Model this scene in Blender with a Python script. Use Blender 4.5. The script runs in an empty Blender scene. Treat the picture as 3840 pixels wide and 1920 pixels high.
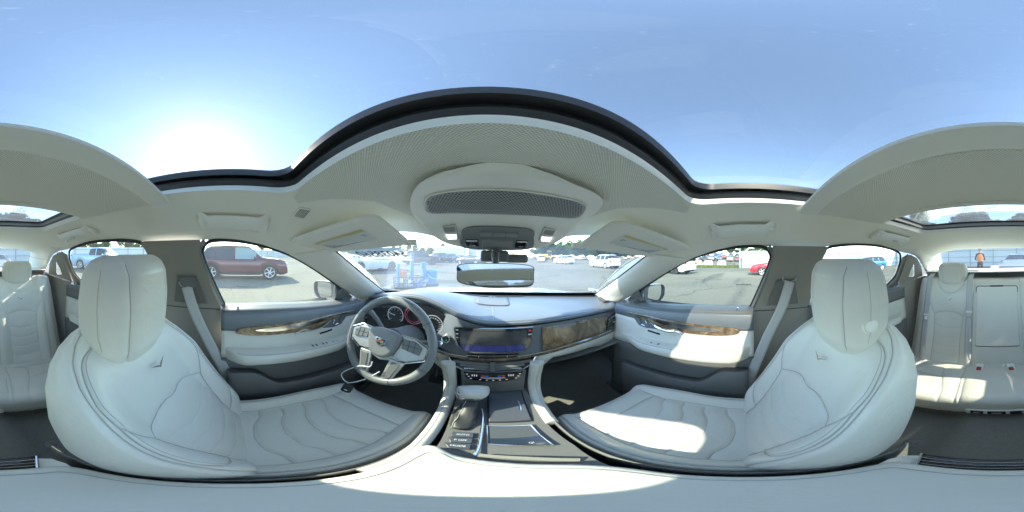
import bpy, bmesh, math, random
import numpy as np
from mathutils import Vector, Matrix, Euler
from mathutils.geometry import delaunay_2d_cdt

SC = bpy.context.scene
COL = SC.collection
random.seed(7)
np.random.seed(7)
R = math.radians
ZC = 1.32                      # eye height: interior measures are taken from this level

# ---------------------------------------------------------------- camera, sky, sun, exposure
cam = bpy.data.cameras.new('camera')
cam.type = 'PANO'
(cam if hasattr(cam, 'panorama_type') else cam.cycles).panorama_type = 'EQUIRECTANGULAR'
cam.clip_start = 0.02
cam.clip_end = 2000
cam_o = bpy.data.objects.new('camera', cam)
COL.objects.link(cam_o)
cam_o.matrix_world = (Matrix.Translation((-0.027, 0, ZC)) @ Matrix.Rotation(R(-0.9), 4, 'Y')
                      @ Matrix.Rotation(R(-8.53), 4, 'Z') @ Matrix.Rotation(R(90), 4, 'X'))
SC.camera = cam_o

SUN_AZ, SUN_EL = -101.0, 35.3   # degrees clockwise from straight ahead (+Y), above the horizon
world = bpy.data.worlds.new('World')
SC.world = world
world.use_nodes = True
wn = world.node_tree.nodes
sky = wn.new('ShaderNodeTexSky')
sky.sky_type = 'NISHITA'
sky.sun_disc = False
sky.sun_elevation = R(SUN_EL)
sky.sun_rotation = R(SUN_AZ)
sky.altitude = 0
sky.air_density = 1.0
sky.dust_density = 0.13
sky.ozone_density = 1.6
world.node_tree.links.new(sky.outputs['Color'], wn['Background'].inputs['Color'])
wn['Background'].inputs['Strength'].default_value = 0.15

sun = bpy.data.lights.new('sun', 'SUN')
sun.energy = 2.0
sun.angle = R(0.6)
sun.color = (1.0, 0.94, 0.82)
sun_o = bpy.data.objects.new('sun', sun)
COL.objects.link(sun_o)
sd = Vector((math.sin(R(SUN_AZ)) * math.cos(R(SUN_EL)), math.cos(R(SUN_AZ)) * math.cos(R(SUN_EL)), math.sin(R(SUN_EL))))
sun_o.rotation_euler = (-sd).to_track_quat('-Z', 'Y').to_euler()
sun_o.location = (0, 0, 30)

SC.view_settings.view_transform = 'Standard'
SC.view_settings.look = 'None'
SC.view_settings.gamma = 1
SC.view_settings.use_curve_mapping = False
SC.view_settings.exposure = 2.9
SC.render.engine = 'CYCLES'
cy = SC.cycles
cy.use_denoising = True
cy.max_bounces = 12
cy.diffuse_bounces = 10
cy.glossy_bounces = 4
cy.transmission_bounces = 4
cy.transparent_max_bounces = 16
cy.sample_clamp_indirect = 8
cy.caustics_reflective = False
cy.caustics_refractive = False

# ---------------------------------------------------------------- materials
MATS = {}
def mat(name, col, rough=0.5, metal=0.0, bump=0.0, bscale=200.0, var=0.0, vscale=6.0, coat=0.0, emit=None, estr=0.0, spec=0.5):
    if name in MATS: return MATS[name]
    m = bpy.data.materials.new(name); m.use_nodes = True
    n, l = m.node_tree.nodes, m.node_tree.links
    b = n['Principled BSDF']
    b.inputs['Base Color'].default_value = (*col, 1)
    b.inputs['Roughness'].default_value = rough
    b.inputs['Metallic'].default_value = metal
    b.inputs['Coat Weight'].default_value = coat
    b.inputs['Coat Roughness'].default_value = 0.06
    b.inputs['Specular IOR Level'].default_value = spec
    if emit:
        b.inputs['Emission Color'].default_value = (*emit, 1); b.inputs['Emission Strength'].default_value = estr
    if var > 0:
        tc = n.new('ShaderNodeTexCoord'); ns = n.new('ShaderNodeTexNoise')
        ns.inputs['Scale'].default_value = vscale; ns.inputs['Detail'].default_value = 6
        ns.inputs['Roughness'].default_value = 0.65
        l.new(tc.outputs['Object'], ns.inputs['Vector'])
        mx = n.new('ShaderNodeMix'); mx.data_type = 'RGBA'
        mx.inputs[6].default_value = (*[c * (1 - var) for c in col], 1)
        mx.inputs[7].default_value = (*[min(1, c * (1 + var)) for c in col], 1)
        l.new(ns.outputs['Fac'], mx.inputs[0]); l.new(mx.outputs[2], b.inputs['Base Color'])
    if bump > 0:
        tc = n.new('ShaderNodeTexCoord'); ns = n.new('ShaderNodeTexNoise')
        ns.inputs['Scale'].default_value = bscale; ns.inputs['Detail'].default_value = 3
        l.new(tc.outputs['Object'], ns.inputs['Vector'])
        bp = n.new('ShaderNodeBump'); bp.inputs['Strength'].default_value = bump; bp.inputs['Distance'].default_value = 0.002
        l.new(ns.outputs['Fac'], bp.inputs['Height']); l.new(bp.outputs['Normal'], b.inputs['Normal'])
    MATS[name] = m
    return m

def glass(name, tint, refl=0.08, haze=0.0, hazecol=(0.9, 0.9, 0.88)):
    """thin pane: tinted see-through sheet, Fresnel mirror on top, a little dust that scatters light"""
    if name in MATS: return MATS[name]
    m = bpy.data.materials.new(name); m.use_nodes = True
    n, l = m.node_tree.nodes, m.node_tree.links
    n.remove(n['Principled BSDF']); out = n['Material Output']
    tr = n.new('ShaderNodeBsdfTransparent'); tr.inputs['Color'].default_value = (*tint, 1)
    last = tr.outputs[0]
    if haze > 0:
        di = n.new('ShaderNodeBsdfTranslucent'); di.inputs['Color'].default_value = (*hazecol, 1)
        d2 = n.new('ShaderNodeBsdfDiffuse'); d2.inputs['Color'].default_value = (*hazecol, 1)
        ad = n.new('ShaderNodeMixShader'); ad.inputs[0].default_value = 0.4
        l.new(di.outputs[0], ad.inputs[1]); l.new(d2.outputs[0], ad.inputs[2])
        tc = n.new('ShaderNodeTexCoord'); ns = n.new('ShaderNodeTexNoise'); ns.inputs['Scale'].default_value = 5; ns.inputs['Detail'].default_value = 8
        l.new(tc.outputs['Object'], ns.inputs['Vector'])
        mr = n.new('ShaderNodeMapRange'); mr.inputs['From Min'].default_value = 0.3; mr.inputs['From Max'].default_value = 0.75
        mr.inputs['To Min'].default_value = haze * 0.6; mr.inputs['To Max'].default_value = haze * 1.3
        l.new(ns.outputs['Fac'], mr.inputs['Value'])
        # dried drops and dust specks
        sp = n.new('ShaderNodeTexNoise'); sp.inputs['Scale'].default_value = 260; sp.inputs['Detail'].default_value = 1
        l.new(tc.outputs['Object'], sp.inputs['Vector'])
        sr_ = n.new('ShaderNodeMapRange'); sr_.inputs['From Min'].default_value = 0.71; sr_.inputs['From Max'].default_value = 0.80
        sr_.inputs['To Min'].default_value = 0.0; sr_.inputs['To Max'].default_value = 0.07; l.new(sp.outputs['Fac'], sr_.inputs['Value'])
        ad2 = n.new('ShaderNodeMath'); ad2.operation = 'ADD'; l.new(mr.outputs[0], ad2.inputs[0]); l.new(sr_.outputs[0], ad2.inputs[1])
        mx = n.new('ShaderNodeMixShader'); l.new(ad2.outputs[0], mx.inputs[0])
        l.new(last, mx.inputs[1]); l.new(ad.outputs[0], mx.inputs[2]); last = mx.outputs[0]
    gl = n.new('ShaderNodeBsdfGlossy'); gl.inputs['Roughness'].default_value = 0.02
    lw = n.new('ShaderNodeLayerWeight'); lw.inputs['Blend'].default_value = 0.12
    mu = n.new('ShaderNodeMath'); mu.operation = 'MULTIPLY_ADD'; mu.inputs[1].default_value = 0.35; mu.inputs[2].default_value = refl * 0.35
    l.new(lw.outputs['Fresnel'], mu.inputs[0])
    mx = n.new('ShaderNodeMixShader'); l.new(mu.outputs[0], mx.inputs[0]); l.new(last, mx.inputs[1]); l.new(gl.outputs[0], mx.inputs[2])
    l.new(mx.outputs[0], out.inputs['Surface'])
    MATS[name] = m
    return m

def weave(name, col, scale=900.0, depth=0.24):
    """woven cloth: little over-under blocks"""
    m = mat(name, col, 0.95, spec=0.1); n, l = m.node_tree.nodes, m.node_tree.links
    b = n['Principled BSDF']
    tc = n.new('ShaderNodeTexCoord'); sp = n.new('ShaderNodeSeparateXYZ'); l.new(tc.outputs['Object'], sp.inputs[0])
    outs = []
    for ax in ('X', 'Y'):
        mu = n.new('ShaderNodeMath'); mu.operation = 'MULTIPLY'; mu.inputs[1].default_value = scale
        l.new(sp.outputs[ax], mu.inputs[0]); s = n.new('ShaderNodeMath'); s.operation = 'SINE'; l.new(mu.outputs[0], s.inputs[0]); outs.append(s)
    p = n.new('ShaderNodeMath'); p.operation = 'MULTIPLY'; l.new(outs[0].outputs[0], p.inputs[0]); l.new(outs[1].outputs[0], p.inputs[1])
    mr = n.new('ShaderNodeMapRange'); mr.inputs['From Min'].default_value = -0.5; mr.inputs['From Max'].default_value = 0.5
    l.new(p.outputs[0], mr.inputs['Value'])
    mx = n.new('ShaderNodeMix'); mx.data_type = 'RGBA'
    mx.inputs[6].default_value = (*[c * (1 - depth) for c in col], 1); mx.inputs[7].default_value = (*[min(1, c * 1.15) for c in col], 1)
    l.new(mr.outputs[0], mx.inputs[0]); l.new(mx.outputs[2], b.inputs['Base Color'])
    bp = n.new('ShaderNodeBump'); bp.inputs['Strength'].default_value = 0.6; bp.inputs['Distance'].default_value = 0.002
    l.new(mr.outputs[0], bp.inputs['Height']); l.new(bp.outputs['Normal'], b.inputs['Normal'])
    return m

def burl(name):
    m = mat(name, (0.25, 0.18, 0.11), 0.25, coat=0.8); n, l = m.node_tree.nodes, m.node_tree.links
    b = n['Principled BSDF']
    tc = n.new('ShaderNodeTexCoord'); n1 = n.new('ShaderNodeTexNoise'); n1.inputs['Scale'].default_value = 9; n1.inputs['Detail'].default_value = 9
    n1.inputs['Distortion'].default_value = 2.2; n1.inputs['Roughness'].default_value = 0.7
    l.new(tc.outputs['Object'], n1.inputs['Vector'])
    cr = n.new('ShaderNodeValToRGB'); e = cr.color_ramp.elements
    e[0].position = 0.3; e[0].color = (0.035, 0.022, 0.014, 1); e[1].position = 0.72; e[1].color = (0.50, 0.37, 0.20, 1)
    x = e.new(0.5); x.color = (0.20, 0.13, 0.07, 1)
    l.new(n1.outputs['Fac'], cr.inputs[0]); l.new(cr.outputs[0], b.inputs['Base Color'])
    return m

LEATHER = mat('grey_leather', (0.69, 0.675, 0.60), 0.42, bump=0.10, bscale=420, var=0.035, vscale=7, spec=0.45)
LEATHER2 = mat('grey_leather_insert', (0.54, 0.545, 0.515), 0.5, bump=0.16, bscale=620, var=0.03, vscale=9, spec=0.4)
def wrinkle(m, scale=26, strength=0.22, dist=0.006):
    """soft creases under the fine grain"""
    n, l = m.node_tree.nodes, m.node_tree.links
    b1 = next(q for q in n if q.type == 'BUMP'); tc = n.new('ShaderNodeTexCoord'); ns = n.new('ShaderNodeTexNoise')
    ns.inputs['Scale'].default_value = scale; ns.inputs['Detail'].default_value = 5; ns.inputs['Distortion'].default_value = 1.6
    l.new(tc.outputs['Object'], ns.inputs['Vector']); b2 = n.new('ShaderNodeBump'); b2.inputs['Strength'].default_value = strength; b2.inputs['Distance'].default_value = dist
    l.new(ns.outputs['Fac'], b2.inputs['Height']); l.new(b2.outputs['Normal'], b1.inputs['Normal'])
wrinkle(LEATHER)
LINER = mat('headliner_cloth', (0.90, 0.88, 0.78), 0.95, bump=0.12, bscale=700, var=0.02, spec=0.15)
PLASTIC = mat('grey_trim_plastic', (0.86, 0.845, 0.765), 0.5, bump=0.06, bscale=700, spec=0.4)
DARK = mat('charcoal_plastic', (0.155, 0.158, 0.152), 0.5, bump=0.12, bscale=600, spec=0.45)
DARKP = mat('dark_pillar_cloth', (0.31, 0.29, 0.25), 0.85, bump=0.1, bscale=800, spec=0.2)
DASH = mat('charcoal_dash_skin', (0.15, 0.17, 0.19), 0.40, bump=0.14, bscale=500, var=0.05, vscale=12, spec=0.6)
BLACK = mat('gloss_black', (0.012, 0.012, 0.014), 0.12, coat=0.5)
RUBBER = mat('black_rubber', (0.02, 0.02, 0.021), 0.6)
CHROME = mat('satin_chrome', (0.78, 0.78, 0.78), 0.14, metal=1.0)
MIRROR = mat('mirror_glass', (0.74, 0.78, 0.80), 0.01, metal=1.0)
CARPET = mat('black_carpet', (0.22, 0.22, 0.20), 0.98, bump=0.8, bscale=260, var=0.3, vscale=120, spec=0.05)
SEAM = mat('seam_thread', (0.47, 0.465, 0.43), 0.85)
STITCH = mat('grey_thread', (0.38, 0.39, 0.37), 0.8)
WHITEP = mat('white_print', (0.8, 0.8, 0.8), 0.6)
WOOD = burl('burl_wood')
WEAVE = weave('woven_headliner', (0.88, 0.86, 0.765), 1150)
BELT = mat('grey_webbing', (0.52, 0.52, 0.50), 0.75, bump=0.5, bscale=900, spec=0.3)
G_SIDE = glass('side_glass', (0.66, 0.70, 0.61), 0.06, 0.035)
G_FRONT = glass('windshield_glass', (0.90, 0.95, 0.90), 0.06, 0.12)
G_REAR = glass('rear_glass', (0.52, 0.56, 0.54), 0.08, 0.03)
G_ROOF = glass('roof_glass', (0.345, 0.345, 0.32), 0.05, 0.016)

# ---------------------------------------------------------------- mesh helpers
WL = {}
def link(o, parent, worldloc):
    COL.objects.link(o)
    WL[o] = Vector(worldloc)
    if parent is not None:
        o.parent = parent; o.location = Vector(worldloc) - WL[parent]
    else:
        o.location = worldloc
    return o

def thing(name, label, cat, loc=(0, 0, 0), group=None):
    o = bpy.data.objects.new(name, None); o.empty_display_size = 0.05
    link(o, None, loc)
    o['label'] = label; o['category'] = cat
    if group: o['group'] = group
    return o

def tag(o, label=None, cat=None, group=None, kind=None):
    if label: o['label'] = label
    if cat: o['category'] = cat
    if group: o['group'] = group
    if kind: o['kind'] = kind
    return o

def mesh(name, v, f, m, smooth=True, autos=None):
    me = bpy.data.meshes.new(name)
    me.from_pydata([tuple(map(float, p)) for p in v], [], [tuple(map(int, q)) for q in f])
    for mm in (m if isinstance(m, (list, tuple)) else [m]): me.materials.append(mm)
    if smooth:
        me.polygons.foreach_set('use_smooth', [True] * len(me.polygons))
        if autos: me.set_sharp_from_angle(angle=R(autos))
    me.update()
    return me

def obj(name, v, f, m, parent=None, smooth=True, inside=True, sub=0, bevel=0.0, seg=2, autos=40, solid=0.0, fixn=False):
    v = np.asarray(v, float)
    base = Vector((0, 0, ZC)) if inside else Vector((0, 0, 0))
    if parent is None:                       # top-level single mesh: origin at its own base
        c = np.array([(v[:, 0].min() + v[:, 0].max()) / 2, (v[:, 1].min() + v[:, 1].max()) / 2, v[:, 2].min()])
        v = v - c; base = base + Vector(c)
    me = mesh(name, v, f, m, smooth, None if sub else autos)
    if fixn:
        bm = bmesh.new(); bm.from_mesh(me); bmesh.ops.recalc_face_normals(bm, faces=bm.faces); bm.to_mesh(me); bm.free()
    o = bpy.data.objects.new(name, me)
    link(o, parent, base)
    if solid:
        md = o.modifiers.new('solid', 'SOLIDIFY'); md.thickness = solid; md.offset = 0
    if bevel:
        md = o.modifiers.new('bevel', 'BEVEL'); md.width = bevel; md.segments = seg; md.limit_method = 'ANGLE'; md.angle_limit = R(35)
    if sub:
        md = o.modifiers.new('sub', 'SUBSURF'); md.levels = sub; md.render_levels = sub
    return o

def join(*vf):
    V, F, k = [], [], 0
    for v, f in vf:
        V += [tuple(p) for p in v]; F += [tuple(i + k for i in q) for q in f]; k += len(v)
    return V, F

def box(c, s, rot=None):
    v = [Vector((sx * s[0] / 2, sy * s[1] / 2, sz * s[2] / 2)) for sx in (-1, 1) for sy in (-1, 1) for sz in (-1, 1)]
    if rot is not None: v = [rot @ p for p in v]
    v = [tuple(p + Vector(c)) for p in v]
    return v, [(0, 1, 3, 2), (4, 6, 7, 5), (0, 4, 5, 1), (2, 3, 7, 6), (0, 2, 6, 4), (1, 5, 7, 3)]

def grid(P, closed_u=False, closed_v=False):
    P = np.asarray(P); nu, nv = P.shape[:2]
    f = []
    for i in range(nu if closed_u else nu - 1):
        for j in range(nv if closed_v else nv - 1):
            a, b = i, (i + 1) % nu; c, d = j, (j + 1) % nv
            f.append((a * nv + c, b * nv + c, b * nv + d, a * nv + d))
    return P.reshape(-1, 3), f

def loft(rings, caps=True):
    v, f = grid(np.asarray(rings), False, True)
    n = len(rings[0]); m = len(rings)
    if caps: f = f + [tuple(range(n - 1, -1, -1)), tuple((m - 1) * n + i for i in range(n))]
    return v, f

def spline(pts, n=8, closed=False):
    P = [np.array(p, float) for p in pts]; N = len(P); out = []
    rng = range(N) if closed else range(N - 1)
    for i in rng:
        if closed: a, b, c, d = P[(i - 1) % N], P[i], P[(i + 1) % N], P[(i + 2) % N]
        else: a, b, c, d = P[max(i - 1, 0)], P[i], P[i + 1], P[min(i + 2, N - 1)]
        for k in range(n):
            t = k / n
            out.append(0.5 * ((2 * b) + (-a + c) * t + (2 * a - 5 * b + 4 * c - d) * t * t + (-a + 3 * b - 3 * c + d) * t ** 3))
    if not closed: out.append(P[-1])
    return np.array(out)

def tube(pts, r, n=8, closed=False, flat=None, up=None):
    """sweep a circle (or an ellipse r x flat) along a path"""
    P = [Vector(p) for p in pts]; N = len(P); rings = []; prev = None
    for i in range(N):
        a = P[(i - 1) % N] if (closed or i > 0) else P[i]; b = P[(i + 1) % N] if (closed or i < N - 1) else P[i]
        t = (b - a).normalized()
        if up is not None: s = t.cross(Vector(up)).normalized()
        elif prev is None: s = t.orthogonal().normalized()
        else: s = (prev - t * prev.dot(t)).normalized()
        prev = s; w = t.cross(s)
        rr = r[i] if hasattr(r, '__len__') else r; ff = rr if flat is None else flat
        rings.append([tuple(P[i] + s * (rr * math.cos(2 * math.pi * k / n)) + w * (ff * math.sin(2 * math.pi * k / n))) for k in range(n)])
    v, f = grid(np.array(rings), closed, True)
    if not closed: f = f + [tuple(range(n - 1, -1, -1)), tuple((N - 1) * n + k for k in range(n))]
    return v, f

def lathe(prof, n=24, M=None, caps=True):
    rings = [[(r * math.cos(2 * math.pi * k / n), r * math.sin(2 * math.pi * k / n), z) for k in range(n)] for r, z in prof]
    v, f = loft(rings, caps)
    if M is not None: v = [tuple(M @ Vector(p)) for p in v]
    return v, f

def prism(outline, fn, t, both=False):
    """closed 2-D outline mapped by fn(a, b, depth) and given thickness t"""
    n = len(outline)
    v = [fn(a, b, 0.0) for a, b in outline] + [fn(a, b, t) for a, b in outline]
    f = [tuple(range(n)), tuple(range(2 * n - 1, n - 1, -1))] + [(i, i + n, (i + 1) % n + n, (i + 1) % n) for i in range(n)]
    return v, f

def rrect(x0, y0, x1, y1, r, n=5):
    out = []
    for cx, cy_, a0 in ((x1 - r, y1 - r, 0), (x0 + r, y1 - r, 90), (x0 + r, y0 + r, 180), (x1 - r, y0 + r, 270)):
        for k in range(n + 1):
            a = R(a0 + 90 * k / n); out.append((cx + r * math.cos(a), cy_ + r * math.sin(a)))
    return out

def inpoly(px, py, poly):
    c = np.zeros(px.shape, bool); n = len(poly)
    for i in range(n):
        x1, y1 = poly[i]; x2, y2 = poly[(i + 1) % n]
        c ^= ((y1 > py) != (y2 > py)) & (px < (x2 - x1) * (py - y1) / ((y2 - y1) + 1e-12) + x1)
    return c

def patch(outline, fn, step=0.02, holes=()):
    """fill a 2-D outline (with holes) with a fine triangle net and lift it by fn(a, b) -> xyz"""
    def dens(poly):
        out = []
        for i in range(len(poly)):
            a, b = np.array(poly[i][:2], float), np.array(poly[(i + 1) % len(poly)][:2], float)
            k = max(1, int(np.linalg.norm(b - a) / step))
            out += [tuple(a + (b - a) * j / k) for j in range(k)]
        return out
    loops = [dens(outline)] + [dens(h) for h in holes]
    pts, edges = [], []
    for lp in loops:
        k = len(pts); pts += lp; edges += [(k + i, k + (i + 1) % len(lp)) for i in range(len(lp))]
    A = np.array(loops[0]); gx, gy = np.meshgrid(np.arange(A[:, 0].min() + step / 2, A[:, 0].max(), step), np.arange(A[:, 1].min() + step / 2, A[:, 1].max(), step))
    gx, gy = gx.ravel(), gy.ravel(); ok = inpoly(gx, gy, loops[0])
    for h in loops[1:]: ok &= ~inpoly(gx, gy, h)
    bd = np.array(pts); gx, gy = gx[ok], gy[ok]
    if len(gx):
        d = np.min((gx[:, None] - bd[None, :, 0]) ** 2 + (gy[:, None] - bd[None, :, 1]) ** 2, axis=1) > (step * 0.4) ** 2
        pts += list(zip(gx[d].tolist(), gy[d].tolist()))
    r = delaunay_2d_cdt([Vector(p) for p in pts], edges, [], 0, 1e-7)
    vs = np.array([tuple(p) for p in r[0]]); F = []
    cen = np.array([vs[list(t)].mean(axis=0) for t in r[2]])
    ok = inpoly(cen[:, 0], cen[:, 1], loops[0])
    for h in loops[1:]: ok &= ~inpoly(cen[:, 0], cen[:, 1], h)
    F = [tuple(t) for t, k in zip(r[2], ok) if k]
    return [fn(a, b) for a, b in vs], F

def mirx(vf, s=-1):
    v, f = vf
    return [(s * p[0], p[1], p[2]) for p in v], ([tuple(reversed(q)) for q in f] if s < 0 else f)

def text_mesh(body, size, align='CENTER', extrude=0.0, bold=0.0):
    c = bpy.data.curves.new('print', 'FONT'); c.body = body; c.size = size; c.align_x = align; c.align_y = 'CENTER'; c.extrude = extrude; c.offset = bold
    c.resolution_u = 3
    o = bpy.data.objects.new('print', c); COL.objects.link(o)
    bpy.context.view_layer.update()
    me = bpy.data.meshes.new_from_object(o.evaluated_get(bpy.context.evaluated_depsgraph_get()))
    v = [tuple(p.co) for p in me.vertices]; f = [tuple(p.vertices) for p in me.polygons]
    bpy.data.objects.remove(o); bpy.data.curves.remove(c); bpy.data.meshes.remove(me)
    return v, f

def place(vf, origin, ex, ey, ez=None, s=1.0):
    """map local x, y, z onto the given axes"""
    O, X, Y = Vector(origin), Vector(ex).normalized(), Vector(ey).normalized()
    Z_ = X.cross(Y) if ez is None else Vector(ez).normalized()
    v, f = vf
    return [tuple(O + X * (p[0] * s) + Y * (p[1] * s) + Z_ * (p[2] * s)) for p in v], f

def groove(px, py, lines, depth, width):
    """crease along polylines in a surface's own two coordinates"""
    d2 = np.full(px.shape, 1e9)
    for pl in lines:
        for (x1, y1), (x2, y2) in zip(pl[:-1], pl[1:]):
            dx, dy = x2 - x1, y2 - y1; L = dx * dx + dy * dy + 1e-12
            t = np.clip(((px - x1) * dx + (py - y1) * dy) / L, 0, 1)
            d2 = np.minimum(d2, (px - x1 - t * dx) ** 2 + (py - y1 - t * dy) ** 2)
    return -depth * np.exp(-d2 / width ** 2) - depth * 0.7 * np.exp(-d2 / (width * 4.5) ** 2)

def sstep(a, b, x):
    t = np.clip((x - a) / (b - a), 0, 1); return t * t * (3 - 2 * t)
# ================================================================ the car round the camera: shell, headliner, pillars, glass
CEN_Y = [-2.0, -1.6, -1.38, -1.15, -0.95, -0.6, 0.2, 0.36, 0.45, 0.52, 0.58, 0.63, 0.8]
CEN_Z = [0.0, 0.045, 0.105, 0.150, 0.165, 0.175, 0.170, 0.170, 0.157, 0.135, 0.098, 0.045, -0.05]
EDG_Y = [-1.8, -1.4, -1.14, -0.977, -0.76, -0.5, -0.37, -0.05, 0.03, 0.125, 0.234, 0.354, 0.5, 0.66]
EDG_Z = [-0.16, -0.02, 0.03, 0.047, 0.073, 0.07, 0.056, 0.054, 0.05, 0.033, 0.0, -0.057, -0.14, -0.243]
def zc(x, y):
    c = np.interp(y, CEN_Y, CEN_Z); e = np.interp(y, EDG_Y, EDG_Z)
    return c - (c - e) * (np.minimum(np.abs(x), 0.675) / 0.675) ** 4

body = thing('car_body', 'light grey headliner, pillars and shell of the sedan that surrounds the camera', 'car', (0, 0, 0))

EDGE = [(-1.45, 0.66), (-1.14, 0.672), (-0.977, 0.679), (-0.76, 0.667), (-0.5, 0.668), (-0.37, 0.676), (-0.11, 0.678), (0.03, 0.677), (0.125, 0.685), (0.234, 0.70), (0.30, 0.664)]
front = [(x, 0.635 - 0.225 * (x / 0.6) ** 2) for x in np.linspace(0.6, -0.6, 13)]
back = [(x, -1.45 - 0.06 * (1 - (x / 0.6) ** 2)) for x in np.linspace(-0.6, 0.6, 9)]
outline = [(x, y) for y, x in EDGE] + front + [(-x, y) for y, x in reversed(EDGE)] + back
holeF = rrect(-0.405, -0.215, 0.405, 0.15, 0.05)
holeR = rrect(-0.44, -0.93, 0.44, -0.47, 0.05)
v, f = patch(outline, lambda a, b: (a, b, float(zc(a, b))), 0.02, (holeF, holeR))
headliner = obj('headliner', v, f, LINER, body)
tag(headliner, 'pale grey cloth headliner with two roof openings')
wv = [(-0.41, 0.153), (0.41, 0.153), (0.435, 0.175), (0.375, 0.25), (0.335, 0.33), (0.30, 0.45), (0.24, 0.555), (0.0, 0.60), (-0.24, 0.555), (-0.30, 0.45), (-0.335, 0.33), (-0.375, 0.25), (-0.435, 0.175)]
v, f = patch(wv, lambda a, b: (a, b, float(zc(a, b)) - 0.0025), 0.015)
obj('woven_front_panel', v, f, WEAVE, body)

# roof skin well above the lining keeps daylight out of the gap round the openings
v, f = patch([(-0.74, -1.55), (0.74, -1.55), (0.74, 0.30), (0.62, 0.52), (0, 0.68), (-0.62, 0.52), (-0.74, 0.30)],
             lambda a, b: (a, b, float(zc(a * 0.9, b)) + 0.055), 0.06, (rrect(-0.47, -1.0, 0.47, 0.16, 0.05),))
PAINT = mat('silver_paint', (0.62, 0.63, 0.64), 0.25, metal=0.5, coat=0.6)
obj('roof_skin', v, f, PAINT, body)

def ringwall(lo, hi, m, name, parent):
    n = len(lo); v = list(lo) + list(hi)
    f = [(i, (i + 1) % n, (i + 1) % n + n, i + n) for i in range(n)]
    return obj(name, v, f, m, parent, autos=30)
def hole3(x0, y0, x1, y1, r, z): return [(a, b, (float(zc(a, b)) if z is None else z)) for a, b in rrect(x0, y0, x1, y1, r)]
FRAME = mat('sunroof_frame_black', (0.025, 0.026, 0.028), 0.35)
sr = thing('sunroof', 'large tinted front sunroof with black seal above the front seats', 'sunroof', (0, -0.02, ZC + 0.16))
# lips, one step above the other, as the moulded surround shows them
ringwall(hole3(-0.405, -0.215, 0.405, 0.15, 0.05, None), hole3(-0.415, -0.225, 0.415, 0.146, 0.05, 0.172), PLASTIC, 'surround_lip', sr)
ringwall(hole3(-0.415, -0.5, 0.415, 0.146, 0.05, 0.172), hole3(-0.412, -0.5, 0.412, 0.141, 0.05, 0.184), FRAME, 'lower_seal', sr)
ringwall(hole3(-0.412, -0.5, 0.412, 0.141, 0.05, 0.184), hole3(-0.424, -0.5, 0.424, 0.147, 0.05, 0.1841), FRAME, 'seal_ledge', sr)
ringwall(hole3(-0.424, -0.5, 0.424, 0.147, 0.05, 0.184), hole3(-0.424, -0.5, 0.424, 0.147, 0.05, 0.199), FRAME, 'guide_wall', sr)
ringwall(hole3(-0.424, -0.5, 0.424, 0.147, 0.05, 0.199), hole3(-0.408, -0.5, 0.408, 0.128, 0.05, 0.2), FRAME, 'upper_seal', sr)
ringwall(hole3(-0.408, -0.5, 0.408, 0.128, 0.05, 0.2), hole3(-0.408, -0.5, 0.408, 0.128, 0.05, 0.218), FRAME, 'glass_edge_band', sr)
v, f = patch(rrect(-0.46, -0.49, 0.46, 0.15, 0.04), lambda a, b: (a, b, 0.216 - 0.02 * (a / 0.45) ** 2), 0.05)
obj('roof_pane', v, f, G_ROOF, sr)
# roller blind: pull bar and the woven cloth behind it
bl = thing('sunroof_blind', 'woven grey roller blind with smooth pull bar behind the open sunroof', 'blind', (0, -0.35, ZC + 0.15))
xs = np.linspace(-0.43, 0.43, 40)
prof = [(-0.160, 0.1725), (-0.1615, 0.167), (-0.166, 0.1645), (-0.205, 0.1635), (-0.216, 0.1645), (-0.222, 0.170)]
P = np.array([[(x, y, z - 0.028 * (abs(x) / 0.43) ** 3) for y, z in prof] for x in xs])
obj('pull_bar', *grid(P), PLASTIC, bl)
ys = np.linspace(-0.216, -0.512, 20)
P = np.array([[(x, y, float(zc(x, y)) * 0.35 + 0.65 * (0.169 - 0.028 * (abs(x) / 0.43) ** 3) - 0.004) for y in ys] for x in np.linspace(-0.43, 0.43, 40)])
obj('woven_cloth', *grid(P), WEAVE, bl)

rs = thing('rear_roof_window', 'tinted rear roof window with black rubber surround over the rear bench', 'roof window', (0, -0.7, ZC + 0.15))
ringwall(hole3(-0.44, -0.93, 0.44, -0.47, 0.05, None), hole3(-0.425, -0.918, 0.425, -0.47, 0.05, 0.168), PLASTIC, 'surround_lip', rs)
ringwall(hole3(-0.425, -0.918, 0.425, -0.47, 0.05, 0.168), hole3(-0.412, -0.905, 0.412, -0.47, 0.05, 0.174), FRAME, 'lower_seal', rs)
ringwall(hole3(-0.412, -0.905, 0.412, -0.47, 0.05, 0.174), hole3(-0.412, -0.905, 0.412, -0.47, 0.05, 0.190), DARKP, 'guide_wall', rs)
ringwall(hole3(-0.412, -0.905, 0.412, -0.47, 0.05, 0.190), hole3(-0.395, -0.885, 0.395, -0.47, 0.05, 0.196), FRAME, 'upper_seal', rs)
v, f = patch(rrect(-0.46, -0.99, 0.46, -0.42, 0.03), lambda a, b: (a, b, 0.208 - 0.02 * (a / 0.45) ** 2), 0.05)
obj('roof_pane', v, f, glass('rear_roof_glass', (0.33, 0.35, 0.36), 0.05, 0.15), rs)

# ---------------- windshield and rear window
def wsh(s, t):   # s -1..1 across, t 0 top .. 1 base
    top = np.array([0.60 * s, 0.637 - 0.225 * s * s, 0.046 - 0.016 * s * s]); bot = np.array([0.72 * s, 1.18 - 0.23 * s * s, -0.272])
    p = top + (bot - top) * t; p[2] += 0.02 * math.sin(math.pi * t); return p
P = np.array([[wsh(s, t) for t in np.linspace(-0.03, 1.03, 12)] for s in np.linspace(-1.03, 1.03, 25)])
obj('windshield', *grid(P), G_FRONT, body)
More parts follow.
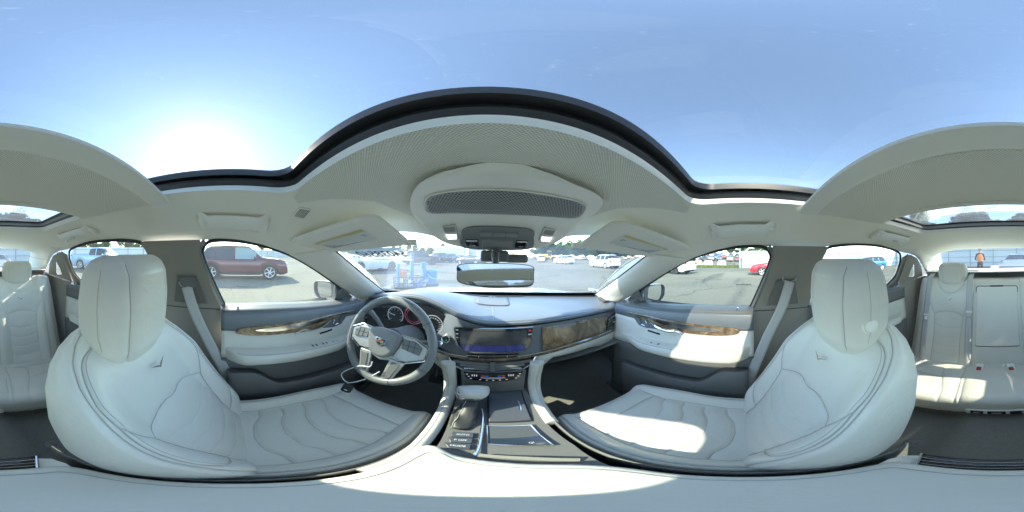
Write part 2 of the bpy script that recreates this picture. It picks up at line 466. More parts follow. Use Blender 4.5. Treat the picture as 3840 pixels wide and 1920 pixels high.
# black frit border along the lower edge and sides
P = np.array([[wsh(s, t) + np.array([0, -0.003, -0.002]) for t in (0.955, 1.04)] for s in np.linspace(-1, 1, 25)])
obj('windshield_lower_band', *grid(P), RUBBER, body)
def rwin(s, t):
    top = np.array([0.56 * s, -1.50 + 0.02 * s * s, 0.096 - 0.02 * s * s]); bot = np.array([0.66 * s, -2.02 + 0.14 * s * s, -0.15])
    p = top + (bot - top) * t; p[2] += 0.015 * math.sin(math.pi * t); return p
P = np.array([[rwin(s, t) for t in np.linspace(0, 1, 10)] for s in np.linspace(-1, 1, 17)])
obj('rear_window', *grid(P), G_REAR, body)
HEATER = mat('heater_wire', (0.12, 0.10, 0.08), 0.6)
for k in range(10):
    t = 0.12 + 0.08 * k
    obj('heater_wire', *tube([rwin(s, t) + np.array([0, 0.004, -0.001]) for s in np.linspace(-0.93, 0.93, 14)], 0.0006, 4), HEATER, body)

# ---------------- A pillars, B pillars, C pillars
for s, side in ((-1, 'driver'), (1, 'passenger')):
    Wl = spline([(0.565, 0.43, 0.035), (0.60, 0.41, 0.03), (0.635, 0.56, -0.055), (0.68, 0.76, -0.165), (0.725, 0.955, -0.268), (0.735, 1.0, -0.29)], 6)[6:]
    Dl = spline([(0.69, 0.20, 0.012), (0.700, 0.234, 0.0), (0.722, 0.36, -0.06), (0.758, 0.515, -0.148), (0.795, 0.655, -0.235), (0.80, 0.78, -0.31)], 6)[6:]
    n = len(Wl); rows = []
    for i in range(n):
        a, b = Wl[i], Dl[min(i, len(Dl) - 1)]; row = []
        for q in np.linspace(0, 1, 12):
            p = a + (b - a) * q; bul = math.sin(math.pi * q) ** 0.7 * 0.026
            p = p + np.array([-bul, -bul * 0.5, -bul * 0.35]); row.append((s * p[0], p[1], p[2]))
        rows.append(row)
    ap = obj('windshield_pillar_trim', *grid(np.array(rows)), PLASTIC, body, solid=0.004)
    i = 9; obj('pillar_seam', *tube(np.array(rows[4]) + np.array([-s * 0.0005, -0.0015, 0]), 0.0014, 5), DARKP, ap)
    # dark edge against the glass
    obj('glass_edge_seal', *tube([(s * (p[0] - 0.001), p[1] - 0.004, p[2] - 0.002) for p in Wl], 0.004, 6), RUBBER, body)
    # B pillar
    def bx_(y, z): return 0.663 - 0.42 * z if z > -0.24 else 0.764 - 0.02 * (-0.24 - z)
    fe = [(-0.118, 0.053), (-0.128, 0.0), (-0.108, -0.08), (-0.08, -0.17), (-0.05, -0.255), (-0.045, -0.4), (-0.05, -0.75), (-0.03, -1.0)]
    re = [(-0.36, -1.0), (-0.34, -0.6), (-0.335, -0.25), (-0.345, -0.1), (-0.36, -0.01), (-0.385, 0.055)]
    v, f = patch(fe + re, lambda a, b: (s * bx_(a, b), a, b), 0.03)
    bp = obj('center_pillar_trim', v, f, DARKP, body)
    # framed panel that carries the belt slider
    pan = [(-0.15, -0.095), (-0.235, -0.095), (-0.27, -0.235), (-0.11, -0.235), (-0.125, -0.17)]
    v, f = prism(pan, lambda a, b, t: (s * (bx_(a, b) - 0.002 - t), a, b), 0.006)
    obj('belt_guide_panel', v, f, mat('pillar_panel', (0.18, 0.175, 0.155), 0.7), bp, bevel=0.003)
    cup = spline([(-0.145, -0.105), (-0.18, -0.098), (-0.222, -0.105), (-0.215, -0.14), (-0.19, -0.152), (-0.15, -0.14)], 4, True)
    v, f = prism([tuple(p) for p in cup], lambda a, b, t: (s * (bx_(a, b) - 0.008 - t * (1 + 6 * max(0, -0.10 - b))), a, b), 0.012)
    obj('belt_slider', v, f, DARK, bp, bevel=0.004)
    # seam across the pillar where upper and lower trims meet
    obj('pillar_seam', *tube([(s * (bx_(a, -0.262) - 0.002), a, -0.262) for a in np.linspace(-0.33, -0.052, 6)], 0.002, 5), RUBBER, bp)
    # C pillar: grey sail + dark door-side triangle
    rows = []
    E1 = spline([(0.667, -1.05, 0.04), (0.672, -1.14, 0.03), (0.68, -1.27, 0.0), (0.70, -1.42, -0.09), (0.715, -1.56, -0.2), (0.72, -1.62, -0.26)], 5)
    E2 = spline([(0.56, -1.42, 0.098), (0.56, -1.49, 0.075), (0.585, -1.60, 0.03), (0.615, -1.72, -0.04), (0.645, -1.83, -0.12), (0.655, -1.88, -0.17)], 5)
    for a, b in zip(E1, E2):
        rows.append([(s * (a + (b - a) * q)[0] - s * 0.02 * math.sin(math.pi * q), (a + (b - a) * q)[1], (a + (b - a) * q)[2]) for q in np.linspace(0, 1, 8)])
    cp = obj('rear_pillar_trim', *grid(np.array(rows)), PLASTIC, body, solid=0.004)
    obj('pillar_seam', *tube([(p[0] - s * 0.002, p[1] + 0.002, p[2]) for p in rows[13]], 0.0016, 5), DARKP, cp)
    # side trim between the rear door and the bench
    v, f = patch([(-1.05, -0.215), (-1.48, -0.19), (-1.75, -0.24), (-1.75, -1.05), (-1.05, -1.05)], lambda a, b: (s * (0.728 - 0.02 * (b + 0.6)), a, b), 0.06)
    obj('bench_side_trim', v, f, DARKP, body)
    # small fixed quarter window in dark surround
    qo = [(-1.09, 0.022), (-1.16, 0.018), (-1.27, -0.01), (-1.38, -0.08), (-1.47, -0.19), (-1.05, -0.22), (-1.075, -0.12)]
    qh = [(-1.235, -0.055), (-1.29, -0.165), (-1.275, -0.178), (-1.195, -0.168), (-1.20, -0.12)]
    v, f = patch(qo, lambda a, b: (s * (0.675 - 0.28 * b - 0.0), a, b), 0.03, (qh,))
    q = obj('quarter_trim', v, f, DARKP, body)
    v, f = prism(qh, lambda a, b, t: (s * (0.685 - 0.28 * b), a, b), 0)
    obj('quarter_pane', v[:len(qh)], [tuple(range(len(qh)))], G_SIDE, q)
    # outer body side, sill and floor sides: close the shell
    v, f = patch([(1.3, -0.30), (0.75, -0.285), (-1.05, -0.262), (-2.3, -0.2), (-2.3, -1.12), (1.3, -1.12)], lambda a, b: (s * (0.87 + 0.05 * math.sin((b + 1.1) * 3.0)), a, b), 0.1)
    obj('outer_side_skin', v, f, PAINT, body)
    v, f = box((s * 0.73, -0.2, -1.02), (0.12, 2.3, 0.06)); obj('door_sill', v, f, DARK, body, bevel=0.01)
    obj('sill_plate', *box((s * 0.70, 0.28, -0.988), (0.035, 0.6, 0.004)), CHROME, body, bevel=0.001)

# ---------------- floor, firewall, rear bulkhead, hood
def fl(x, y):
    z = -1.05
    z += 0.20 * sstep(0.62, 1.05, y)                        # toe board
    z += 0.07 * sstep(0.20, 0.10, abs(x)) * (y < -0.1)      # rear tunnel
    return z
P = np.array([[(x, y, fl(x, y)) for y in np.linspace(-2.2, 1.12, 70)] for x in np.linspace(-0.85, 0.85, 40)])
obj('floor_carpet', *grid(P), CARPET, body)
obj('firewall', *box((0, 1.16, -0.70), (1.76, 0.03, 0.80)), CARPET, body, smooth=False)
obj('rear_bulkhead', *box((0, -2.25, -0.62), (1.76, 0.03, 0.9)), CARPET, body, smooth=False)
v, f = box((0, 0, -1.13), (1.8, 4.4, 0.02)); obj('underbody', v, f, RUBBER, body, smooth=False)
P = np.array([[(0.86 * s, 1.17 - 0.2 * s * s + t * (1.15 + 0.03 * s * s), -0.287 - 0.06 * t - 0.16 * t ** 3 - 0.06 * abs(s) ** 3 + 0.012 * sstep(0.5, 0.6, abs(s))) for t in np.linspace(0, 1, 16)] for s in np.linspace(-1, 1, 33)])
obj('hood', *grid(P), PAINT, body)
P = np.array([[(0.72 * s, 1.17 - 0.22 * s * s - 0.03 + 0.05 * t, -0.283 - 0.002 * t) for t in (0, 1)] for s in np.linspace(-1, 1, 21)])
obj('cowl_panel', *grid(P), RUBBER, body)
P = np.array([[(0.85 * s, -1.95 - 0.5 * t, -0.15 - 0.03 * t) for t in (0, 0.5, 1)] for s in np.linspace(-1, 1, 9)])
obj('trunk_lid', *grid(P), PAINT, body)
# parcel shelf behind the bench
P = np.array([[(0.67 * s, -1.36 - 0.62 * t + 0.12 * s * s * t, -0.135 - 0.01 * t) for t in np.linspace(0, 1, 6)] for s in np.linspace(-1, 1, 21)])
shelf = obj('parcel_shelf', *grid(P), LINER, body)
obj('shelf_lamp', *prism(rrect(-0.045, -0.012, 0.045, 0.012, 0.008), lambda a, b, t: (a + 0.03, -1.80 + b * 3, -0.137 + t), 0.03), PLASTIC, shelf, bevel=0.006)
# rear-window lower seal
obj('rear_window_seal', *tube([rwin(s, 0.985) + np.array([0, 0.01, 0.002]) for s in np.linspace(-1, 1, 20)], 0.008, 6), RUBBER, body)
# ================================================================ overhead console, visors, handles, mirror
oc = thing('overhead_console', 'grey overhead console with perforated speaker grille and map lights', 'overhead console', (0, 0.45, ZC + 0.04))
oco = spline([(-0.185, 0.32), (-0.134, 0.275), (-0.075, 0.262), (0, 0.258), (0.075, 0.262), (0.134, 0.272), (0.205, 0.29), (0.255, 0.335), (0.285, 0.42), (0.288, 0.50), (0.268, 0.575), (0.17, 0.620), (0, 0.632), (-0.15, 0.620), (-0.238, 0.575), (-0.262, 0.50), (-0.24, 0.41)], 5, True)
oco = [tuple(p) for p in oco]
cx0, cy0 = 0.012, 0.447
def ocz(a, b, d=0.016):
    k = max(0.0, 1 - (((a - cx0) / 0.280) ** 4 + ((b - cy0) / 0.188) ** 4))
    return float(zc(a, b)) - d * min(1, k * 5) ** 0.5 - 0.003
v, f = patch(oco, lambda a, b: (a, b, ocz(a, b)), 0.010)
obj('console_shell', v, f, PLASTIC, oc)
go = spline([(-0.205, 0.455), (-0.175, 0.37), (-0.11, 0.347), (0, 0.341), (0.11, 0.345), (0.2, 0.352), (0.235, 0.385), (0.242, 0.455), (0.13, 0.475), (0, 0.48), (-0.12, 0.474)], 4, True)
go = [tuple(p) for p in go]
v, f = patch(go, lambda a, b: (a, b, ocz(a, b) - 0.0025), 0.010)
gr = obj('speaker_grille', v, f, mat('grille_plastic', (0.40, 0.41, 0.39), 0.5), oc, solid=0.002)
obj('grille_rim', *tube([(a, b, ocz(a, b) - 0.003) for a, b in go], 0.0022, 5, True), PLASTIC, oc)
dots = []
ga = np.array(go); gin = [(0.014 + (a - 0.014) * 0.955, 0.412 + (b - 0.412) * 0.90) for a, b in go]
for i in range(60):
    for j in range(24):
        a = -0.24 + i * 0.0086 + (j % 2) * 0.0043; b = 0.335 + j * 0.0074
        if inpoly(np.array([a]), np.array([b]), gin)[0]:
            dots.append(([(a + 0.0029 * math.cos(k * math.pi / 3), b + 0.0029 * math.sin(k * math.pi / 3), ocz(a, b) - 0.0045) for k in range(6)], [(0, 1, 2, 3, 4, 5)]))
o = obj('grille_holes', *join(*dots), mat('grille_hole', (0.05, 0.055, 0.055), 0.9), gr, smooth=False); tag(o, kind='stuff')
# switch pod
pod = [tuple(p) for p in spline([(-0.10, 0.545), (0.0, 0.538), (0.12, 0.545), (0.14, 0.58), (0.135, 0.618), (0.0, 0.626), (-0.12, 0.618), (-0.125, 0.58)], 4, True)]
v, f = patch(pod, lambda a, b: (a, b, ocz(a, b) - 0.006), 0.012)
GP = mat('pod_grey', (0.22, 0.235, 0.24), 0.45)
po = obj('switch_pod', v, f, GP, oc, solid=0.006)
for a0, a1 in ((-0.055, -0.012), (-0.009, 0.034), (0.037, 0.078)):
    v, f = patch(rrect(a0, 0.558, a1, 0.576, 0.005), lambda a, b: (a, b, ocz(a, b) - 0.011), 0.012)
    obj('switch_button', v, f, mat('button_grey', (0.30, 0.31, 0.31), 0.4), po, solid=0.004, bevel=0.001)
for a0, a1 in ((-0.11, -0.062), (0.075, 0.12)):
    v, f = patch(rrect(a0, 0.588, a1, 0.612, 0.003), lambda a, b: (a, b, ocz(a, b) - 0.011), 0.012)
    sw = obj('sunroof_switch', v, f, BLACK, po, solid=0.004)
    v, f = patch(rrect(a0 + 0.003, 0.588, a1 - 0.003, 0.5915, 0.001), lambda a, b: (a, b, ocz(a, b) - 0.0145), 0.012)
    obj('chrome_strip', v, f, CHROME, sw, solid=0.002)
    T_ = text_mesh('SLIDE' if a0 < 0 else 'TILT', 0.010)
    v = [((a0 + a1) / 2 + p[0], 0.605 - p[1] * 0.8, ocz((a0 + a1) / 2 + p[0], 0.605 - p[1]) - 0.0142) for p in T_[0]]
    obj('print', v, T_[1], WHITEP, sw, smooth=False)
v, f = patch(rrect(-0.05, 0.588, 0.066, 0.618, 0.008), lambda a, b: (a, b, ocz(a, b) - 0.012), 0.012)
obj('assist_cover', v, f, mat('button_grey', (0.30, 0.31, 0.31), 0.4), po, solid=0.005)
T_ = text_mesh('SOS', 0.008); obj('print', [(-0.02 + p[0], 0.632 , 0.026 + p[1]) for p in T_[0]], T_[1], WHITEP, po, smooth=False)
T_ = text_mesh('OFF', 0.009); obj('print', [(0.05 + p[0], 0.632, 0.026 + p[1]) for p in T_[0]], T_[1], mat('amber_print', (0.8, 0.2, 0.02), 0.5, emit=(1, 0.25, 0.05), estr=0.6), po, smooth=False)
for sgn, c in ((-1, -0.160), (1, 0.188)):
    lo = [(c - 0.022, 0.535), (c + 0.024, 0.530), (c + 0.026, 0.592), (c - 0.012, 0.592)]
    if sgn > 0: lo = [(2 * c - a, b) for a, b in lo]
    v, f = patch(lo, lambda a, b: (a, b, ocz(a, b) - 0.005), 0.008)
    lm = obj('map_light', v, f, mat('light_bezel', (0.62, 0.62, 0.58), 0.5), oc, solid=0.003)
    for k in range(6):
        yy = 0.540 + 0.004 * k
        obj('louver', *tube([(c + q * 0.02, yy, ocz(c + q * 0.02, yy) - 0.008) for q in (-1, 0, 1)], 0.0009, 4), mat('louver_grey', (0.25, 0.25, 0.25), 0.5), lm)
    v, f = patch([(c - 0.017, 0.574), (c + 0.018, 0.574), (c + 0.018, 0.588), (c - 0.014, 0.588)], lambda a, b: (a, b, ocz(a, b) - 0.0082), 0.006)
    obj('lit_lens', v, f, mat('lit_lens', (0.9, 0.9, 0.9), 0.3, emit=(0.95, 0.92, 1.0), estr=1.6), lm)

# ---------------- sun visors
for s, nm in ((-1, 'driver'), (1, 'passenger')):
    A, B, C, D = [np.array(p) for p in ((0.608, 0.205, 0.052), (0.335, 0.365, 0.132), (0.30, 0.545, 0.050), (0.615, 0.455, 0.022))]
    th = thing('sun_visor', 'grey folded sun visor with yellow and white warning label above the ' + ('steering wheel' if s < 0 else 'passenger seat'), 'sun visor', (s * 0.45, 0.4, ZC + 0.04))
    uv = rrect(0, 0, 1, 1, 0.14, 6)
    def vis(a, b, t, A=A, B=B, C=C, D=D):
        p = (A * (1 - a) + B * a) * (1 - b) + (D * (1 - a) + C * a) * b
        nrm = np.array([0.12, -0.35, -0.93]); p = p + nrm * t; return (s * p[0], p[1], p[2])
    rings = [[vis(0.5 + (a - 0.5) * k, 0.5 + (b - 0.5) * k, t) for a, b in uv] for k, t in ((0.90, 0.0), (0.985, 0.002), (1.0, 0.008), (0.99, 0.0135), (0.965, 0.0165), (0.93, 0.017))]
    v1 = loft(rings, False); inner = [(0.5 + (a - 0.5) * 0.93, 0.5 + (b - 0.5) * 0.93) for a, b in uv]
    v2 = patch(inner, lambda a, b: vis(a, b, 0.017), 0.08); v3 = patch([(0.5 + (a - 0.5) * 0.90, 0.5 + (b - 0.5) * 0.90) for a, b in uv], lambda a, b: vis(a, b, 0.0), 0.08)
    V0, F0 = join(v1, v2, v3); bm = bmesh.new(); bvs = [bm.verts.new(p) for p in V0]
    for q in F0: bm.faces.new([bvs[i] for i in q])
    bmesh.ops.remove_doubles(bm, verts=bm.verts, dist=0.0006); bm.verts.index_update()
    obj('visor_pad', [tuple(p.co) for p in bm.verts], [tuple(q.index for q in fc.verts) for fc in bm.faces], PLASTIC, th, fixn=True); bm.free()
    lb = [(0.16, 0.30), (0.78, 0.24), (0.78, 0.62), (0.18, 0.68)]
    v, f = prism(lb, lambda a, b, t: vis(a, b, 0.0186), 0); lab = obj('warning_label', v[:4], [(0, 1, 2, 3)], mat('label_white', (0.72, 0.73, 0.70), 0.7), th)
    lb = [(0.16, 0.30), (0.78, 0.24), (0.78, 0.31), (0.163, 0.362)]
    obj('yellow_band', [vis(a, b, 0.0196) for a, b in lb], [(0, 1, 2, 3)], mat('label_yellow', (0.70, 0.60, 0.27), 0.7), lab)
    INK = mat('ink_grey', (0.18, 0.19, 0.20), 0.8)
    for k in range(6):
        y0 = 0.41 + 0.038 * k
        obj('text_line', [vis(a, b, 0.0196) for a, b in ((0.20, y0 + 0.02), (0.42 if k in (2, 3) else 0.74, y0 - 0.02), (0.42 if k in (2, 3) else 0.74, y0 - 0.006), (0.20, y0 + 0.034))], [(0, 1, 2, 3)], INK, lab)
    obj('pictogram', [vis(a, b, 0.0197) for a, b in ((0.45, 0.46), (0.56, 0.45), (0.56, 0.54), (0.45, 0.55))], [(0, 1, 2, 3)], INK, lab)
    v, f = box((s * 0.31, 0.545, 0.047), (0.055, 0.02, 0.022)); obj('visor_clip', v, f, PLASTIC, th, bevel=0.006)
    v, f = box((s * 0.40, 0.315, 0.10), (0.09, 0.006, 0.004), Euler((0, s * 0.25, -s * 0.5)).to_matrix())
    # small speaker / microphone grille in the headliner
    if s < 0:
        sp = rrect(-0.50, 0.185, -0.45, 0.225, 0.008)
        v, f = patch(sp, lambda a, b: (a, b, float(zc(a, b)) - 0.004), 0.01); g = tag(obj('headliner_sensor', v, f, PLASTIC, None, solid=0.004), 'small square ribbed sensor cover in the headliner beside the driver visor', 'sensor cover')
        for k in range(7):
            yy = 0.19 + k * 0.005
            obj('rib', *tube([(q, yy, float(zc(q, yy)) - 0.0068) for q in (-0.496, -0.475, -0.454)], 0.0011, 4), mat('louver_grey', (0.25, 0.25, 0.25), 0.5), g)

# ---------------- grab handles
def handle(s, y0, y1, x, small, label):
    th = thing('grab_handle', label, 'grab handle', (s * x, (y0 + y1) / 2, ZC + 0.06), 'grab handles along the headliner')
    n = 20; rings = []
    for i in range(n + 1):
        q = i / n; y = y0 + (y1 - y0) * q
        k = min(1, math.sin(math.pi * q) * 2.4)
        xx = x - 0.014 * k; zz = float(zc(x, y)) - 0.004 - 0.014 * k + (0.012 if k > 0.9 else 0.0) * 0
        w = 0.028 + 0.020 * (1 - k); h = 0.011
        rings.append([(s * (xx + w * math.cos(a) * 0.8), y, zz + h * math.sin(a) + w * math.cos(a) * -0.55) for a in np.linspace(0, 2 * math.pi, 12, endpoint=False)])
    obj('grip', *loft(rings), PLASTIC, th, fixn=True)
    for yy in (y0 + 0.012, y1 - 0.012):
        v, f = box((s * (x + 0.012), yy, float(zc(x + 0.012, yy)) - 0.012), (0.055, 0.034, 0.026), Euler((0, s * 0.55, 0)).to_matrix()); obj('end_block', v, f, PLASTIC, th, bevel=0.008, seg=3)
    # flat patch behind the grip, coloured darker than the lining as pocket shade
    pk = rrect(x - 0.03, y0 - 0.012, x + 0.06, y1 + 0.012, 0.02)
    v, f = patch(pk, lambda a, b: (s * a, b, float(zc(a, b)) - 0.0022), 0.02); obj('pocket', v, f, mat('pocket_shade_grey', (0.78, 0.76, 0.68), 0.9), th)
    if small:
        v, f = box((s * (x - 0.012), (y0 + y1) / 2, float(zc(x, (y0 + y1) / 2)) - 0.034), (0.014, 0.035, 0.004)); obj('lamp_strip', v, f, CHROME, th, bevel=0.002)
        v, f = tube([(s * (x + 0.005), y1 + (y0 - y1) * 0.8, float(zc(x, y0)) - 0.02), (s * (x + 0.008), y1 + (y0 - y1) * 0.8, float(zc(x, y0)) - 0.045)], 0.008, 8); obj('coat_hook', v, f, PLASTIC, th)
handle(-1, -0.105, 0.115, 0.555, False, 'long grey grab handle above the driver door window')
handle(1, -0.105, 0.115, 0.555, False, 'long grey grab handle above the front passenger door window')
handle(-1, -0.90, -0.60, 0.545, True, 'grey grab handle with coat hook above the rear door behind the driver')
handle(1, -0.90, -0.60, 0.545, True, 'grey grab handle with coat hook above the rear door behind the passenger')

# ---------------- rear-view mirror
rm = thing('rear_view_mirror', 'wide frameless rear view mirror hanging from the windshield', 'mirror', (0, 0.52, ZC - 0.1))
mo = [tuple(p) for p in spline([(-0.112, 0.030), (0, 0.036), (0.112, 0.030), (0.122, 0.0), (0.112, -0.036), (0.04, -0.041), (0, -0.043), (-0.04, -0.041), (-0.112, -0.030), (-0.122, 0.0)], 5, True)]
MM = Matrix.Translation((-0.004, 0.50, -0.056)) @ Euler((R(-11), 0, R(-5))).to_matrix().to_4x4()
def mir(a, b, t): return tuple(MM @ Vector((a, t, b)))
v, f = prism(mo, mir, 0.022); obj('mirror_shell', v, f, DARK, rm, bevel=0.006, seg=3, fixn=True)
v, f = prism([(a * 0.965, b * 0.9) for a, b in mo], lambda a, b, t: mir(a, b, -0.0015), 0); obj('mirror_face', v[:len(mo)], [tuple(range(len(mo)))], MIRROR, rm, smooth=False)
obj('stem', *tube([(-0.002, 0.525, -0.05), (0.0, 0.56, -0.02), (0.0, 0.60, 0.01)], [0.013, 0.012, 0.017], 12), DARK, rm)
v, f = join(box((0.0, 0.645, 0.0), (0.11, 0.06, 0.045)), box((0.09, 0.655, -0.008), (0.09, 0.05, 0.035)))
obj('sensor_housing', v, f, DARK, rm, bevel=0.012, seg=3)
# ================================================================ seats
def ring_surface(T, w, d, nfront=120, nback=28, nexp=4.0):
    """closed cross-section: returns (n,2) lateral/depth pairs; depth 0 is the front plane, negative goes back; plus front weight"""
    a = np.concatenate([np.linspace(0, math.pi, nfront, endpoint=False), np.linspace(math.pi, 2 * math.pi, nback, endpoint=False)])
    # even spacing across the front: parametrise by lateral position
    c, s_ = np.cos(a), np.sin(a)
    X = w * np.sign(c) * np.abs(c) ** (2 / nexp); D = d * np.sign(s_) * np.abs(s_) ** (2 / nexp) - d
    fr = np.clip(s_ * 2.0, 0, 1)
    return X, D, fr

def arc(p, n=10): return [tuple(q) for q in spline(p, n)]

BACK_LINES = [arc([(0.125, -0.02), (0.128, 0.12), (0.150, 0.27), (0.158, 0.31)], 6),                    # insert side
              arc([(0.158, 0.31), (0.10, 0.345), (0.05, 0.36), (0.0, 0.352)], 5),                       # insert chevron top
              arc([(0.158, 0.31), (0.185, 0.37), (0.20, 0.42)], 4),
              arc([(0.060, 0.66), (0.10, 0.615), (0.165, 0.575), (0.195, 0.49), (0.20, 0.42), (0.203, 0.30), (0.195, 0.18), (0.15, 0.10), (0.125, 0.08)], 6),
              arc([(0.02, 0.60), (0.06, 0.605), (0.09, 0.635), (0.10, 0.67)], 4)]
WAVES = [arc([(0.0, t - 0.012), (0.05, t - 0.012), (0.09, t + 0.006), (0.128, t + 0.012)], 5) for t in (0.06, 0.125, 0.19, 0.255)]

def seam_on(rows, XS, Ts, lines, parent, lift, both=True, r=0.0013, nf=120):
    """sewn seam: a thread line lying in the crease of a lofted seat surface"""
    for pl in lines:
        for sg in ((-1, 1) if both else (1,)):
            pts = []
            for x, t in pl:
                if t < Ts[0] or t > Ts[-1]: continue
                k = min(len(Ts) - 2, max(0, int(np.searchsorted(Ts, t)) - 1)); q = (t - Ts[k]) / (Ts[k + 1] - Ts[k] + 1e-9)
                def at(kk):
                    X = XS[kk][:nf][::-1]; A = np.array(rows[kk])[:nf][::-1]; return np.array([np.interp(sg * x, X, A[:, i]) for i in range(3)])
                pts.append(at(k) * (1 - q) + at(k + 1) * q + np.array(lift))
            if len(pts) > 2: obj('seam', *tube(pts, r, 4), SEAM, parent)

def seat_back(cx):
    tilt = math.atan2(0.30, 0.59); et = np.array([0, -math.sin(tilt), math.cos(tilt)]); en = np.array([0, math.cos(tilt), math.sin(tilt)])
    O = np.array([cx, 0.03, -0.745])
    Tc = [0.0, 0.05, 0.14, 0.28, 0.42, 0.52, 0.58, 0.62, 0.645, 0.66, 0.668]
    wc = [0.205, 0.222, 0.236, 0.246, 0.244, 0.232, 0.212, 0.184, 0.150, 0.110, 0.06]
    dc = [0.060, 0.066, 0.070, 0.068, 0.062, 0.056, 0.050, 0.044, 0.038, 0.030, 0.018]
    Ts = np.concatenate([np.linspace(-0.03, 0.56, 150), 0.56 + 0.108 * np.sin(np.linspace(0.02, math.pi / 2, 46))])
    XS, rows = [], []
    for T in Ts:
        w = np.interp(T, Tc, wc); d = np.interp(T, Tc, dc)
        X, D, fr = ring_surface(T, w, d)
        u = np.abs(X) / w
        bol = 0.052 * sstep(0.50, 0.86, u) * (1 - sstep(0.93, 1.03, u) * 0.3) * sstep(-0.05, 0.12, T) * (1 - sstep(0.40, 0.60, T))
        lum = 0.012 * math.exp(-((T - 0.17) / 0.12) ** 2) * (1 - u ** 2)
        sh = -0.02 * sstep(0.5, 0.67, T)
        g = groove(np.abs(X), np.full_like(X, T), BACK_LINES, 0.0045, 0.0030)
        gw = groove(np.abs(X), np.full_like(X, T), WAVES, 0.0024, 0.0035) * (np.abs(X) < 0.135)
        edge = groove(u, np.full_like(u, 0.5), [[(0.865, -1), (0.865, 2)]], 0.0030, 0.012) * sstep(0.03, 0.1, T)
        F = D + fr * (bol + lum + sh + g + gw + edge); XS.append(X)
        rows.append([(O + et * T + en * (dd - 0.0) + np.array([x, 0, 0])) for x, dd in zip(X, F)])
    return loft(rows), (O, et, en, rows, XS, Ts)

def seat_cushion(cx):
    ys = np.concatenate([np.linspace(-0.02, 0.40, 120), 0.40 + 0.075 * np.sin(np.linspace(0.03, math.pi / 2, 40))])
    lines = [arc([(0.150, -0.02), (0.155, 0.2), (0.145, 0.33), (0.148, 0.44)], 6), arc([(0.0, 0.375), (0.08, 0.372), (0.146, 0.36)], 5),
             arc([(0.193, -0.05), (0.197, 0.25), (0.19, 0.40), (0.185, 0.47)], 6)]
    pleats = [arc([(0.0, t - 0.01), (0.07, t), (0.11, t + 0.02), (0.148, t + 0.025)], 5) for t in (0.06, 0.135, 0.21, 0.285)]
    rows = []; XS = []
    for y in ys:
        e = np.clip((y - 0.40) / 0.075, 0, 1); rr = math.sqrt(max(0.0, 1 - e * e))
        w = 0.222 - 0.012 * sstep(0.30, 0.46, y) - 0.02 * (1 - rr)
        d = 0.030 + 0.058 * rr if e > 0 else 0.088
        X, D, fr = ring_surface(y, w, d, 120, 28, 4.5)
        u = np.abs(X) / w
        bol = 0.045 * sstep(0.62, 0.90, u) * (1 - 0.45 * sstep(0.22, 0.42, y)) - 0.006 * (1 - u ** 2)
        g = groove(np.abs(X), np.full_like(X, y), lines, 0.0048, 0.0032) + groove(np.abs(X), np.full_like(X, y), pleats, 0.0048, 0.0042) * (np.abs(X) < 0.155)
        XS.append(X); z0 = -0.728 + 0.022 * sstep(0.0, 0.35, y) - (0.088 - d) * 0.75
        rows.append([(cx + x, y, z0 + dd + q * (b + gg)) for x, dd, q, b, gg in zip(X, D, fr, bol, g)])
    return loft(rows), (rows, XS, ys, lines, pleats)

def head_rest(cx, yc, zc_, w0, h, d0):
    rows = []; XS = []; qs = 0.5 - 0.5 * np.cos(np.linspace(0.06, math.pi - 0.06, 70))
    for q in qs:
        z = zc_ - h / 2 + h * q
        w = w0 * np.interp(q, [0, 0.03, 0.09, 0.2, 0.4, 0.62, 0.80, 0.90, 0.955, 0.985, 1], [0.42, 0.60, 0.73, 0.86, 0.97, 1.0, 0.965, 0.905, 0.82, 0.70, 0.52])
        d = d0 * np.interp(q, [0, 0.05, 0.2, 0.6, 0.85, 0.94, 1], [0.55, 0.8, 1, 1, 0.9, 0.72, 0.45])
        X, D, fr = ring_surface(q, w, d, 90, 40, 3.6)
        XS.append(X); ln = [arc([(0.035, -0.2), (0.072, 0.06), (0.084, 0.25), (0.086, 0.7), (0.080, 1.1)], 6)]
        g = groove(np.abs(X), np.full_like(X, q), ln, 0.0030, 0.0032)
        lean = -0.10 * (z - zc_) + 0.03 * (0.5 - q) ** 2
        rows.append([(cx + x, yc + d + dd - lean * 0.5 + f_ * gg + (0.012 * (1 - (x / w0) ** 2) if f_ > 0.4 else 0), z) for x, dd, f_, gg in zip(X, D, fr, g)])
    return loft(rows), (rows, XS, qs, ln)

def chevron(P0, ex, ey, en, w, parent):
    o2 = [(-w, 0.30 * w), (-0.2 * w, 0.05 * w), (0, -0.12 * w), (0.2 * w, 0.05 * w), (w, 0.30 * w), (0.25 * w, -0.12 * w), (0, -0.30 * w), (-0.25 * w, -0.12 * w)]
    P0, ex, ey, en = [np.array(q, float) for q in (P0, ex, ey, en)]
    v, f = prism(o2, lambda a, b, t: tuple(P0 + ex * a + ey * b + en * t), 0.003)
    obj('chevron_emblem', v, f, CHROME, parent, fixn=True)

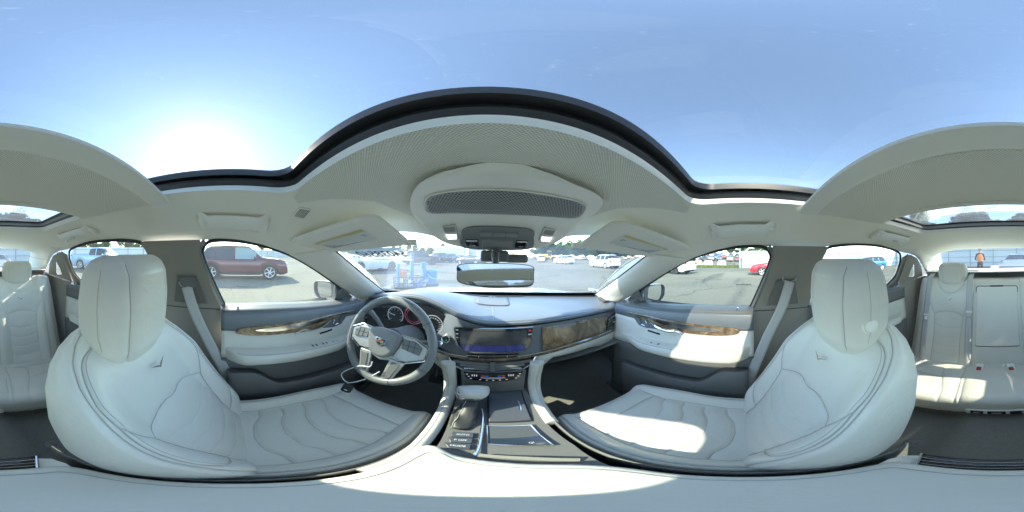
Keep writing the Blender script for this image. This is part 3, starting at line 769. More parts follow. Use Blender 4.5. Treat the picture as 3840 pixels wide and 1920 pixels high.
def front_seat(cx, dy, name, label):
    st = thing(name, label, 'car seat', (cx, 0.1 + dy, ZC - 1.03), 'front bucket seats')
    sh = lambda vf: ([(p[0], p[1] + dy, p[2]) for p in vf[0]], vf[1])
    (bv, bf), (O, et, en, brow, bXS, bTs) = seat_back(cx)
    bk = obj('backrest', *sh((bv, bf)), LEATHER, st, autos=None, fixn=True)
    O = O + np.array([0, dy, 0])
    chevron(O + et * 0.475 + en * 0.016, (1, 0, 0), et, en, 0.034, bk)
    cvf, (crow, cXS, cys, clines, cpl) = seat_cushion(cx)
    cu = obj('seat_cushion', *sh(cvf), LEATHER, st, autos=None, fixn=True)
    D3 = np.array([0, dy, 0])
    seam_on(brow, bXS, bTs, BACK_LINES, bk, D3 + en * 0.0012)
    seam_on(brow, bXS, bTs, [[(np.interp(t, bTs, [max(x) for x in bXS]) * 0.865, t) for t in np.linspace(0.05, 0.645, 40)]], bk, D3 + en * 0.0014, r=0.0011)
    seam_on(brow, bXS, bTs, [[(x - 0.007, t) for x, t in BACK_LINES[3]]], bk, D3 + en * 0.0004, r=0.0008)
    seam_on(crow, cXS, cys, clines, cu, D3 + np.array([0, 0, 0.0012])); seam_on(crow, cXS, cys, cpl, cu, D3 + np.array([0, 0, 0.0006]), r=0.0009)
    hvf, (hrow, hXS, hqs, hln) = head_rest(cx, -0.256, -0.147, 0.147, 0.290, 0.064)
    hr = obj('headrest', *sh(hvf), LEATHER, st, autos=None, fixn=True)
    seam_on(hrow, hXS, hqs, [[(x, q) for x, q in hln[0] if q > 0.12]], hr, D3 + np.array([0, 0.0010, 0]), nf=90, r=0.0008)
    seam_on(hrow, hXS, hqs, [[(np.interp(q, hqs, [max(x) for x in hXS]) * 0.985, q) for q in np.linspace(0.25, 0.92, 30)]], hr, D3 + np.array([0, 0.0006, 0]), nf=90, r=0.0008)
    for s in (-1, 1):
        obj('headrest_post', *tube([(cx + s * 0.045, -0.27 + dy, -0.20), (cx + s * 0.045, -0.275 + dy, -0.30)], 0.007, 8), CHROME, hr)
    if cx > 0:
        M = Matrix.Translation((cx - 0.138, -0.232 + dy, -0.165)) @ Euler((0, R(-90), R(-12))).to_matrix().to_4x4()
        obj('adjuster_button', *lathe([(0.0001, 0.006), (0.014, 0.006), (0.0165, 0.004), (0.017, 0.0), (0.023, 0.0), (0.024, -0.004)], 24, M), PLASTIC, hr)
    # piping along the cushion bolster and the dark plastic valance below
    for s in (-1, 1):
        v, f = box((cx + s * 0.215, 0.19 + dy, -0.905), (0.025, 0.44, 0.10)); obj('side_valance', v, f, DARK, st, bevel=0.012)
    for s in (-1, 1):
        v, f = box((cx + s * 0.17, 0.19 + dy, -1.0), (0.04, 0.5, 0.05)); obj('seat_rail', v, f, RUBBER, st, bevel=0.005)
    # hard back shell
    rows = []
    for T in np.linspace(0.02, 0.56, 14):
        c = O + et * T + en * (-0.133 + 0.01 * math.sin(T * 5)); ws = 0.93 * float(np.interp(T, [0.0, 0.05, 0.14, 0.28, 0.42, 0.52, 0.58], [0.205, 0.222, 0.236, 0.246, 0.244, 0.232, 0.212])); rows.append([tuple(c + np.array([x, 0, 0]) + en * (0.05 * (abs(x) / ws) ** 4)) for x in np.linspace(-ws, ws, 13)])
    obj('back_shell', *grid(np.array(rows)), DARK, st, solid=0.006)
    return st
driver = front_seat(-0.377, 0.0, 'driver_seat', 'pale grey leather driver seat facing the steering wheel, chevron emblem on backrest')
pas = front_seat(0.377, -0.03, 'passenger_seat', 'pale grey leather passenger seat with round button on the side of its headrest')

# ---------------------------------------------------------------- rear bench
rb = thing('rear_bench', 'pale grey leather rear bench with folding centre armrest and two headrests', 'rear bench', (0, -1.0, ZC - 1.03))
tl = math.atan2(0.22, 0.71); ET = np.array([0, -math.sin(tl), math.cos(tl)]); EN = np.array([0, math.cos(tl), math.sin(tl)])
RO = np.array([0, -1.075, -0.875])
xs = np.linspace(-0.665, 0.665, 330); Tq = np.concatenate([np.linspace(0, 0.70, 190), 0.70 + 0.045 * np.sin(np.linspace(0.05, math.pi / 2, 20))])
def bench_lines(c):
    m = lambda pl: [(c + s * a, b) for s in (-1, 1) for a, b in [(0, 0)]]
    out = []
    for s in (-1, 1):
        out += [[(c + s * a, b) for a, b in pl] for pl in
                (arc([(0.105, 0.0), (0.105, 0.25), (0.118, 0.42)], 5), arc([(0.118, 0.42), (0.06, 0.445), (0.0, 0.45)], 4), arc([(0.118, 0.42), (0.155, 0.50), (0.185, 0.53), (0.19, 0.62)], 5),
                 arc([(0.0, 0.60), (0.05, 0.615), (0.10, 0.66), (0.115, 0.72)], 4), arc([(0.19, 0.0), (0.19, 0.5)], 4))]
    return out
XX, TT = np.meshgrid(xs, Tq, indexing='ij')
ln = bench_lines(0.375) + bench_lines(-0.375) + [[(0.178, -0.1), (0.178, 0.9)], [(-0.178, -0.1), (-0.178, 0.9)]]
F = groove(XX, TT, ln, 0.0042, 0.0040)
for c in (-0.375, 0.375):
    for t in (0.08, 0.16, 0.24, 0.32): F += groove(XX, TT, [arc([(c - 0.10, t + 0.012), (c - 0.05, t - 0.004), (c, t - 0.01), (c + 0.05, t - 0.004), (c + 0.10, t + 0.012)], 4)], 0.0022, 0.004)
    u = np.abs(XX - c); F += -0.018 * np.exp(-(u / 0.10) ** 2) * (TT < 0.60) * sstep(0.0, 0.08, TT) * (1 - sstep(0.42, 0.58, TT)) + 0.018 * np.exp(-((u - 0.165) / 0.045) ** 2)
F += -0.05 * sstep(0.60, 0.70, np.abs(XX)) - 0.02 * sstep(0.60, 0.74, TT)
over = np.clip((TT - 0.70) / 0.045, 0, 1); F += -0.07 * (1 - np.sqrt(np.clip(1 - over ** 2, 0, 1)))
P = RO + XX[..., None] * np.array([1, 0, 0]) + TT[..., None] * ET + F[..., None] * EN
v, f = grid(P)
for pl in ln[:10] + [[(x, t) for x in (c,) for t in np.linspace(0.02, 0.72, 12)] for c in (0.178, -0.178)]:
    ii = [(int(np.clip(round((x + 0.665) / 1.33 * 329), 0, 329)), int(np.clip(np.searchsorted(Tq, t), 0, len(Tq) - 1))) for x, t in pl if t >= 0]
    obj('seam', *tube([P[a, b] + EN * 0.0012 for a, b in ii], 0.0014, 4), SEAM, rb)
# top roll carried back to the shelf
bk = obj('backrest', v, f, LEATHER, rb, autos=None)
P = np.array([[P[i, -1], P[i, -1] + np.array([0, -0.07, 0.0])] for i in range(0, 330, 6)])
obj('backrest_top', *grid(P), LEATHER, rb)
# folding centre armrest
po = rrect(-0.157, 0.185, 0.157, 0.665, 0.018)
v, f = prism(po, lambda a, b, t: tuple(RO + np.array([a, 0, 0]) + ET * b + EN * (t - 0.004)), 0.016)
arm = obj('folding_armrest', v, f, LEATHER, rb, bevel=0.010, seg=4, fixn=True)
obj('armrest_gap', *tube([RO + np.array([a, 0, 0]) + ET * b + EN * 0.0012 for a, b in rrect(-0.1605, 0.1815, 0.1605, 0.6685, 0.02)], 0.0028, 5, True), RUBBER, rb)
v, f = box(RO + ET * 0.668 + EN * 0.006, (0.10, 0.012, 0.010)); obj('pull_slot', v, f, RUBBER, arm)
for c in (-0.375, 0.375):
    chevron(RO + np.array([c, 0, 0]) + ET * 0.555 + EN * 0.005, (1, 0, 0), ET, EN, 0.028, bk)
    hr = obj('headrest', *head_rest(c * 0.985, -1.34, -0.15, 0.128, 0.20, 0.058)[0], LEATHER, rb, autos=None, fixn=True)
# cushion
ys = np.concatenate([np.linspace(-1.09, -0.70, 110), [-0.70 + 0.05 * math.sin(a) for a in np.linspace(0.05, math.pi / 2, 14)], [-0.65, -0.652, -0.66, -0.675]])
nz = len(ys)
def bench_z(x, i):
    y = ys[i]
    if i < 110: z = -0.862 + 0.045 * sstep(-1.09, -0.80, y)
    elif i < 124: z = -0.817 - 0.05 * (1 - math.cos((i - 110) / 13 * math.pi / 2))
    else: z = (-0.90, -0.935, -0.958, -0.966)[i - 124]
    return z
xs2 = np.linspace(-0.69, 0.69, 300)
cl = []
for s in (-1, 1):
    cl += [[(s * a, b) for a, b in pl] for pl in (arc([(0.172, -0.62), (0.185, -0.75), (0.20, -0.9), (0.205, -1.1)], 5), arc([(0.15, -0.62), (0.163, -0.75), (0.178, -0.88)], 5),
                                                 arc([(0.245, -0.60), (0.255, -0.72), (0.30, -0.85), (0.33, -1.0), (0.21, -1.03)], 5), arc([(0.21, -1.025), (0.4, -1.03), (0.66, -1.02)], 5), arc([(0.31, -0.86), (0.45, -0.88), (0.62, -0.86)], 5))]
YY = np.tile(ys, (300, 1)); XX = np.tile(xs2[:, None], (1, nz)); g = groove(XX, YY, cl, 0.0042, 0.0042)
P = np.zeros((300, nz, 3))
for i in range(nz):
    zz = np.array([bench_z(x, i) for x in xs2]); bump = 0.018 * np.exp(-(np.abs(xs2) / 0.15) ** 4) - 0.012 * np.exp(-((np.abs(xs2) - 0.42) / 0.12) ** 2) * (ys[i] < -0.75)
    fwd = 0.03 * np.exp(-((np.abs(xs2) - 0.42) / 0.16) ** 2) * sstep(-0.9, -0.68, ys[i])
    P[:, i, 0] = xs2; P[:, i, 1] = ys[i] + fwd; P[:, i, 2] = zz + (bump if i < 124 else bump * 0.6) + g[:, i]
bc = obj('bench_cushion', *grid(P), LEATHER, rb, autos=None)
for pl in cl:
    ii = [(int(np.clip(round((x + 0.69) / 1.38 * 299), 0, 299)), int(np.clip(np.searchsorted(ys[:110], y), 0, 109))) for x, y in pl if y <= -0.70]
    if len(ii) > 2: obj('seam', *tube([P[a, b] + np.array([0, 0, 0.0012]) for a, b in ii], 0.0014, 4), SEAM, bc)
v, f = box((0, -0.70, -1.0), (1.36, 0.06, 0.10)); obj('bench_base', v, f, CARPET, rb)
# outlet panel in the cushion front
v, f = prism(rrect(-0.125, -0.022, 0.125, 0.022, 0.012), lambda a, b, t: (a, -0.648 + t * 0.9, -0.913 + b + t * 0.1), 0.012)
op = obj('outlet_panel', v, f, PLASTIC, rb, bevel=0.004, fixn=True)
for c, w in ((0.078, 0.026), (0.0, 0.036), (-0.076, 0.024)):
    v, f = prism(rrect(c - w, -0.015, c + w, 0.015, 0.005), lambda a, b, t: (a, -0.6365 + t, -0.911 + b), 0.003)
    cv = obj('outlet_cover', v, f, BLACK, op, bevel=0.0015, fixn=True)
    if c >= 0:
        for k in range(2):
            obj('print', *box((c, -0.6332, -0.917 + 0.008 * k), (w * 1.1, 0.0004, 0.002)), WHITEP, cv)
# red buckle buttons poking from the cushion
for x in (0.115, -0.085):
    b = thing('belt_buckle', 'red-buttoned seat belt buckle in the rear bench, ' + ('behind the passenger seat side of the armrest' if x > 0 else 'behind the driver seat side of the armrest'), 'buckle', (x, -1.02, ZC - 0.85))
    rot = Euler((R(-25), 0, R(-12 if x > 0 else 12))).to_matrix()
    obj('buckle_case', *box((x, -1.02, -0.842), (0.05, 0.075, 0.03), rot), PLASTIC, b, bevel=0.006)
    obj('release_button', *box((x, -1.0, -0.829), (0.030, 0.028, 0.012), rot), mat('red_button', (0.42, 0.04, 0.03), 0.5), b, bevel=0.003)

# ---------------------------------------------------------------- seat belts
def strap(pts, w, name, parent, m=BELT, side=None):
    P = spline(pts, 8); rows = []
    for i, p in enumerate(P):
        a = P[max(i - 1, 0)]; b = P[min(i + 1, len(P) - 1)]; t = (b - a) / np.linalg.norm(b - a)
        s_ = np.array(side, float); s_ = s_ - t * s_.dot(t); s_ /= np.linalg.norm(s_)
        rows.append([tuple(p + s_ * q) for q in (-w / 2, -w / 4, 0, w / 4, w / 2)])
    return obj(name, *grid(np.array(rows)), m, parent, solid=0.0018)
for s, nm, zr, yr in ((-1, 'driver', -0.135, -0.192), (1, 'passenger', -0.095, -0.206)):
    th = thing('seat_belt', 'grey seat belt running from the dark centre pillar down beside the ' + nm + ' seat', 'seat belt', (s * 0.68, -0.1, ZC - 0.95))
    xr = 0.655 - 0.42 * zr
    side = (0.12 * s, 1.0, 0)
    strap([(s * (xr - 0.012), yr, zr - 0.01), (s * (xr - 0.005), yr + 0.035, zr - 0.13), (s * (0.715), yr + 0.10, zr - 0.30), (s * 0.685, yr + 0.165, -0.58), (s * 0.665, yr + 0.20, -0.75), (s * 0.66, yr + 0.21, -0.90)], 0.046, 'webbing', th, BELT, side)
    ring = [(s * (xr - 0.010 - 0.006 * math.sin(a)), yr + 0.032 * math.cos(a), zr + 0.004 + 0.016 * math.sin(a)) for a in np.linspace(R(150), R(390), 20)]
    obj('guide_ring', *tube(ring, 0.0042, 8), mat('dull_steel', (0.45, 0.45, 0.44), 0.35, metal=0.8), th)
    obj('anchor', *box((s * 0.665, yr + 0.215, -0.905), (0.02, 0.05, 0.09)), DARK, th, bevel=0.006)
for sx, x0, x1, zt in ((1, 0.56, 0.545, 0.44), (1, 0.212, 0.205, 0.50)):
    th = thing('seat_belt', 'grey rear seat belt lying on the bench backrest, ' + ('beside the rear door pillar' if x0 > 0.4 else 'beside the folding armrest'), 'seat belt', (x0, -1.2, ZC - 0.85))
    pts = [RO + np.array([x0 + (x1 - x0) * q, 0, 0]) + ET * t + EN * e for q, t, e in ((0, 0.80, -0.10), (0.05, 0.757, -0.03), (0.1, 0.70, 0.012), (0.4, 0.5, 0.020), (0.7, 0.25, 0.020), (1, 0.06, 0.012))]
    strap(pts, 0.046, 'webbing', th, BELT, (1, 0, 0))
    tq = RO + np.array([x1 + 0.002, 0, 0]) + ET * zt * 0.92 + EN * 0.024
    obj('latch_plate', *box(tq + ET * 0.0, (0.05, 0.006, 0.018)), PLASTIC, th, bevel=0.003)
    obj('tongue', *box(tq - ET * 0.028, (0.024, 0.003, 0.036), Euler((R(17), 0, 0)).to_matrix()), CHROME, th, bevel=0.001)
    g_ = rrect(x0 - 0.05, -0.016, x0 + 0.05, 0.016, 0.008)
    obj('belt_guide', *prism(g_, lambda a, b, t: (a, -1.42 + b * 1.2, -0.128 + t), 0.008), PLASTIC, th, bevel=0.003)
    obj('guide_slot', *prism(rrect(x0 - 0.038, -0.009, x0 + 0.038, 0.009, 0.004), lambda a, b, t: (a, -1.42 + b * 1.2, -0.1195 + t), 0.001), BLACK, th)
# ================================================================ dashboard
db = thing('dashboard', 'charcoal leather dashboard with burl wood trim and wide touch screen', 'dashboard', (0, 0.8, ZC - 0.75))
NE = spline([(-0.80, 0.84, -0.315), (-0.70, 0.79, -0.275), (-0.595, 0.752, -0.242), (-0.471, 0.724, -0.213), (-0.35, 0.703, -0.199), (-0.245, 0.692, -0.220), (-0.153, 0.685, -0.259), (-0.067, 0.681, -0.285), (0.0, 0.68, -0.294), (0.1, 0.682, -0.296), (0.291, 0.697, -0.302), (0.495, 0.729, -0.318), (0.70, 0.775, -0.342), (0.80, 0.81, -0.358)], 8)
rows = []
for p in NE:
    x = p[0]; far = np.array([x * 0.97, 1.20 - 0.24 * (x / 0.74) ** 2, -0.286]); row = []
    # rolled lip under the near edge, then over the top to the windshield
    for dy, dz in ((0.020, -0.026), (0.006, -0.022), (-0.001, -0.013), (0.0, -0.004)): row.append(p + np.array([0, dy, dz]))
    for q in np.linspace(0.02, 1, 16):
        r_ = p + (far - p) * q; hump = max(0, 0.012 + 0.02 * math.exp(-((x + 0.37) / 0.2) ** 2)) * math.sin(math.pi * min(1, q * 1.05)) ** 0.8
        row.append(r_ + np.array([0, 0, hump]))
    rows.append(row)
pad = obj('dash_pad', *grid(np.array(rows)), DASH, db)
for off in (0.006, 0.012):
    st = []
    for p in NE[4:-4]: st.append((p[0], p[1] + off + 0.002, p[2] + 0.0022 + off * 0.13))
    obj('stitch_line', *tube(st, 0.0011, 4), STITCH, pad)
# centre speaker cover, seam and defroster slot on the pad top
def top_z(x, y):
    i = np.argmin(np.abs(NE[:, 0] - x)); p = NE[i]; fy = 1.20 - 0.24 * (x / 0.74) ** 2
    q = min(1, max(0, (y - p[1]) / (fy - p[1]))); hump = max(0, 0.012 + 0.02 * math.exp(-((x + 0.37) / 0.2) ** 2)) * math.sin(math.pi * min(1, q * 1.05)) ** 0.8
    return p[2] + (-0.286 - p[2]) * q + hump
v, f = patch([(-0.10, 1.06), (-0.088, 0.90), (-0.075, 0.885), (0.085, 0.885), (0.098, 0.90), (0.11, 1.06)], lambda a, b: (a, b, top_z(a, b) + 0.003), 0.02)
obj('speaker_cover', v, f, DARK, pad, solid=0.003)
obj('pad_seam', *tube([(0.002, y, top_z(0.0, y) + 0.0006) for y in np.linspace(0.692, 0.88, 8)], 0.0013, 4), STITCH, pad)
for a0, a1 in ((-0.20, -0.02), (0.03, 0.22)):
    v, f = patch([(a0, 1.09), (a1, 1.09), (a1, 1.115), (a0, 1.115)], lambda a, b: (a, b, top_z(a, b) + 0.002), 0.02)
    sl = obj('defroster_slot', v, f, RUBBER, pad)
    for k in range(12):
        xx = a0 + (a1 - a0) * (k + 0.5) / 12; obj('slot_fin', *box((xx, 1.10, top_z(xx, 1.10) + 0.004), (0.003, 0.022, 0.004)), DARK, sl)
obj('light_sensor', *lathe([(0.001, 0.006), (0.010, 0.004), (0.014, 0.0)], 16, Matrix.Translation((0.005, 1.10, top_z(0.005, 1.1) + 0.002))), DARK, pad)

# face below the lip: follows y = .645 + .2 x^2
def fy(x, o=0.0): return 0.648 + 0.2 * x * x + o
TL = spline([(-0.80, 0, -0.47), (-0.6, 0, -0.445), (-0.40, 0, -0.432), (-0.248, 0, -0.442), (-0.171, 0, -0.459), (0, 0, -0.466), (0.2, 0, -0.459), (0.372, 0, -0.456), (0.587, 0, -0.474), (0.80, 0, -0.50)], 8)
def trim_z(x): return float(np.interp(x, TL[:, 0], TL[:, 2]))
def lip(x): return float(np.interp(x, NE[:, 0], NE[:, 2]))
rows = []
for x in np.linspace(-0.80, 0.80, 81):
    a = lip(x) - 0.02; b = trim_z(x)
    rec = 0.055 * math.exp(-((x + 0.40) / 0.21) ** 6)          # instrument recess behind the wheel
    rows.append([(x, fy(x, 0.025 * (1 - q) + rec * (1 - q * 0.55)), a + (b - a) * q) for q in np.linspace(0, 1, 10)])
obj('dash_face', *grid(np.array(rows)), DASH, db)
# bright trim line and brown line under it
P = [(x, fy(x, -0.006), trim_z(x)) for x in np.linspace(-0.78, 0.78, 60)]
obj('chrome_line', *tube(P, 0.0035, 6, flat=0.005), CHROME, db)
obj('wood_line', *tube([(a, b + 0.001, c - 0.010) for a, b, c in P], 0.006, 6, flat=0.007), WOOD, db)
# burl panel in front of the passenger
v, f = patch([(0.212, -0.330), (0.36, -0.338), (0.52, -0.352), (0.66, -0.378), (0.61, -0.468), (0.46, -0.452), (0.35, -0.447), (0.208, -0.452)], lambda a, b: (a, fy(a, 0.025 * (1 - (lip(a) - 0.02 - b) / (lip(a) - 0.02 - trim_z(a))) - 0.006), b), 0.02)
obj('wood_panel', v, f, WOOD, db, solid=0.006)
# end vents
def vent(cx, w, z0, z1, nm, n=4):
    v, f = prism([(cx - w, z0), (cx + w * 0.75, z0 + 0.012), (cx + w, z1), (cx - w * 0.55, z1 - 0.006)] if cx > 0 else [(cx - w * 0.75, z0 + 0.012), (cx + w, z0), (cx + w * 0.55, z1 - 0.006), (cx - w, z1)], lambda a, b, t: (a, fy(a, -0.002) + t, b), 0.03)
    vo = obj(nm, v, f, BLACK, db, bevel=0.004, fixn=True)
    for k in range(n):
        zz = z0 + 0.02 + (z1 - z0 - 0.03) * k / (n - 1)
        obj('slat', *tube([(cx + q * w * 0.72, fy(cx + q * w * 0.72, -0.004), zz + q * 0.004) for q in (-1, -0.5, 0, 0.5, 1)], 0.004, 6, flat=0.0018), DARK, vo)
    obj('vent_tab', *box((cx, fy(cx, -0.012), (z0 + z1) / 2 + 0.004), (0.035, 0.012, 0.006)), CHROME, vo, bevel=0.002)
    return vo
vent(0.70, 0.075, -0.475, -0.385, 'end_vent')
vent(-0.70, 0.075, -0.455, -0.365, 'end_vent')
for s in (-1, 1):   # demister by the pillar
    v, f = patch([(s * 0.70, 0.83), (s * 0.78, 0.84), (s * 0.76, 0.92), (s * 0.70, 0.90)], lambda a, b: (a, b, top_z(a, b) + 0.004), 0.02)
    dm = obj('demister_vent', v, f, RUBBER, db)
    for k in range(3): obj('slat', *tube([(s * (0.71 + 0.02 * k), 0.84, top_z(s * 0.72, 0.84) + 0.008), (s * (0.705 + 0.02 * k), 0.905, top_z(s * 0.72, 0.9) + 0.008)], 0.004, 6), DARK, dm)

# ---- touch screen
SO = [(-0.154, -0.306), (0.161, -0.306), (0.158, -0.36), (0.150, -0.405), (0.130, -0.428), (0.09, -0.434), (-0.075, -0.434), (-0.115, -0.428), (-0.14, -0.40), (-0.150, -0.36)]
SY = lambda a, b: 0.636 - 0.10 * (-0.30 - b) * -1 * 0.35 + 0.0
v, f = prism(SO, lambda a, b, t: (a, SY(a, b) - t, b), -0.008)
ts = obj('touch_screen', v, f, mat('screen_glass', (0.004, 0.005, 0.008), 0.08, coat=1.0), db, fixn=True)
SCR = mat('lit_screen_blue', (0.01, 0.01, 0.03), 0.12, coat=0.6, emit=(0.03, 0.05, 0.26), estr=0.06)
obj('blue_display', [(a, SY(a, b) - 0.0012, b) for a, b in ((-0.128, -0.392), (0.132, -0.392), (0.122, -0.428), (-0.112, -0.428))], [(0, 1, 2, 3)], SCR, ts, smooth=False)
obj('dim_display', [(a, SY(a, b) - 0.001, b) for a, b in ((-0.132, -0.318), (0.134, -0.318), (0.134, -0.391), (-0.130, -0.391))], [(0, 1, 2, 3)], mat('screen_dim', (0.05, 0.055, 0.065), 0.22, coat=0.8, var=0.5, vscale=30), ts, smooth=False)
for k, z in enumerate((-0.317, -0.337, -0.356)):
    obj('touch_icon', *box((-0.143, SY(0, z) - 0.001, z), (0.010, 0.0008, 0.005)), WHITEP, ts)
for k, (z, m_) in enumerate(((-0.320, mat('hazard_red', (0.5, 0.02, 0.02), 0.5, emit=(1, 0.05, 0.05), estr=0.06)), (-0.340, WHITEP))):
    o2 = [(-0.006, -0.004), (0.006, -0.004), (0, 0.006)] if k == 0 else [(-0.007, -0.003), (0.007, -0.003), (0.007, 0.003), (-0.007, 0.003)]
    obj('touch_icon', [(0.147 + a, SY(0, z) - 0.0014, z + b) for a, b in o2], [tuple(range(len(o2)))], m_, ts, smooth=False)
obj('screen_bezel', *tube([(a, SY(a, b) - 0.001, b) for a, b in SO[1:] + SO[:1]], 0.0035, 6), DARK, ts)
# start button
M = Matrix.Translation((-0.195, fy(-0.195, 0.010), -0.384)) @ Euler((R(82), 0, 0)).to_matrix().to_4x4()
sb = obj('start_button', *lathe([(0.0001, 0.008), (0.014, 0.008), (0.0145, 0.006), (0.0185, 0.009), (0.0195, 0.0), (0.0195, -0.02)], 28, M), CHROME, db)
obj('button_cap', *lathe([(0.0001, 0.0088), (0.0138, 0.0088), (0.014, 0.0)], 24, M), BLACK, sb)
obj('green_light', *place(box((0.003, -0.005, 0.0092), (0.005, 0.002, 0.0006)), M.translation, M.to_3x3().col[0], M.to_3x3().col[1], M.to_3x3().col[2]), mat('green_led', (0.02, 0.5, 0.1), 0.4, emit=(0.1, 1, 0.25), estr=0.15), sb)
# volume bar under the screen
v, f = prism([(-0.105, -0.440), (0.105, -0.440), (0.098, -0.452), (0.05, -0.4575), (-0.05, -0.4575), (-0.098, -0.452)], lambda a, b, t: (a, 0.628 + t, b), 0.012)
vb = obj('touch_bar', v, f, BLACK, db, bevel=0.002, fixn=True)
obj('bar_edge', *tube([(a, 0.6265, -0.441) for a in (-0.104, 0, 0.104)], 0.0012, 4), CHROME, vb)
for a in (-0.055, 0.055): obj('bar_mark', *box((a, 0.627, -0.447), (0.002, 0.001, 0.008)), WHITEP, vb)
# centre vents
VO = [(-0.172, -0.478), (0.168, -0.478), (0.150, -0.503), (0.110, -0.518), (0.05, -0.526), (0, -0.528), (-0.05, -0.526), (-0.112, -0.518), (-0.152, -0.503)]
v, f = prism(VO, lambda a, b, t: (a, 0.606 + 0.15 * a * a + 0.6 * (b + 0.528) + t, b), 0.04); cv = obj('center_vent', v, f, BLACK, db, fixn=True)
for k in range(3):
    z = -0.486 - 0.0115 * k; w = 0.155 - 0.03 * k
    obj('slat', *tube([(a, 0.602 + 0.15 * a * a + 0.6 * (z + 0.528), z - 0.010 * (1 - abs(a) / w) * 0.6) for a in np.linspace(-w, w, 13)], 0.006, 6, flat=0.0017), DARK, cv)
obj('vent_divider', *box((0, 0.617, -0.503), (0.022, 0.012, 0.052), Euler((R(-31), 0, 0)).to_matrix()), DARK, cv, bevel=0.003)
for a in (-0.088, 0.088): obj('vent_tab', *box((a, 0.612, -0.507), (0.042, 0.012, 0.005), Euler((0, 0.06 * (1 if a > 0 else -1), 0)).to_matrix()), CHROME, cv, bevel=0.002)
obj('vent_frame', *tube([(a, 0.603 + 0.15 * a * a + 0.6 * (b + 0.528), b) for a, b in [(-0.178, -0.472)] + VO[:0:-1][0:7] + [(0.176, -0.472)]], 0.0038, 6), CHROME, db)
# climate panel
v, f = patch([(-0.118, -0.512), (0.124, -0.512), (0.113, -0.64), (-0.108, -0.64)], lambda a, b: (a, 0.60 + 0.12 * (b + 0.5), b), 0.03)
obj('stack_face', v, f, DARK, db)
CO = [(-0.108, -0.520), (0.113, -0.520), (0.104, -0.545), (0.088, -0.560), (0.04, -0.568), (-0.04, -0.568), (-0.082, -0.560), (-0.099, -0.545)]
cyy = lambda b: 0.594 + 0.12 * (b + 0.5)
v, f = prism(CO, lambda a, b, t: (a, cyy(b) + t, b), 0.01); cp = obj('climate_panel', v, f, BLACK, db, fixn=True)
v, f = prism([(-0.045, -0.543), (0.048, -0.543), (0.044, -0.548), (0.02, -0.552), (-0.018, -0.552), (-0.04, -0.548)], lambda a, b, t: (a, cyy(b) - 0.003 + t, b), 0.006)
obj('silver_bar', v, f, CHROME, cp, bevel=0.001, fixn=True)
LED = mat('white_led', (0.55, 0.55, 0.56), 0.5, emit=(1, 1, 1), estr=0.06)
for a, b in ((-0.094, -0.528), (-0.088, -0.540), (-0.08, -0.552), (0.099, -0.528), (0.093, -0.540), (0.085, -0.552), (-0.045, -0.557), (-0.022, -0.559), (0.002, -0.560), (0.026, -0.559), (0.05, -0.557)):
    obj('panel_icon', *box((a, cyy(b) - 0.0008, b), (0.007, 0.0006, 0.003)), LED, cp)
for a, c in ((-0.036, 'r'), (-0.022, 'b'), (0.024, 'b'), (0.038, 'r')):
    obj('panel_icon', *box((a, cyy(-0.535) - 0.0008, -0.535), (0.011, 0.0006, 0.003)), mat('led_red', (0.5, 0.05, 0.03), 0.5, emit=(1, 0.06, 0.03), estr=0.08) if c == 'r' else mat('led_blue', (0.05, 0.1, 0.6), 0.5, emit=(0.05, 0.2, 1), estr=0.10), cp)
for x in (-0.067, 0.066):
    for k in range(3): obj('panel_icon', *box((x + 0.008 * (k - 1), cyy(-0.533) - 0.0008, -0.533), (0.0035, 0.0006, 0.011)), LED, cp)
# lower light-grey wings, glove box and knee panels
rows = []
for x in np.linspace(0.172, 0.82, 30):
    a = trim_z(x) - 0.016; b = float(np.interp(x, [0.172, 0.256, 0.49, 0.65, 0.82], [-0.60, -0.512, -0.535, -0.585, -0.62]))
    rows.append([(x, fy(x, -0.004 + 0.03 * math.sin(math.pi * q * 0.5) * -1 * (1 - q) + 0.012 * q), a + (b - a) * q) for q in np.linspace(0, 1, 8)])
g1 = obj('glove_box', *grid(np.array(rows)), LEATHER, db, solid=0.006)
rows = []
for x in np.linspace(-0.80, -0.178, 30):
    a = trim_z(x) - 0.016; b = float(np.interp(x, [-0.80, -0.5, -0.27, -0.178], [-0.56, -0.54, -0.520, -0.60]))
    rows.append([(x, fy(x, -0.004 + 0.012 * q), a + (b - a) * q) for q in np.linspace(0, 1, 8)])
obj('knee_panel', *grid(np.array(rows)), LEATHER, db, solid=0.006)
for sx, xx in ((1, 0.27), (-1, -0.235)):
    obj('panel_gap', *tube([(xx, fy(xx, -0.008), trim_z(xx) - 0.018), (xx - sx * 0.004, fy(xx, -0.010), -0.49), (xx - sx * 0.012, fy(xx, -0.004), -0.515)], 0.0012, 4), RUBBER, db)
# dark underside to the toe board
rows = [[(x, 0.68 + 0.46 * q, -0.56 - 0.05 * q) for q in (0, 0.5, 1)] for x in np.linspace(-0.82, 0.82, 12)]
obj('under_dash', *grid(np.array(rows)), CARPET, db)
for s in (-1, 1):
    rows = [[(s * 0.83, y, z) for z in (-0.3, -1.06)] for y in (0.62, 1.15)]; obj('footwell_side', *grid(np.array(rows)), CARPET, db)

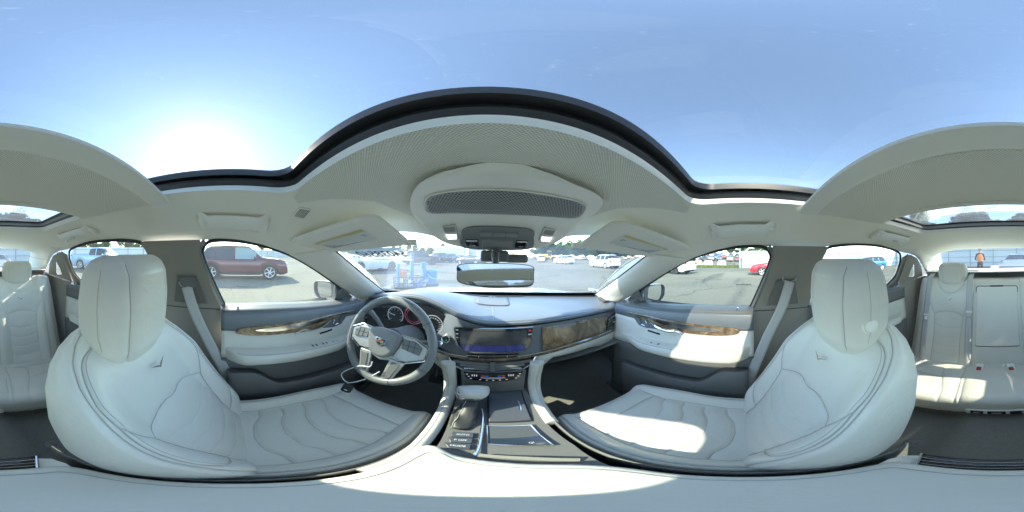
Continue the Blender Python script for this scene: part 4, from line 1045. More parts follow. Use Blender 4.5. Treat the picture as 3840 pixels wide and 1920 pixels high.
# ---- instruments
ic = obj('instrument_cluster', *patch([(-0.66, -0.42), (-0.645, -0.30), (-0.56, -0.255), (-0.35, -0.235), (-0.24, -0.262), (-0.17, -0.31), (-0.185, -0.39), (-0.24, -0.425)], lambda a, b: (a, 0.702 - 0.10 * (b + 0.33) * -1, b), 0.04), mat('cluster_black', (0.02, 0.021, 0.023), 0.2, coat=0.6), db)
def icy(z): return 0.702 + 0.10 * (z + 0.33) - 0.002
INKW = mat('gauge_white', (0.6, 0.61, 0.63), 0.5, emit=(0.8, 0.85, 1), estr=0.03)
def gauge(cx, cz, r, a0, a1, nt, nums, needle, redring=False):
    if redring:
        for rr, w in ((r, 0.0028), (r * 0.78, 0.0014)):
            obj('gauge_ring', *tube([(cx + rr * math.cos(a), icy(cz) - 0.001, cz + rr * math.sin(a)) for a in np.linspace(0, 2 * math.pi, 36, endpoint=False)], w, 5, True), mat('ring_red', (0.16, 0.06, 0.085), 0.25, emit=(0.5, 0.05, 0.12), estr=0.03), ic)
        return
    obj('gauge_ring', *tube([(cx + r * math.cos(a), icy(cz + r * math.sin(a)) - 0.0005, cz + r * math.sin(a)) for a in np.linspace(R(a0), R(a1), 40)], 0.0010, 4), INKW, ic)
    tk = []
    for k in range(nt):
        a = R(a0 + (a1 - a0) * k / (nt - 1)); tk.append(tube([(cx + q * r * math.cos(a), icy(cz + q * r * math.sin(a)) - 0.001, cz + q * r * math.sin(a)) for q in (0.90, 0.98)], 0.0006, 4))
    obj('tick_marks', *join(*tk), INKW, ic)
    nv = []
    for k, t in enumerate(nums):
        a = R(a0 + (a1 - a0) * k / (len(nums) - 1)); v, f = text_mesh(t, 0.0085)
        nv.append(([(cx + 0.76 * r * math.cos(a) + p[0], icy(cz) - 0.0015, cz + 0.76 * r * math.sin(a) + p[1]) for p in v], f))
    obj('gauge_numerals', *join(*nv), INKW, ic, smooth=False)
    a = R(needle); obj('needle', *tube([(cx + q * r * math.cos(a), icy(cz + q * r * math.sin(a)) - 0.003, cz + q * r * math.sin(a)) for q in (0.05, 0.88)], [0.0014, 0.0007], 5), INKW, ic)
gauge(-0.468, -0.322, 0.046, 225, -35, 33, ['0', '1', '2', '3', '4', '5', '6', '7', '8'], 168)
gauge(-0.366, -0.305, 0.046, 0, 360, 1, [], 0, True)
gauge(-0.268, -0.336, 0.048, 215, -45, 33, ['', '10', '20', '30', '40', '50', '60', '70', '80', '90', '100', '110', '120', '140', '160'], 208)

# ================================================================ steering wheel
SWC = Vector((-0.37, 0.485, -0.348))
sw = thing('steering_wheel', 'charcoal leather steering wheel with crest emblem and silver spokes', 'steering wheel', (SWC.x, SWC.y, ZC - 0.53))
SWR = Euler((R(66), 0, 0)).to_matrix()          # local z = towards the driver
ex, ey, ez = SWR.col[0], SWR.col[1], SWR.col[2]
def SW(a, b, c=0.0): return tuple(SWC + ex * a + ey * b + ez * c)
WHEEL = mat('wheel_leather', (0.19, 0.20, 0.20), 0.38, bump=0.12, bscale=500, spec=0.5)
RR = 0.176
rim = obj('rim', *tube([SW(RR * math.cos(a), RR * math.sin(a)) for a in np.linspace(0, 2 * math.pi, 72, endpoint=False)], 0.0165, 14, True), WHEEL, sw)
for a in (35, 145, 205, 248, 292, 335):
    c = Vector(SW(RR * math.cos(R(a)), RR * math.sin(R(a)))); t = Vector(SW(-math.sin(R(a)), math.cos(R(a)))) - SWC
    u = (ex * math.cos(R(a)) + ey * math.sin(R(a)))
    obj('rim_seam', *tube([c + u * (0.0168 * math.cos(b)) + ez * (0.0168 * math.sin(b)) for b in np.linspace(0, 2 * math.pi, 16, endpoint=False)], 0.0009, 4, True), RUBBER, rim)
hub = [tuple(p) for p in spline([(-0.068, 0.036), (-0.03, 0.052), (0.03, 0.052), (0.068, 0.036), (0.066, 0.0), (0.048, -0.045), (0.018, -0.066), (-0.018, -0.066), (-0.048, -0.045), (-0.066, 0.0)], 5, True)]
v, f = prism(hub, lambda a, b, t: SW(a, b, 0.004 + t), 0.030); hb = obj('airbag_cover', v, f, WHEEL, sw, bevel=0.012, seg=4, fixn=True)
SPK = mat('silver_spoke', (0.50, 0.50, 0.48), 0.35, metal=0.6)
for s in (-1, 1):
    sp = [(s * 0.060, 0.040), (s * 0.12, 0.038), (s * 0.166, 0.012), (s * 0.160, -0.034), (s * 0.10, -0.060), (s * 0.05, -0.052)]
    v, f = prism(sp, lambda a, b, t: SW(a, b, -0.002 + t), 0.016); so = obj('side_spoke', v, f, SPK, sw, bevel=0.004, fixn=True)
    bt = [(s * 0.074, 0.030), (s * 0.118, 0.030), (s * 0.146, 0.010), (s * 0.142, -0.020), (s * 0.076, -0.008)]
    v, f = prism(bt, lambda a, b, t: SW(a, b, 0.015 + t), 0.005); bo = obj('button_pad', v, f, mat('wheel_button', (0.16, 0.17, 0.17), 0.45), so, bevel=0.0015, fixn=True)
    for q in (0.100, 0.122): obj('button_gap', *tube([SW(s * q, 0.027, 0.0205), SW(s * q, -0.013, 0.0205)], 0.0009, 4), RUBBER, bo)
    obj('button_gap', *tube([SW(s * 0.08, 0.010, 0.0205), SW(s * 0.14, 0.006, 0.0205)], 0.0009, 4), RUBBER, bo)
    obj('chrome_edge', *tube([SW(a, b, 0.015) for a, b in ((s * 0.062, 0.043), (s * 0.12, 0.042), (s * 0.168, 0.014), (s * 0.163, -0.036), (s * 0.10, -0.064))], 0.0028, 6), CHROME, so)
    lo = [(s * 0.040, -0.062), (s * 0.098, -0.066), (s * 0.078, -0.120), (s * 0.068, -0.158), (s * 0.028, -0.165), (s * 0.034, -0.12)]
    v, f = prism(lo, lambda a, b, t: SW(a, b, -0.004 + t), 0.014); ls = obj('lower_spoke', v, f, SPK, sw, bevel=0.003, fixn=True)
    lo2 = [(s * 0.052, -0.074), (s * 0.086, -0.076), (s * 0.070, -0.118), (s * 0.062, -0.148), (s * 0.038, -0.150), (s * 0.044, -0.115)]
    v, f = prism(lo2, lambda a, b, t: SW(a, b, 0.010 + t), 0.003); obj('button_pad', v, f, DARK, ls, bevel=0.001, fixn=True)
v, f = prism([(-0.16, -0.02), (-0.10, -0.058), (0, -0.084), (0.10, -0.058), (0.16, -0.02), (0.155, 0.0), (0.0, -0.05), (-0.155, 0.0)], lambda a, b, t: SW(a, b, -0.006 + t), 0.012)
obj('spoke_bridge', v, f, SPK, sw, bevel=0.003, fixn=True)
# crest: silver shield split into coloured blocks
cr = [(-0.027, 0.016), (0.027, 0.016), (0.021, -0.004), (0.007, -0.014), (0, -0.016), (-0.007, -0.014), (-0.021, -0.004)]
v, f = prism(cr, lambda a, b, t: SW(a, b - 0.004, 0.0345 + t), 0.0025); em = obj('crest_emblem', v, f, CHROME, hb, bevel=0.0008, fixn=True)
for (x0, x1, y0, y1, c) in ((-0.021, -0.012, 0.006, 0.013, (0.02, 0.02, 0.02)), (-0.010, 0.0, 0.006, 0.013, (0.65, 0.48, 0.15)), (-0.018, -0.002, 0.001, 0.004, (0.5, 0.03, 0.04)), (0.002, 0.012, 0.008, 0.013, (0.5, 0.03, 0.04)), (0.013, 0.021, 0.002, 0.013, (0.05, 0.10, 0.35)), (-0.012, 0.0, -0.009, -0.002, (0.02, 0.02, 0.02)), (0.001, 0.011, -0.002, 0.005, (0.65, 0.48, 0.15))):
    obj('crest_block', [SW(a, b - 0.004, 0.0374) for a, b in ((x0, y0), (x1, y0), (x1, y1), (x0, y1))], [(0, 1, 2, 3)], mat('crest_%d' % int(1000 * sum(c)), c, 0.3, coat=0.5), em, smooth=False)
# column shroud and stalks
obj('column_shroud', *tube([SW(0, 0, -0.03), SW(0, 0.0, -0.10), (-0.37, 0.70, -0.43)], [0.055, 0.06, 0.07], 16), DARK, sw)
obj('wiper_stalk', *tube([SW(0.05, 0.0, -0.06), SW(0.11, 0.02, -0.06), SW(0.185, 0.03, -0.06)], [0.008, 0.009, 0.012], 10), DARK, sw)
obj('turn_stalk', *tube([SW(-0.05, 0.03, -0.05), SW(-0.10, 0.07, -0.05), SW(-0.15, 0.10, -0.05)], [0.008, 0.010, 0.013], 10), DARK, sw)
M = Matrix.Translation(SW(0.185, 0.03, -0.06)) @ Euler((0, R(90), R(20))).to_matrix().to_4x4()
obj('stalk_cap', *lathe([(0.001, 0.006), (0.006, 0.006), (0.010, 0.0), (0.010, -0.006)], 16, M), CHROME, sw)
# pedals
for x, w, h, nm in ((-0.30, 0.07, 0.06, 'brake_pedal'), (-0.205, 0.045, 0.11, 'accelerator_pedal')):
    p = thing('foot_pedal', 'ribbed black ' + nm.replace('_', ' ') + ' in the driver footwell', 'pedal', (x, 0.9, ZC - 0.95))
    obj('pad', *box((x, 0.86, -0.86), (w, 0.015, h), Euler((R(-35), 0, 0)).to_matrix()), RUBBER, p, bevel=0.004)
    obj('arm', *tube([(x, 0.87, -0.84), (x, 0.95, -0.72), (x, 0.96, -0.60)], 0.010, 8), DARK, p)

# key on a looped tag, hanging from the wheel rim
kf = thing('key_fob', 'black key fob with paper tag hanging by white wire loop from the steering wheel', 'key', (-0.48, 0.40, ZC - 0.67))
kp = Vector((-0.480, 0.402, -0.645))
loop = spline([(-0.376, 0.414, -0.42), (-0.385, 0.412, -0.45), (-0.431, 0.41, -0.471), (-0.495, 0.405, -0.535), (-0.522, 0.402, -0.585), (-0.484, 0.402, -0.611), (-0.412, 0.408, -0.545), (-0.343, 0.414, -0.456)], 8)
obj('wire_loop', *tube(loop, 0.0024, 6), WHITEP, kf)
KR = Euler((R(60), R(8), R(20))).to_matrix()
obj('tag_loop', *tube([(-0.484, 0.402, -0.611), (-0.483, 0.403, -0.62), kp + Vector((0, 0, 0.012))], 0.0015, 6), WHITEP, kf)
v, f = prism([tuple(q) for q in spline([(-0.016, 0.02), (0.016, 0.02), (0.021, -0.012), (0.015, -0.026), (-0.015, -0.026), (-0.021, -0.012)], 4, True)], lambda a, b, t: tuple(kp + KR @ Vector((a, b, t))), 0.013)
fb = obj('fob_case', v, f, BLACK, kf, bevel=0.003, fixn=True)
obj('fob_emblem', *[[tuple(kp + KR @ Vector(q)) for q in ((-0.007, -0.016, 0.0136), (0.007, -0.016, 0.0136), (0.007, -0.011, 0.0136), (-0.007, -0.011, 0.0136))], [(0, 1, 2, 3)]], CHROME, fb)
obj('paper_tag', [tuple(kp + KR @ Vector(q)) for q in ((-0.010, -0.045, -0.003), (0.018, -0.045, -0.003), (0.018, 0.0, -0.003), (-0.010, 0.0, -0.003))], [(0, 1, 2, 3)], mat('tag_paper', (0.8, 0.8, 0.76), 0.8), kf, solid=0.0006)
# ================================================================ centre console
cc = thing('center_console', 'charcoal centre console with pale leather side rails, shifter and padded armrest', 'console', (0, 0.2, ZC - 1.04))
# top plate
TP = [(-0.122, 0.64), (0.122, 0.64), (0.130, 0.52), (0.126, 0.38), (0.130, 0.25), (0.115, 0.14), (-0.10, 0.20), (-0.105, 0.30), (-0.118, 0.45)]
def tz(y): return -0.662 + 0.03 * sstep(0.50, 0.66, y)
v, f = patch(TP, lambda a, b: (a, b, float(tz(b))), 0.02); obj('top_plate', v, f, DARK, cc)
# pale leather rails from the dash down both sides
for s in (-1, 1):
    path = spline([(0.172, 0.612, -0.485), (0.165, 0.606, -0.53), (0.158, 0.598, -0.585), (0.153, 0.575, -0.635), (0.148, 0.52, -0.662), (0.143, 0.43, -0.668), (0.138, 0.32, -0.668), (0.132, 0.22, -0.664), (0.130, 0.12, -0.66)], 6)
    rows = []
    for i, p in enumerate(path):
        q = i / (len(path) - 1); w = 0.030 - 0.016 * q
        up = sstep(0, 0.45, q)
        nrm = np.array([0, -(1 - up), up]) if up < 1 else np.array([0, 0, 1.0])
        nrm = nrm / np.linalg.norm(nrm)
        rows.append([tuple(np.array([s * (p[0] + w * math.cos(a)), p[1], p[2]]) + nrm * (0.020 * math.sin(a))) for a in np.linspace(0, 2 * math.pi, 14, endpoint=False)])
    if s > 0: rows = rows[:34]
    rl = obj('leather_rail', *loft(rows), LEATHER, cc, fixn=True)
    obj('rail_stitch', *tube([(r_[3][0], r_[3][1] - 0.0005, r_[3][2] + 0.0005) for r_ in rows[2:-1]], 0.0010, 4), STITCH, rl)
    rows = [[(s * (0.150 - 0.01 * max(0, (0.55 - y)) + 0.012 * q), y, -0.655 - 0.40 * q) for q in (0, 0.1, 0.5, 1)] for y in np.linspace(0.66, -0.25, 14)]
    obj('side_wall', *grid(np.array(rows)), DARK, cc, solid=0.004)
# sliding storage lid with chrome grip
lid = [(-0.014, 0.585), (0.102, 0.580), (0.094, 0.402), (-0.014, 0.408)]
obj('lid_gap', *prism([(-0.018, 0.590), (0.107, 0.585), (0.099, 0.396), (-0.018, 0.403)], lambda a, b, t: (a, b, float(tz(b)) + 0.001 + t * 0), 0.001), RUBBER, cc)
v, f = prism(lid, lambda a, b, t: (a, b, float(tz(b)) + 0.001 + t), 0.006); ld = obj('storage_lid', v, f, mat('lid_grey', (0.085, 0.095, 0.11), 0.35, bump=0.1, bscale=500), cc, bevel=0.002, fixn=True)
obj('lid_grip', *tube(spline([(0.076, 0.545, -0.650), (0.080, 0.51, -0.648), (0.080, 0.475, -0.650), (0.077, 0.46, -0.652)], 5), 0.0035, 6), CHROME, ld)
# phone charging pad in a bright frame
pdl = [(-0.018, 0.382), (0.084, 0.374), (0.096, 0.262), (0.03, 0.281), (-0.016, 0.291)]
v, f = prism(pdl, lambda a, b, t: (a, b, -0.660 + t), 0.005); pd = obj('charging_pad', v, f, mat('pad_rubber', (0.09, 0.10, 0.11), 0.5, bump=0.2, bscale=700), cc, fixn=True)
obj('pad_frame', *tube([(a, b, -0.6545) for a, b in pdl], 0.0028, 6, True), CHROME, pd)
v, f = prism([(-0.015, 0.317), (0.088, 0.315), (0.093, 0.267), (0.03, 0.284), (-0.014, 0.294)], lambda a, b, t: (a, b, -0.6545 + t), 0.001); obj('glossy_strip', v, f, mat('strip_blue', (0.03, 0.045, 0.07), 0.15, coat=0.5), pd, fixn=True)
T_ = text_mesh('QI', 0.010); obj('print', [(0.062 + p[0], 0.286 + p[1], -0.6530) for p in T_[0]], T_[1], WHITEP, pd, smooth=False)
# chrome divider
obj('chrome_divider', *tube(spline([(-0.035, 0.475, -0.648), (-0.030, 0.44, -0.652), (-0.030, 0.36, -0.655), (-0.032, 0.28, -0.655), (-0.036, 0.235, -0.652)], 6), 0.0032, 6), CHROME, cc)
# drive-mode buttons
for k in range(3):
    y1 = 0.345 - 0.028 * k
    v, f = prism([(-0.093 - 0.002 * k, y1), (-0.045, y1), (-0.045, y1 - 0.026), (-0.090 + 0.004 * k, y1 - 0.026)], lambda a, b, t: (a, b, -0.661 + t), 0.007)
    bt = obj('console_button', v, f, mat('console_btn', (0.07, 0.08, 0.10), 0.35), cc, bevel=0.002, fixn=True)
    T_ = text_mesh(('AUTO', 'P OFF', 'MODE')[k], 0.010); obj('print', [(-0.068 + p[0], y1 - 0.013 + p[1], -0.6535) for p in T_[0]], T_[1], WHITEP, bt, smooth=False)
# pale tray edge in front of the armrest
obj('tray_edge', *tube(spline([(-0.03, 0.236, -0.650), (0.03, 0.218, -0.650), (0.07, 0.200, -0.652), (0.100, 0.184, -0.656)], 6), 0.008, 8, flat=0.004), mat('tray_grey', (0.26, 0.26, 0.24), 0.4), cc)
# shifter
sh = thing('gear_shifter', 'pale leather and chrome gear shifter on dark gathered boot', 'gear shifter', (-0.07, 0.5, ZC - 0.66))
rows = []
for q in np.linspace(0, 1, 14):
    cxx, cyy_, z = -0.078 + 0.012 * q, 0.43 + 0.075 * q, -0.657 + 0.062 * q
    w, h = 0.032 - 0.010 * q, 0.075 - 0.045 * q
    rows.append([(cxx + w * math.copysign(abs(math.cos(a)) ** 0.6, math.cos(a)) * (1 + 0.06 * math.sin(q * 20 + a)), cyy_ + h * math.copysign(abs(math.sin(a)) ** 0.6, math.sin(a)), z + 0.004 * math.sin(a * 3 + q * 9)) for a in np.linspace(0, 2 * math.pi, 20, endpoint=False)])
bo_ = obj('boot', *loft(rows), mat('boot_leather', (0.045, 0.047, 0.048), 0.45, bump=0.3, bscale=90), sh, fixn=True)
obj('boot_seam', *tube([tuple(np.array(r_[13]) + np.array([0, -0.001, 0.001])) for r_ in rows], 0.0012, 4), STITCH, bo_)
ko = spline([(-0.122, 0.54), (-0.07, 0.553), (-0.022, 0.552), (-0.014, 0.535), (-0.022, 0.502), (-0.045, 0.484), (-0.085, 0.480), (-0.110, 0.495), (-0.122, 0.52)], 4, True)
kc = ko.mean(axis=0)
rows = [[(kc[0] + (p[0] - kc[0]) * k, kc[1] + (p[1] - kc[1]) * k, z) for p in ko] for k, z in ((0.90, -0.606), (1.0, -0.600), (1.03, -0.590), (1.0, -0.580))]
obj('chrome_collar', *loft(rows), CHROME, sh, fixn=True)
rows = [[(kc[0] + 0.004 + (p[0] - kc[0]) * k, kc[1] + (p[1] - kc[1]) * k, z) for p in ko] for k, z in ((0.97, -0.584), (0.97, -0.572), (0.92, -0.562), (0.75, -0.555), (0.4, -0.552))]
obj('knob', *loft(rows), LEATHER, sh, fixn=True)
v, f = prism([(-0.118, 0.540), (-0.106, 0.543), (-0.100, 0.496), (-0.110, 0.500)], lambda a, b, t: (a, b, -0.569 + t + 0.10 * (a + 0.11)), 0.004); gi = obj('gear_display', v, f, BLACK, sh, fixn=True)
for k, ch in enumerate('PRND'):
    T_ = text_mesh(ch, 0.009); obj('print', [(-0.109 + p[0], 0.534 - 0.0105 * k + p[1], -0.5645 + 0.10 * (p[0])) for p in T_[0]], T_[1], WHITEP, gi, smooth=False)
# padded armrest lid
ar = spline([(-0.128, 0.10), (-0.128, 0.235), (-0.105, 0.262), (-0.06, 0.228), (0.02, 0.195), (0.085, 0.165), (0.118, 0.120), (0.124, 0.05), (0.122, -0.09), (0.112, -0.155), (0.085, -0.170), (0.0, -0.168), (-0.085, -0.166), (-0.118, -0.155), (-0.130, -0.09)], 6, True)
ac = np.array([-0.003, 0.02])
rows = []
for k, z in ((0.94, -0.70), (0.985, -0.675), (1.0, -0.655), (0.995, -0.643), (0.975, -0.634), (0.93, -0.6295), (0.80, -0.627), (0.5, -0.6255), (0.15, -0.625)):
    rows.append([(ac[0] + (p[0] - ac[0]) * k, ac[1] + (p[1] - ac[1]) * k, z) for p in ar])
al = obj('armrest_lid', *loft(rows), LEATHER, cc, fixn=True, autos=None)
obj('armrest_stitch', *tube([(ac[0] + (p[0] - ac[0]) * 0.85, ac[1] + (p[1] - ac[1]) * 0.86, -0.6268) for p in ar], 0.0010, 4, True), STITCH, al)
# rear end: pale shoulders, glossy vent panel sloping to the floor
rows = []
for y, z, w in ((-0.165, -0.655, 0.118), (-0.19, -0.652, 0.122), (-0.222, -0.668, 0.118), (-0.235, -0.72, 0.112), (-0.24, -0.9, 0.108), (-0.24, -1.05, 0.108)):
    rows.append([(x, y + 0.02 * (abs(x) / w) ** 4, z) for x in np.linspace(-w, w, 15)])
obj('rear_shell', *grid(np.array(rows)), PLASTIC, cc)
rv = obj('rear_vent_panel', *patch([(-0.082, -0.168), (0.075, -0.168), (0.095, -0.215), (-0.10, -0.215)], lambda a, b: (a, b, -0.6455 - 0.1 * max(0, -0.19 - b)), 0.02), BLACK, cc, solid=0.003)
for k in range(3): obj('vent_line', *tube([(-0.085 - 0.004 * k, -0.176 - 0.012 * k, -0.6425), (0.08 + 0.004 * k, -0.176 - 0.012 * k, -0.6425)], 0.0010, 4), CHROME, rv)
for s in (-1, 1): obj('chrome_side', *tube([(s * 0.080 - 0.003, -0.166, -0.643), (s * 0.098 - 0.003, -0.215, -0.645)], 0.0024, 6), CHROME, rv)
# carpet hooks on the rear floor
for s in (-1, 1):
    h = tag(obj('mat_anchor', *lathe([(0.0001, 0.010), (0.010, 0.010), (0.011, 0.004), (0.03, 0.004), (0.034, 0.0)], 24, Matrix.Translation((s * 0.225, -0.41, -1.05))), mat('anchor_grey', (0.2, 0.2, 0.2), 0.6), None),
            'round grey floor mat anchor in the carpet behind the ' + ('passenger' if s > 0 else 'driver') + ' seat', 'mat anchor')
# ================================================================ doors
def sidex(z, k=0.45, x0=0.70): return x0 - k * z
FG = [(-0.035, -0.255), (-0.061, -0.184), (-0.093, -0.093), (-0.119, -0.012), (-0.118, 0.02), (-0.095, 0.045), (-0.052, 0.053), (0.027, 0.050), (0.125, 0.033), (0.237, 0.0), (0.354, -0.055), (0.49, -0.133), (0.615, -0.215), (0.655, -0.245), (0.66, -0.30), (-0.03, -0.29)]
RG = [(-0.965, -0.235), (-1.055, -0.155), (-1.058, -0.06), (-1.036, 0.0), (-0.975, 0.042), (-0.76, 0.072), (-0.58, 0.073), (-0.45, 0.062), (-0.385, 0.044), (-0.345, -0.015), (-0.345, -0.29), (-0.9, -0.29)]
def front_door(s, nm):
    label = ('driver door with window switches, burl trim blade and grey armrest' if s < 0 else 'front passenger door with sunlit grey panel and burl trim blade')
    d = thing('front_door', label, 'car door', (s * 0.74, 0.3, ZC - 1.0), 'front doors')
    X = lambda x: s * x
    v, f = patch(FG, lambda a, b: (s * (sidex(b) + 0.012), a, b), 0.04); obj('window_pane', v, f, G_SIDE, d)
    ring = spline([(s * (sidex(b) - 0.004), a, b) for a, b in FG[:14]], 3)
    obj('window_seal', *tube(ring, 0.009, 6, flat=0.007), RUBBER, d)
    ring2 = spline([(s * (sidex(b) - 0.016), a - 0.012, b + 0.004) for i, (a, b) in enumerate(FG[:6])], 4)
    obj('frame_trim', *tube(ring2, 0.010, 8, flat=0.012), mat('frame_grey', (0.20, 0.20, 0.19), 0.6), d)
    # mirror sail: dark triangle at the front lower corner
    v, f = prism([(0.48, -0.19), (0.575, -0.185), (0.66, -0.245), (0.72, -0.30), (0.62, -0.30)], lambda a, b, t: (s * (sidex(b) - 0.02 + t), a, b), 0.02)
    obj('mirror_sail', *prism([(0.585, -0.262), (0.60, -0.20), (0.655, -0.235), (0.74, -0.30), (0.60, -0.31)], lambda a, b, t: (s * (sidex(b) - 0.022 + t), a, b), 0.02), DARK, d, bevel=0.004, fixn=True)
    # belt sill
    rows = [[(s * (0.722 + (0.815 - 0.722) * q), y, -0.262 - 0.035 * sstep(0.1, 0.7, y) + 0.012 * q) for q in np.linspace(0, 1, 4)] for y in np.linspace(-0.045, 0.72, 12)]
    obj('window_sill', *grid(np.array(rows)), DARK, d, solid=0.004)
    # inner panel: one curved skin, split into bands
    ysamp = np.linspace(-0.045, 0.74, 40)
    def zt(y): return -0.263 - 0.035 * float(sstep(0.1, 0.7, y))
    def band(z0f, z1f, x0, x1, m, name, n=8, bulge=0.0):
        rows = [[(s * (x0 + (x1 - x0) * q - bulge * math.sin(math.pi * q)), y, z0f(y) + (z1f(y) - z0f(y)) * q) for q in np.linspace(0, 1, n)] for y in ysamp]
        return obj(name, *grid(np.array(rows)), m, d, solid=0.004)
    band(zt, lambda y: -0.352 - 0.02 * y, 0.722, 0.716, DASH, 'upper_panel', 8, 0.008)
    mid = band(lambda y: -0.352 - 0.02 * y, lambda y: -0.50 - 0.07 * y, 0.720, 0.700, LEATHER, 'leather_panel', 8)
    low = band(lambda y: -0.50 - 0.05 * y, lambda y: -1.02, 0.702, 0.690, DARK, 'lower_panel', 8, 0.0)
    # armrest
    rows = []
    for y in np.linspace(-0.03, 0.66, 40):
        q = (y + 0.03) / 0.69
        prot = 0.075 * min(1, math.sin(min(1.0, q * 7) * math.pi / 2)) * (1 - sstep(0.72, 1.0, q) * 0.85) + 0.004
        zt_ = -0.440 - 0.055 * q + 0.012 * q * q; th_ = 0.072 - 0.02 * q
        rows.append([(s * (0.712 - prot * k), y, zt_ - th_ * h) for k, h in ((0, -0.02), (0.5, -0.01), (0.85, 0.03), (0.97, 0.15), (1.0, 0.4), (0.98, 0.7), (0.85, 0.92), (0.4, 1.0), (0, 1.02))])
    am = obj('armrest', *loft(rows), LEATHER, d, fixn=True, autos=60)
    obj('armrest_stitch', *tube([(r_[2][0], r_[2][1], r_[2][2] + 0.0008) for r_ in rows[3:36]], 0.0010, 4), STITCH, am)
    # switch plate set into the armrest
    sp = [(0.205, 0.0), (0.24, 0.022), (0.50, 0.024), (0.53, 0.012), (0.50, -0.010), (0.33, -0.02), (0.25, -0.016)]
    v, f = prism(sp, lambda a, b, t: (s * (0.672 + b), a, -0.4515 - 0.045 * (a + 0.03) / 0.69 + t + 0.1 * b), 0.006); pl = obj('switch_plate', v, f, BLACK, am, fixn=True)
    for a in ((0.355, 0.375, 0.41, 0.43, 0.465, 0.49) if s < 0 else (0.40, 0.44)):
        obj('switch', *box((s * 0.675, a, -0.4455 - 0.045 * (a + 0.03) / 0.69), (0.022, 0.014, 0.010)), mat('wheel_button', (0.16, 0.17, 0.17), 0.45), pl, bevel=0.003)
    obj('pull_cup', *prism(rrect(0.225, -0.008, 0.335, 0.016, 0.007), lambda a, b, t: (s * (0.672 + b), a, -0.4449 - 0.045 * (a + 0.03) / 0.69 + t), 0.0008), RUBBER, pl)
    # burl blade with chrome upper face
    bl = [tuple(p) for p in spline([(0.018, -0.352), (0.04, -0.336), (0.14, -0.330), (0.30, -0.326), (0.48, -0.323), (0.625, -0.330), (0.63, -0.338), (0.48, -0.352), (0.36, -0.378), (0.27, -0.386), (0.12, -0.380), (0.04, -0.368)], 4, True)]
    v, f = prism(bl, lambda a, b, t: (s * (0.716 - t - 0.006 * math.sin(max(0, min(1, (b + 0.386) / 0.06)) * math.pi)), a, b), 0.010); wd = obj('wood_blade', v, f, WOOD, d, bevel=0.003, fixn=True)
    cb = [tuple(p) for p in spline([(0.10, -0.346), (0.25, -0.335), (0.48, -0.326), (0.62, -0.330), (0.62, -0.3325), (0.48, -0.344), (0.36, -0.357), (0.25, -0.362), (0.16, -0.360)], 4, True)]
    v, f = prism(cb, lambda a, b, t: (s * (0.7055 - t), a, b), 0.006); obj('chrome_blade', v, f, CHROME, wd, bevel=0.002, fixn=True)
    # handle recess, lever, memory-seat pad
    rc = [(0.275, -0.395), (0.36, -0.352), (0.50, -0.348), (0.435, -0.392), (0.36, -0.402)]
    v, f = prism(rc, lambda a, b, t: (s * (0.7165 - t), a, b), 0.003); hr = obj('handle_recess', v, f, DARK, d, fixn=True)
    obj('door_lever', *tube(spline([(s * 0.708, 0.285, -0.392), (s * 0.702, 0.32, -0.378), (s * 0.698, 0.36, -0.385), (s * 0.698, 0.42, -0.378), (s * 0.706, 0.44, -0.372)], 5), 0.010, 8, flat=0.005), CHROME, hr)
    spd = [(0.43, -0.398), (0.51, -0.350), (0.575, -0.345), (0.585, -0.365), (0.55, -0.402), (0.50, -0.408)]
    v, f = prism(spd, lambda a, b, t: (s * (0.7165 - t), a, b), 0.005); pdn = obj('seat_switch_pad', v, f, DASH, d, bevel=0.002, fixn=True)
    M = Matrix.Translation((s * 0.711, 0.547, -0.367)) @ Euler((0, R(-90 * s), 0)).to_matrix().to_4x4()
    obj('knob', *lathe([(0.0001, 0.006), (0.009, 0.006), (0.010, 0.003), (0.013, 0.006), (0.016, 0.006), (0.017, 0.0)], 20, M), DARK, pdn)
    obj('seat_switch', *box((s * 0.709, 0.497, -0.372), (0.008, 0.008, 0.028), Euler((R(-20), 0, 0)).to_matrix()), CHROME, pdn, bevel=0.003)
    obj('seat_switch', *box((s * 0.709, 0.517, -0.391), (0.008, 0.026, 0.007), Euler((R(8), 0, 0)).to_matrix()), CHROME, pdn, bevel=0.003)
    # courtesy-light slot, map pocket, lock pin
    obj('slot', *box((s * 0.7085, 0.45, -0.4215), (0.005, 0.075, 0.010), Euler((R(4), 0, 0)).to_matrix()), BLACK, d, bevel=0.002)
    rows = []
    for y in np.linspace(-0.02, 0.62, 26):
        q = (y + 0.02) / 0.64; pz = -0.565 - 0.10 * sstep(0.15, 0.35, q) - 0.02 * q
        rows.append([(s * (0.700 - 0.055 * k), y, pz - h) for k, h in ((0.2, 0.002), (0.9, 0.0), (1.0, 0.012), (1.0, 0.10), (0.85, 0.25), (0.5, 0.40))])
    pk = obj('map_pocket', *grid(np.array(rows)), DARK, d, solid=0.005)
    obj('lock_pin', *tube([(s * 0.745, 0.028, -0.275), (s * 0.745, 0.028, -0.240)], 0.005, 8), CHROME, d)
    # side mirror
    mh = [(0.0, 0.0), (0.02, 0.045), (0.16, 0.040), (0.215, 0.020), (0.222, -0.02), (0.205, -0.065), (0.13, -0.095), (0.05, -0.075), (0.0, -0.05)]
    C0 = np.array([0.80, 0.575, -0.220])
    def mm(a, b, t): return (s * (C0[0] + a), C0[1] + t - 0.12 * a, C0[2] + b)
    ol = [tuple(p) for p in spline(mh, 4, True)]
    mc = np.mean(ol, axis=0)
    rows = [[mm(mc[0] + (a - mc[0]) * k, mc[1] + (b - mc[1]) * k, t) for a, b in ol] for k, t in ((0.97, 0.0), (1.0, 0.01), (0.98, 0.04), (0.85, 0.085), (0.5, 0.115), (0.1, 0.12))]
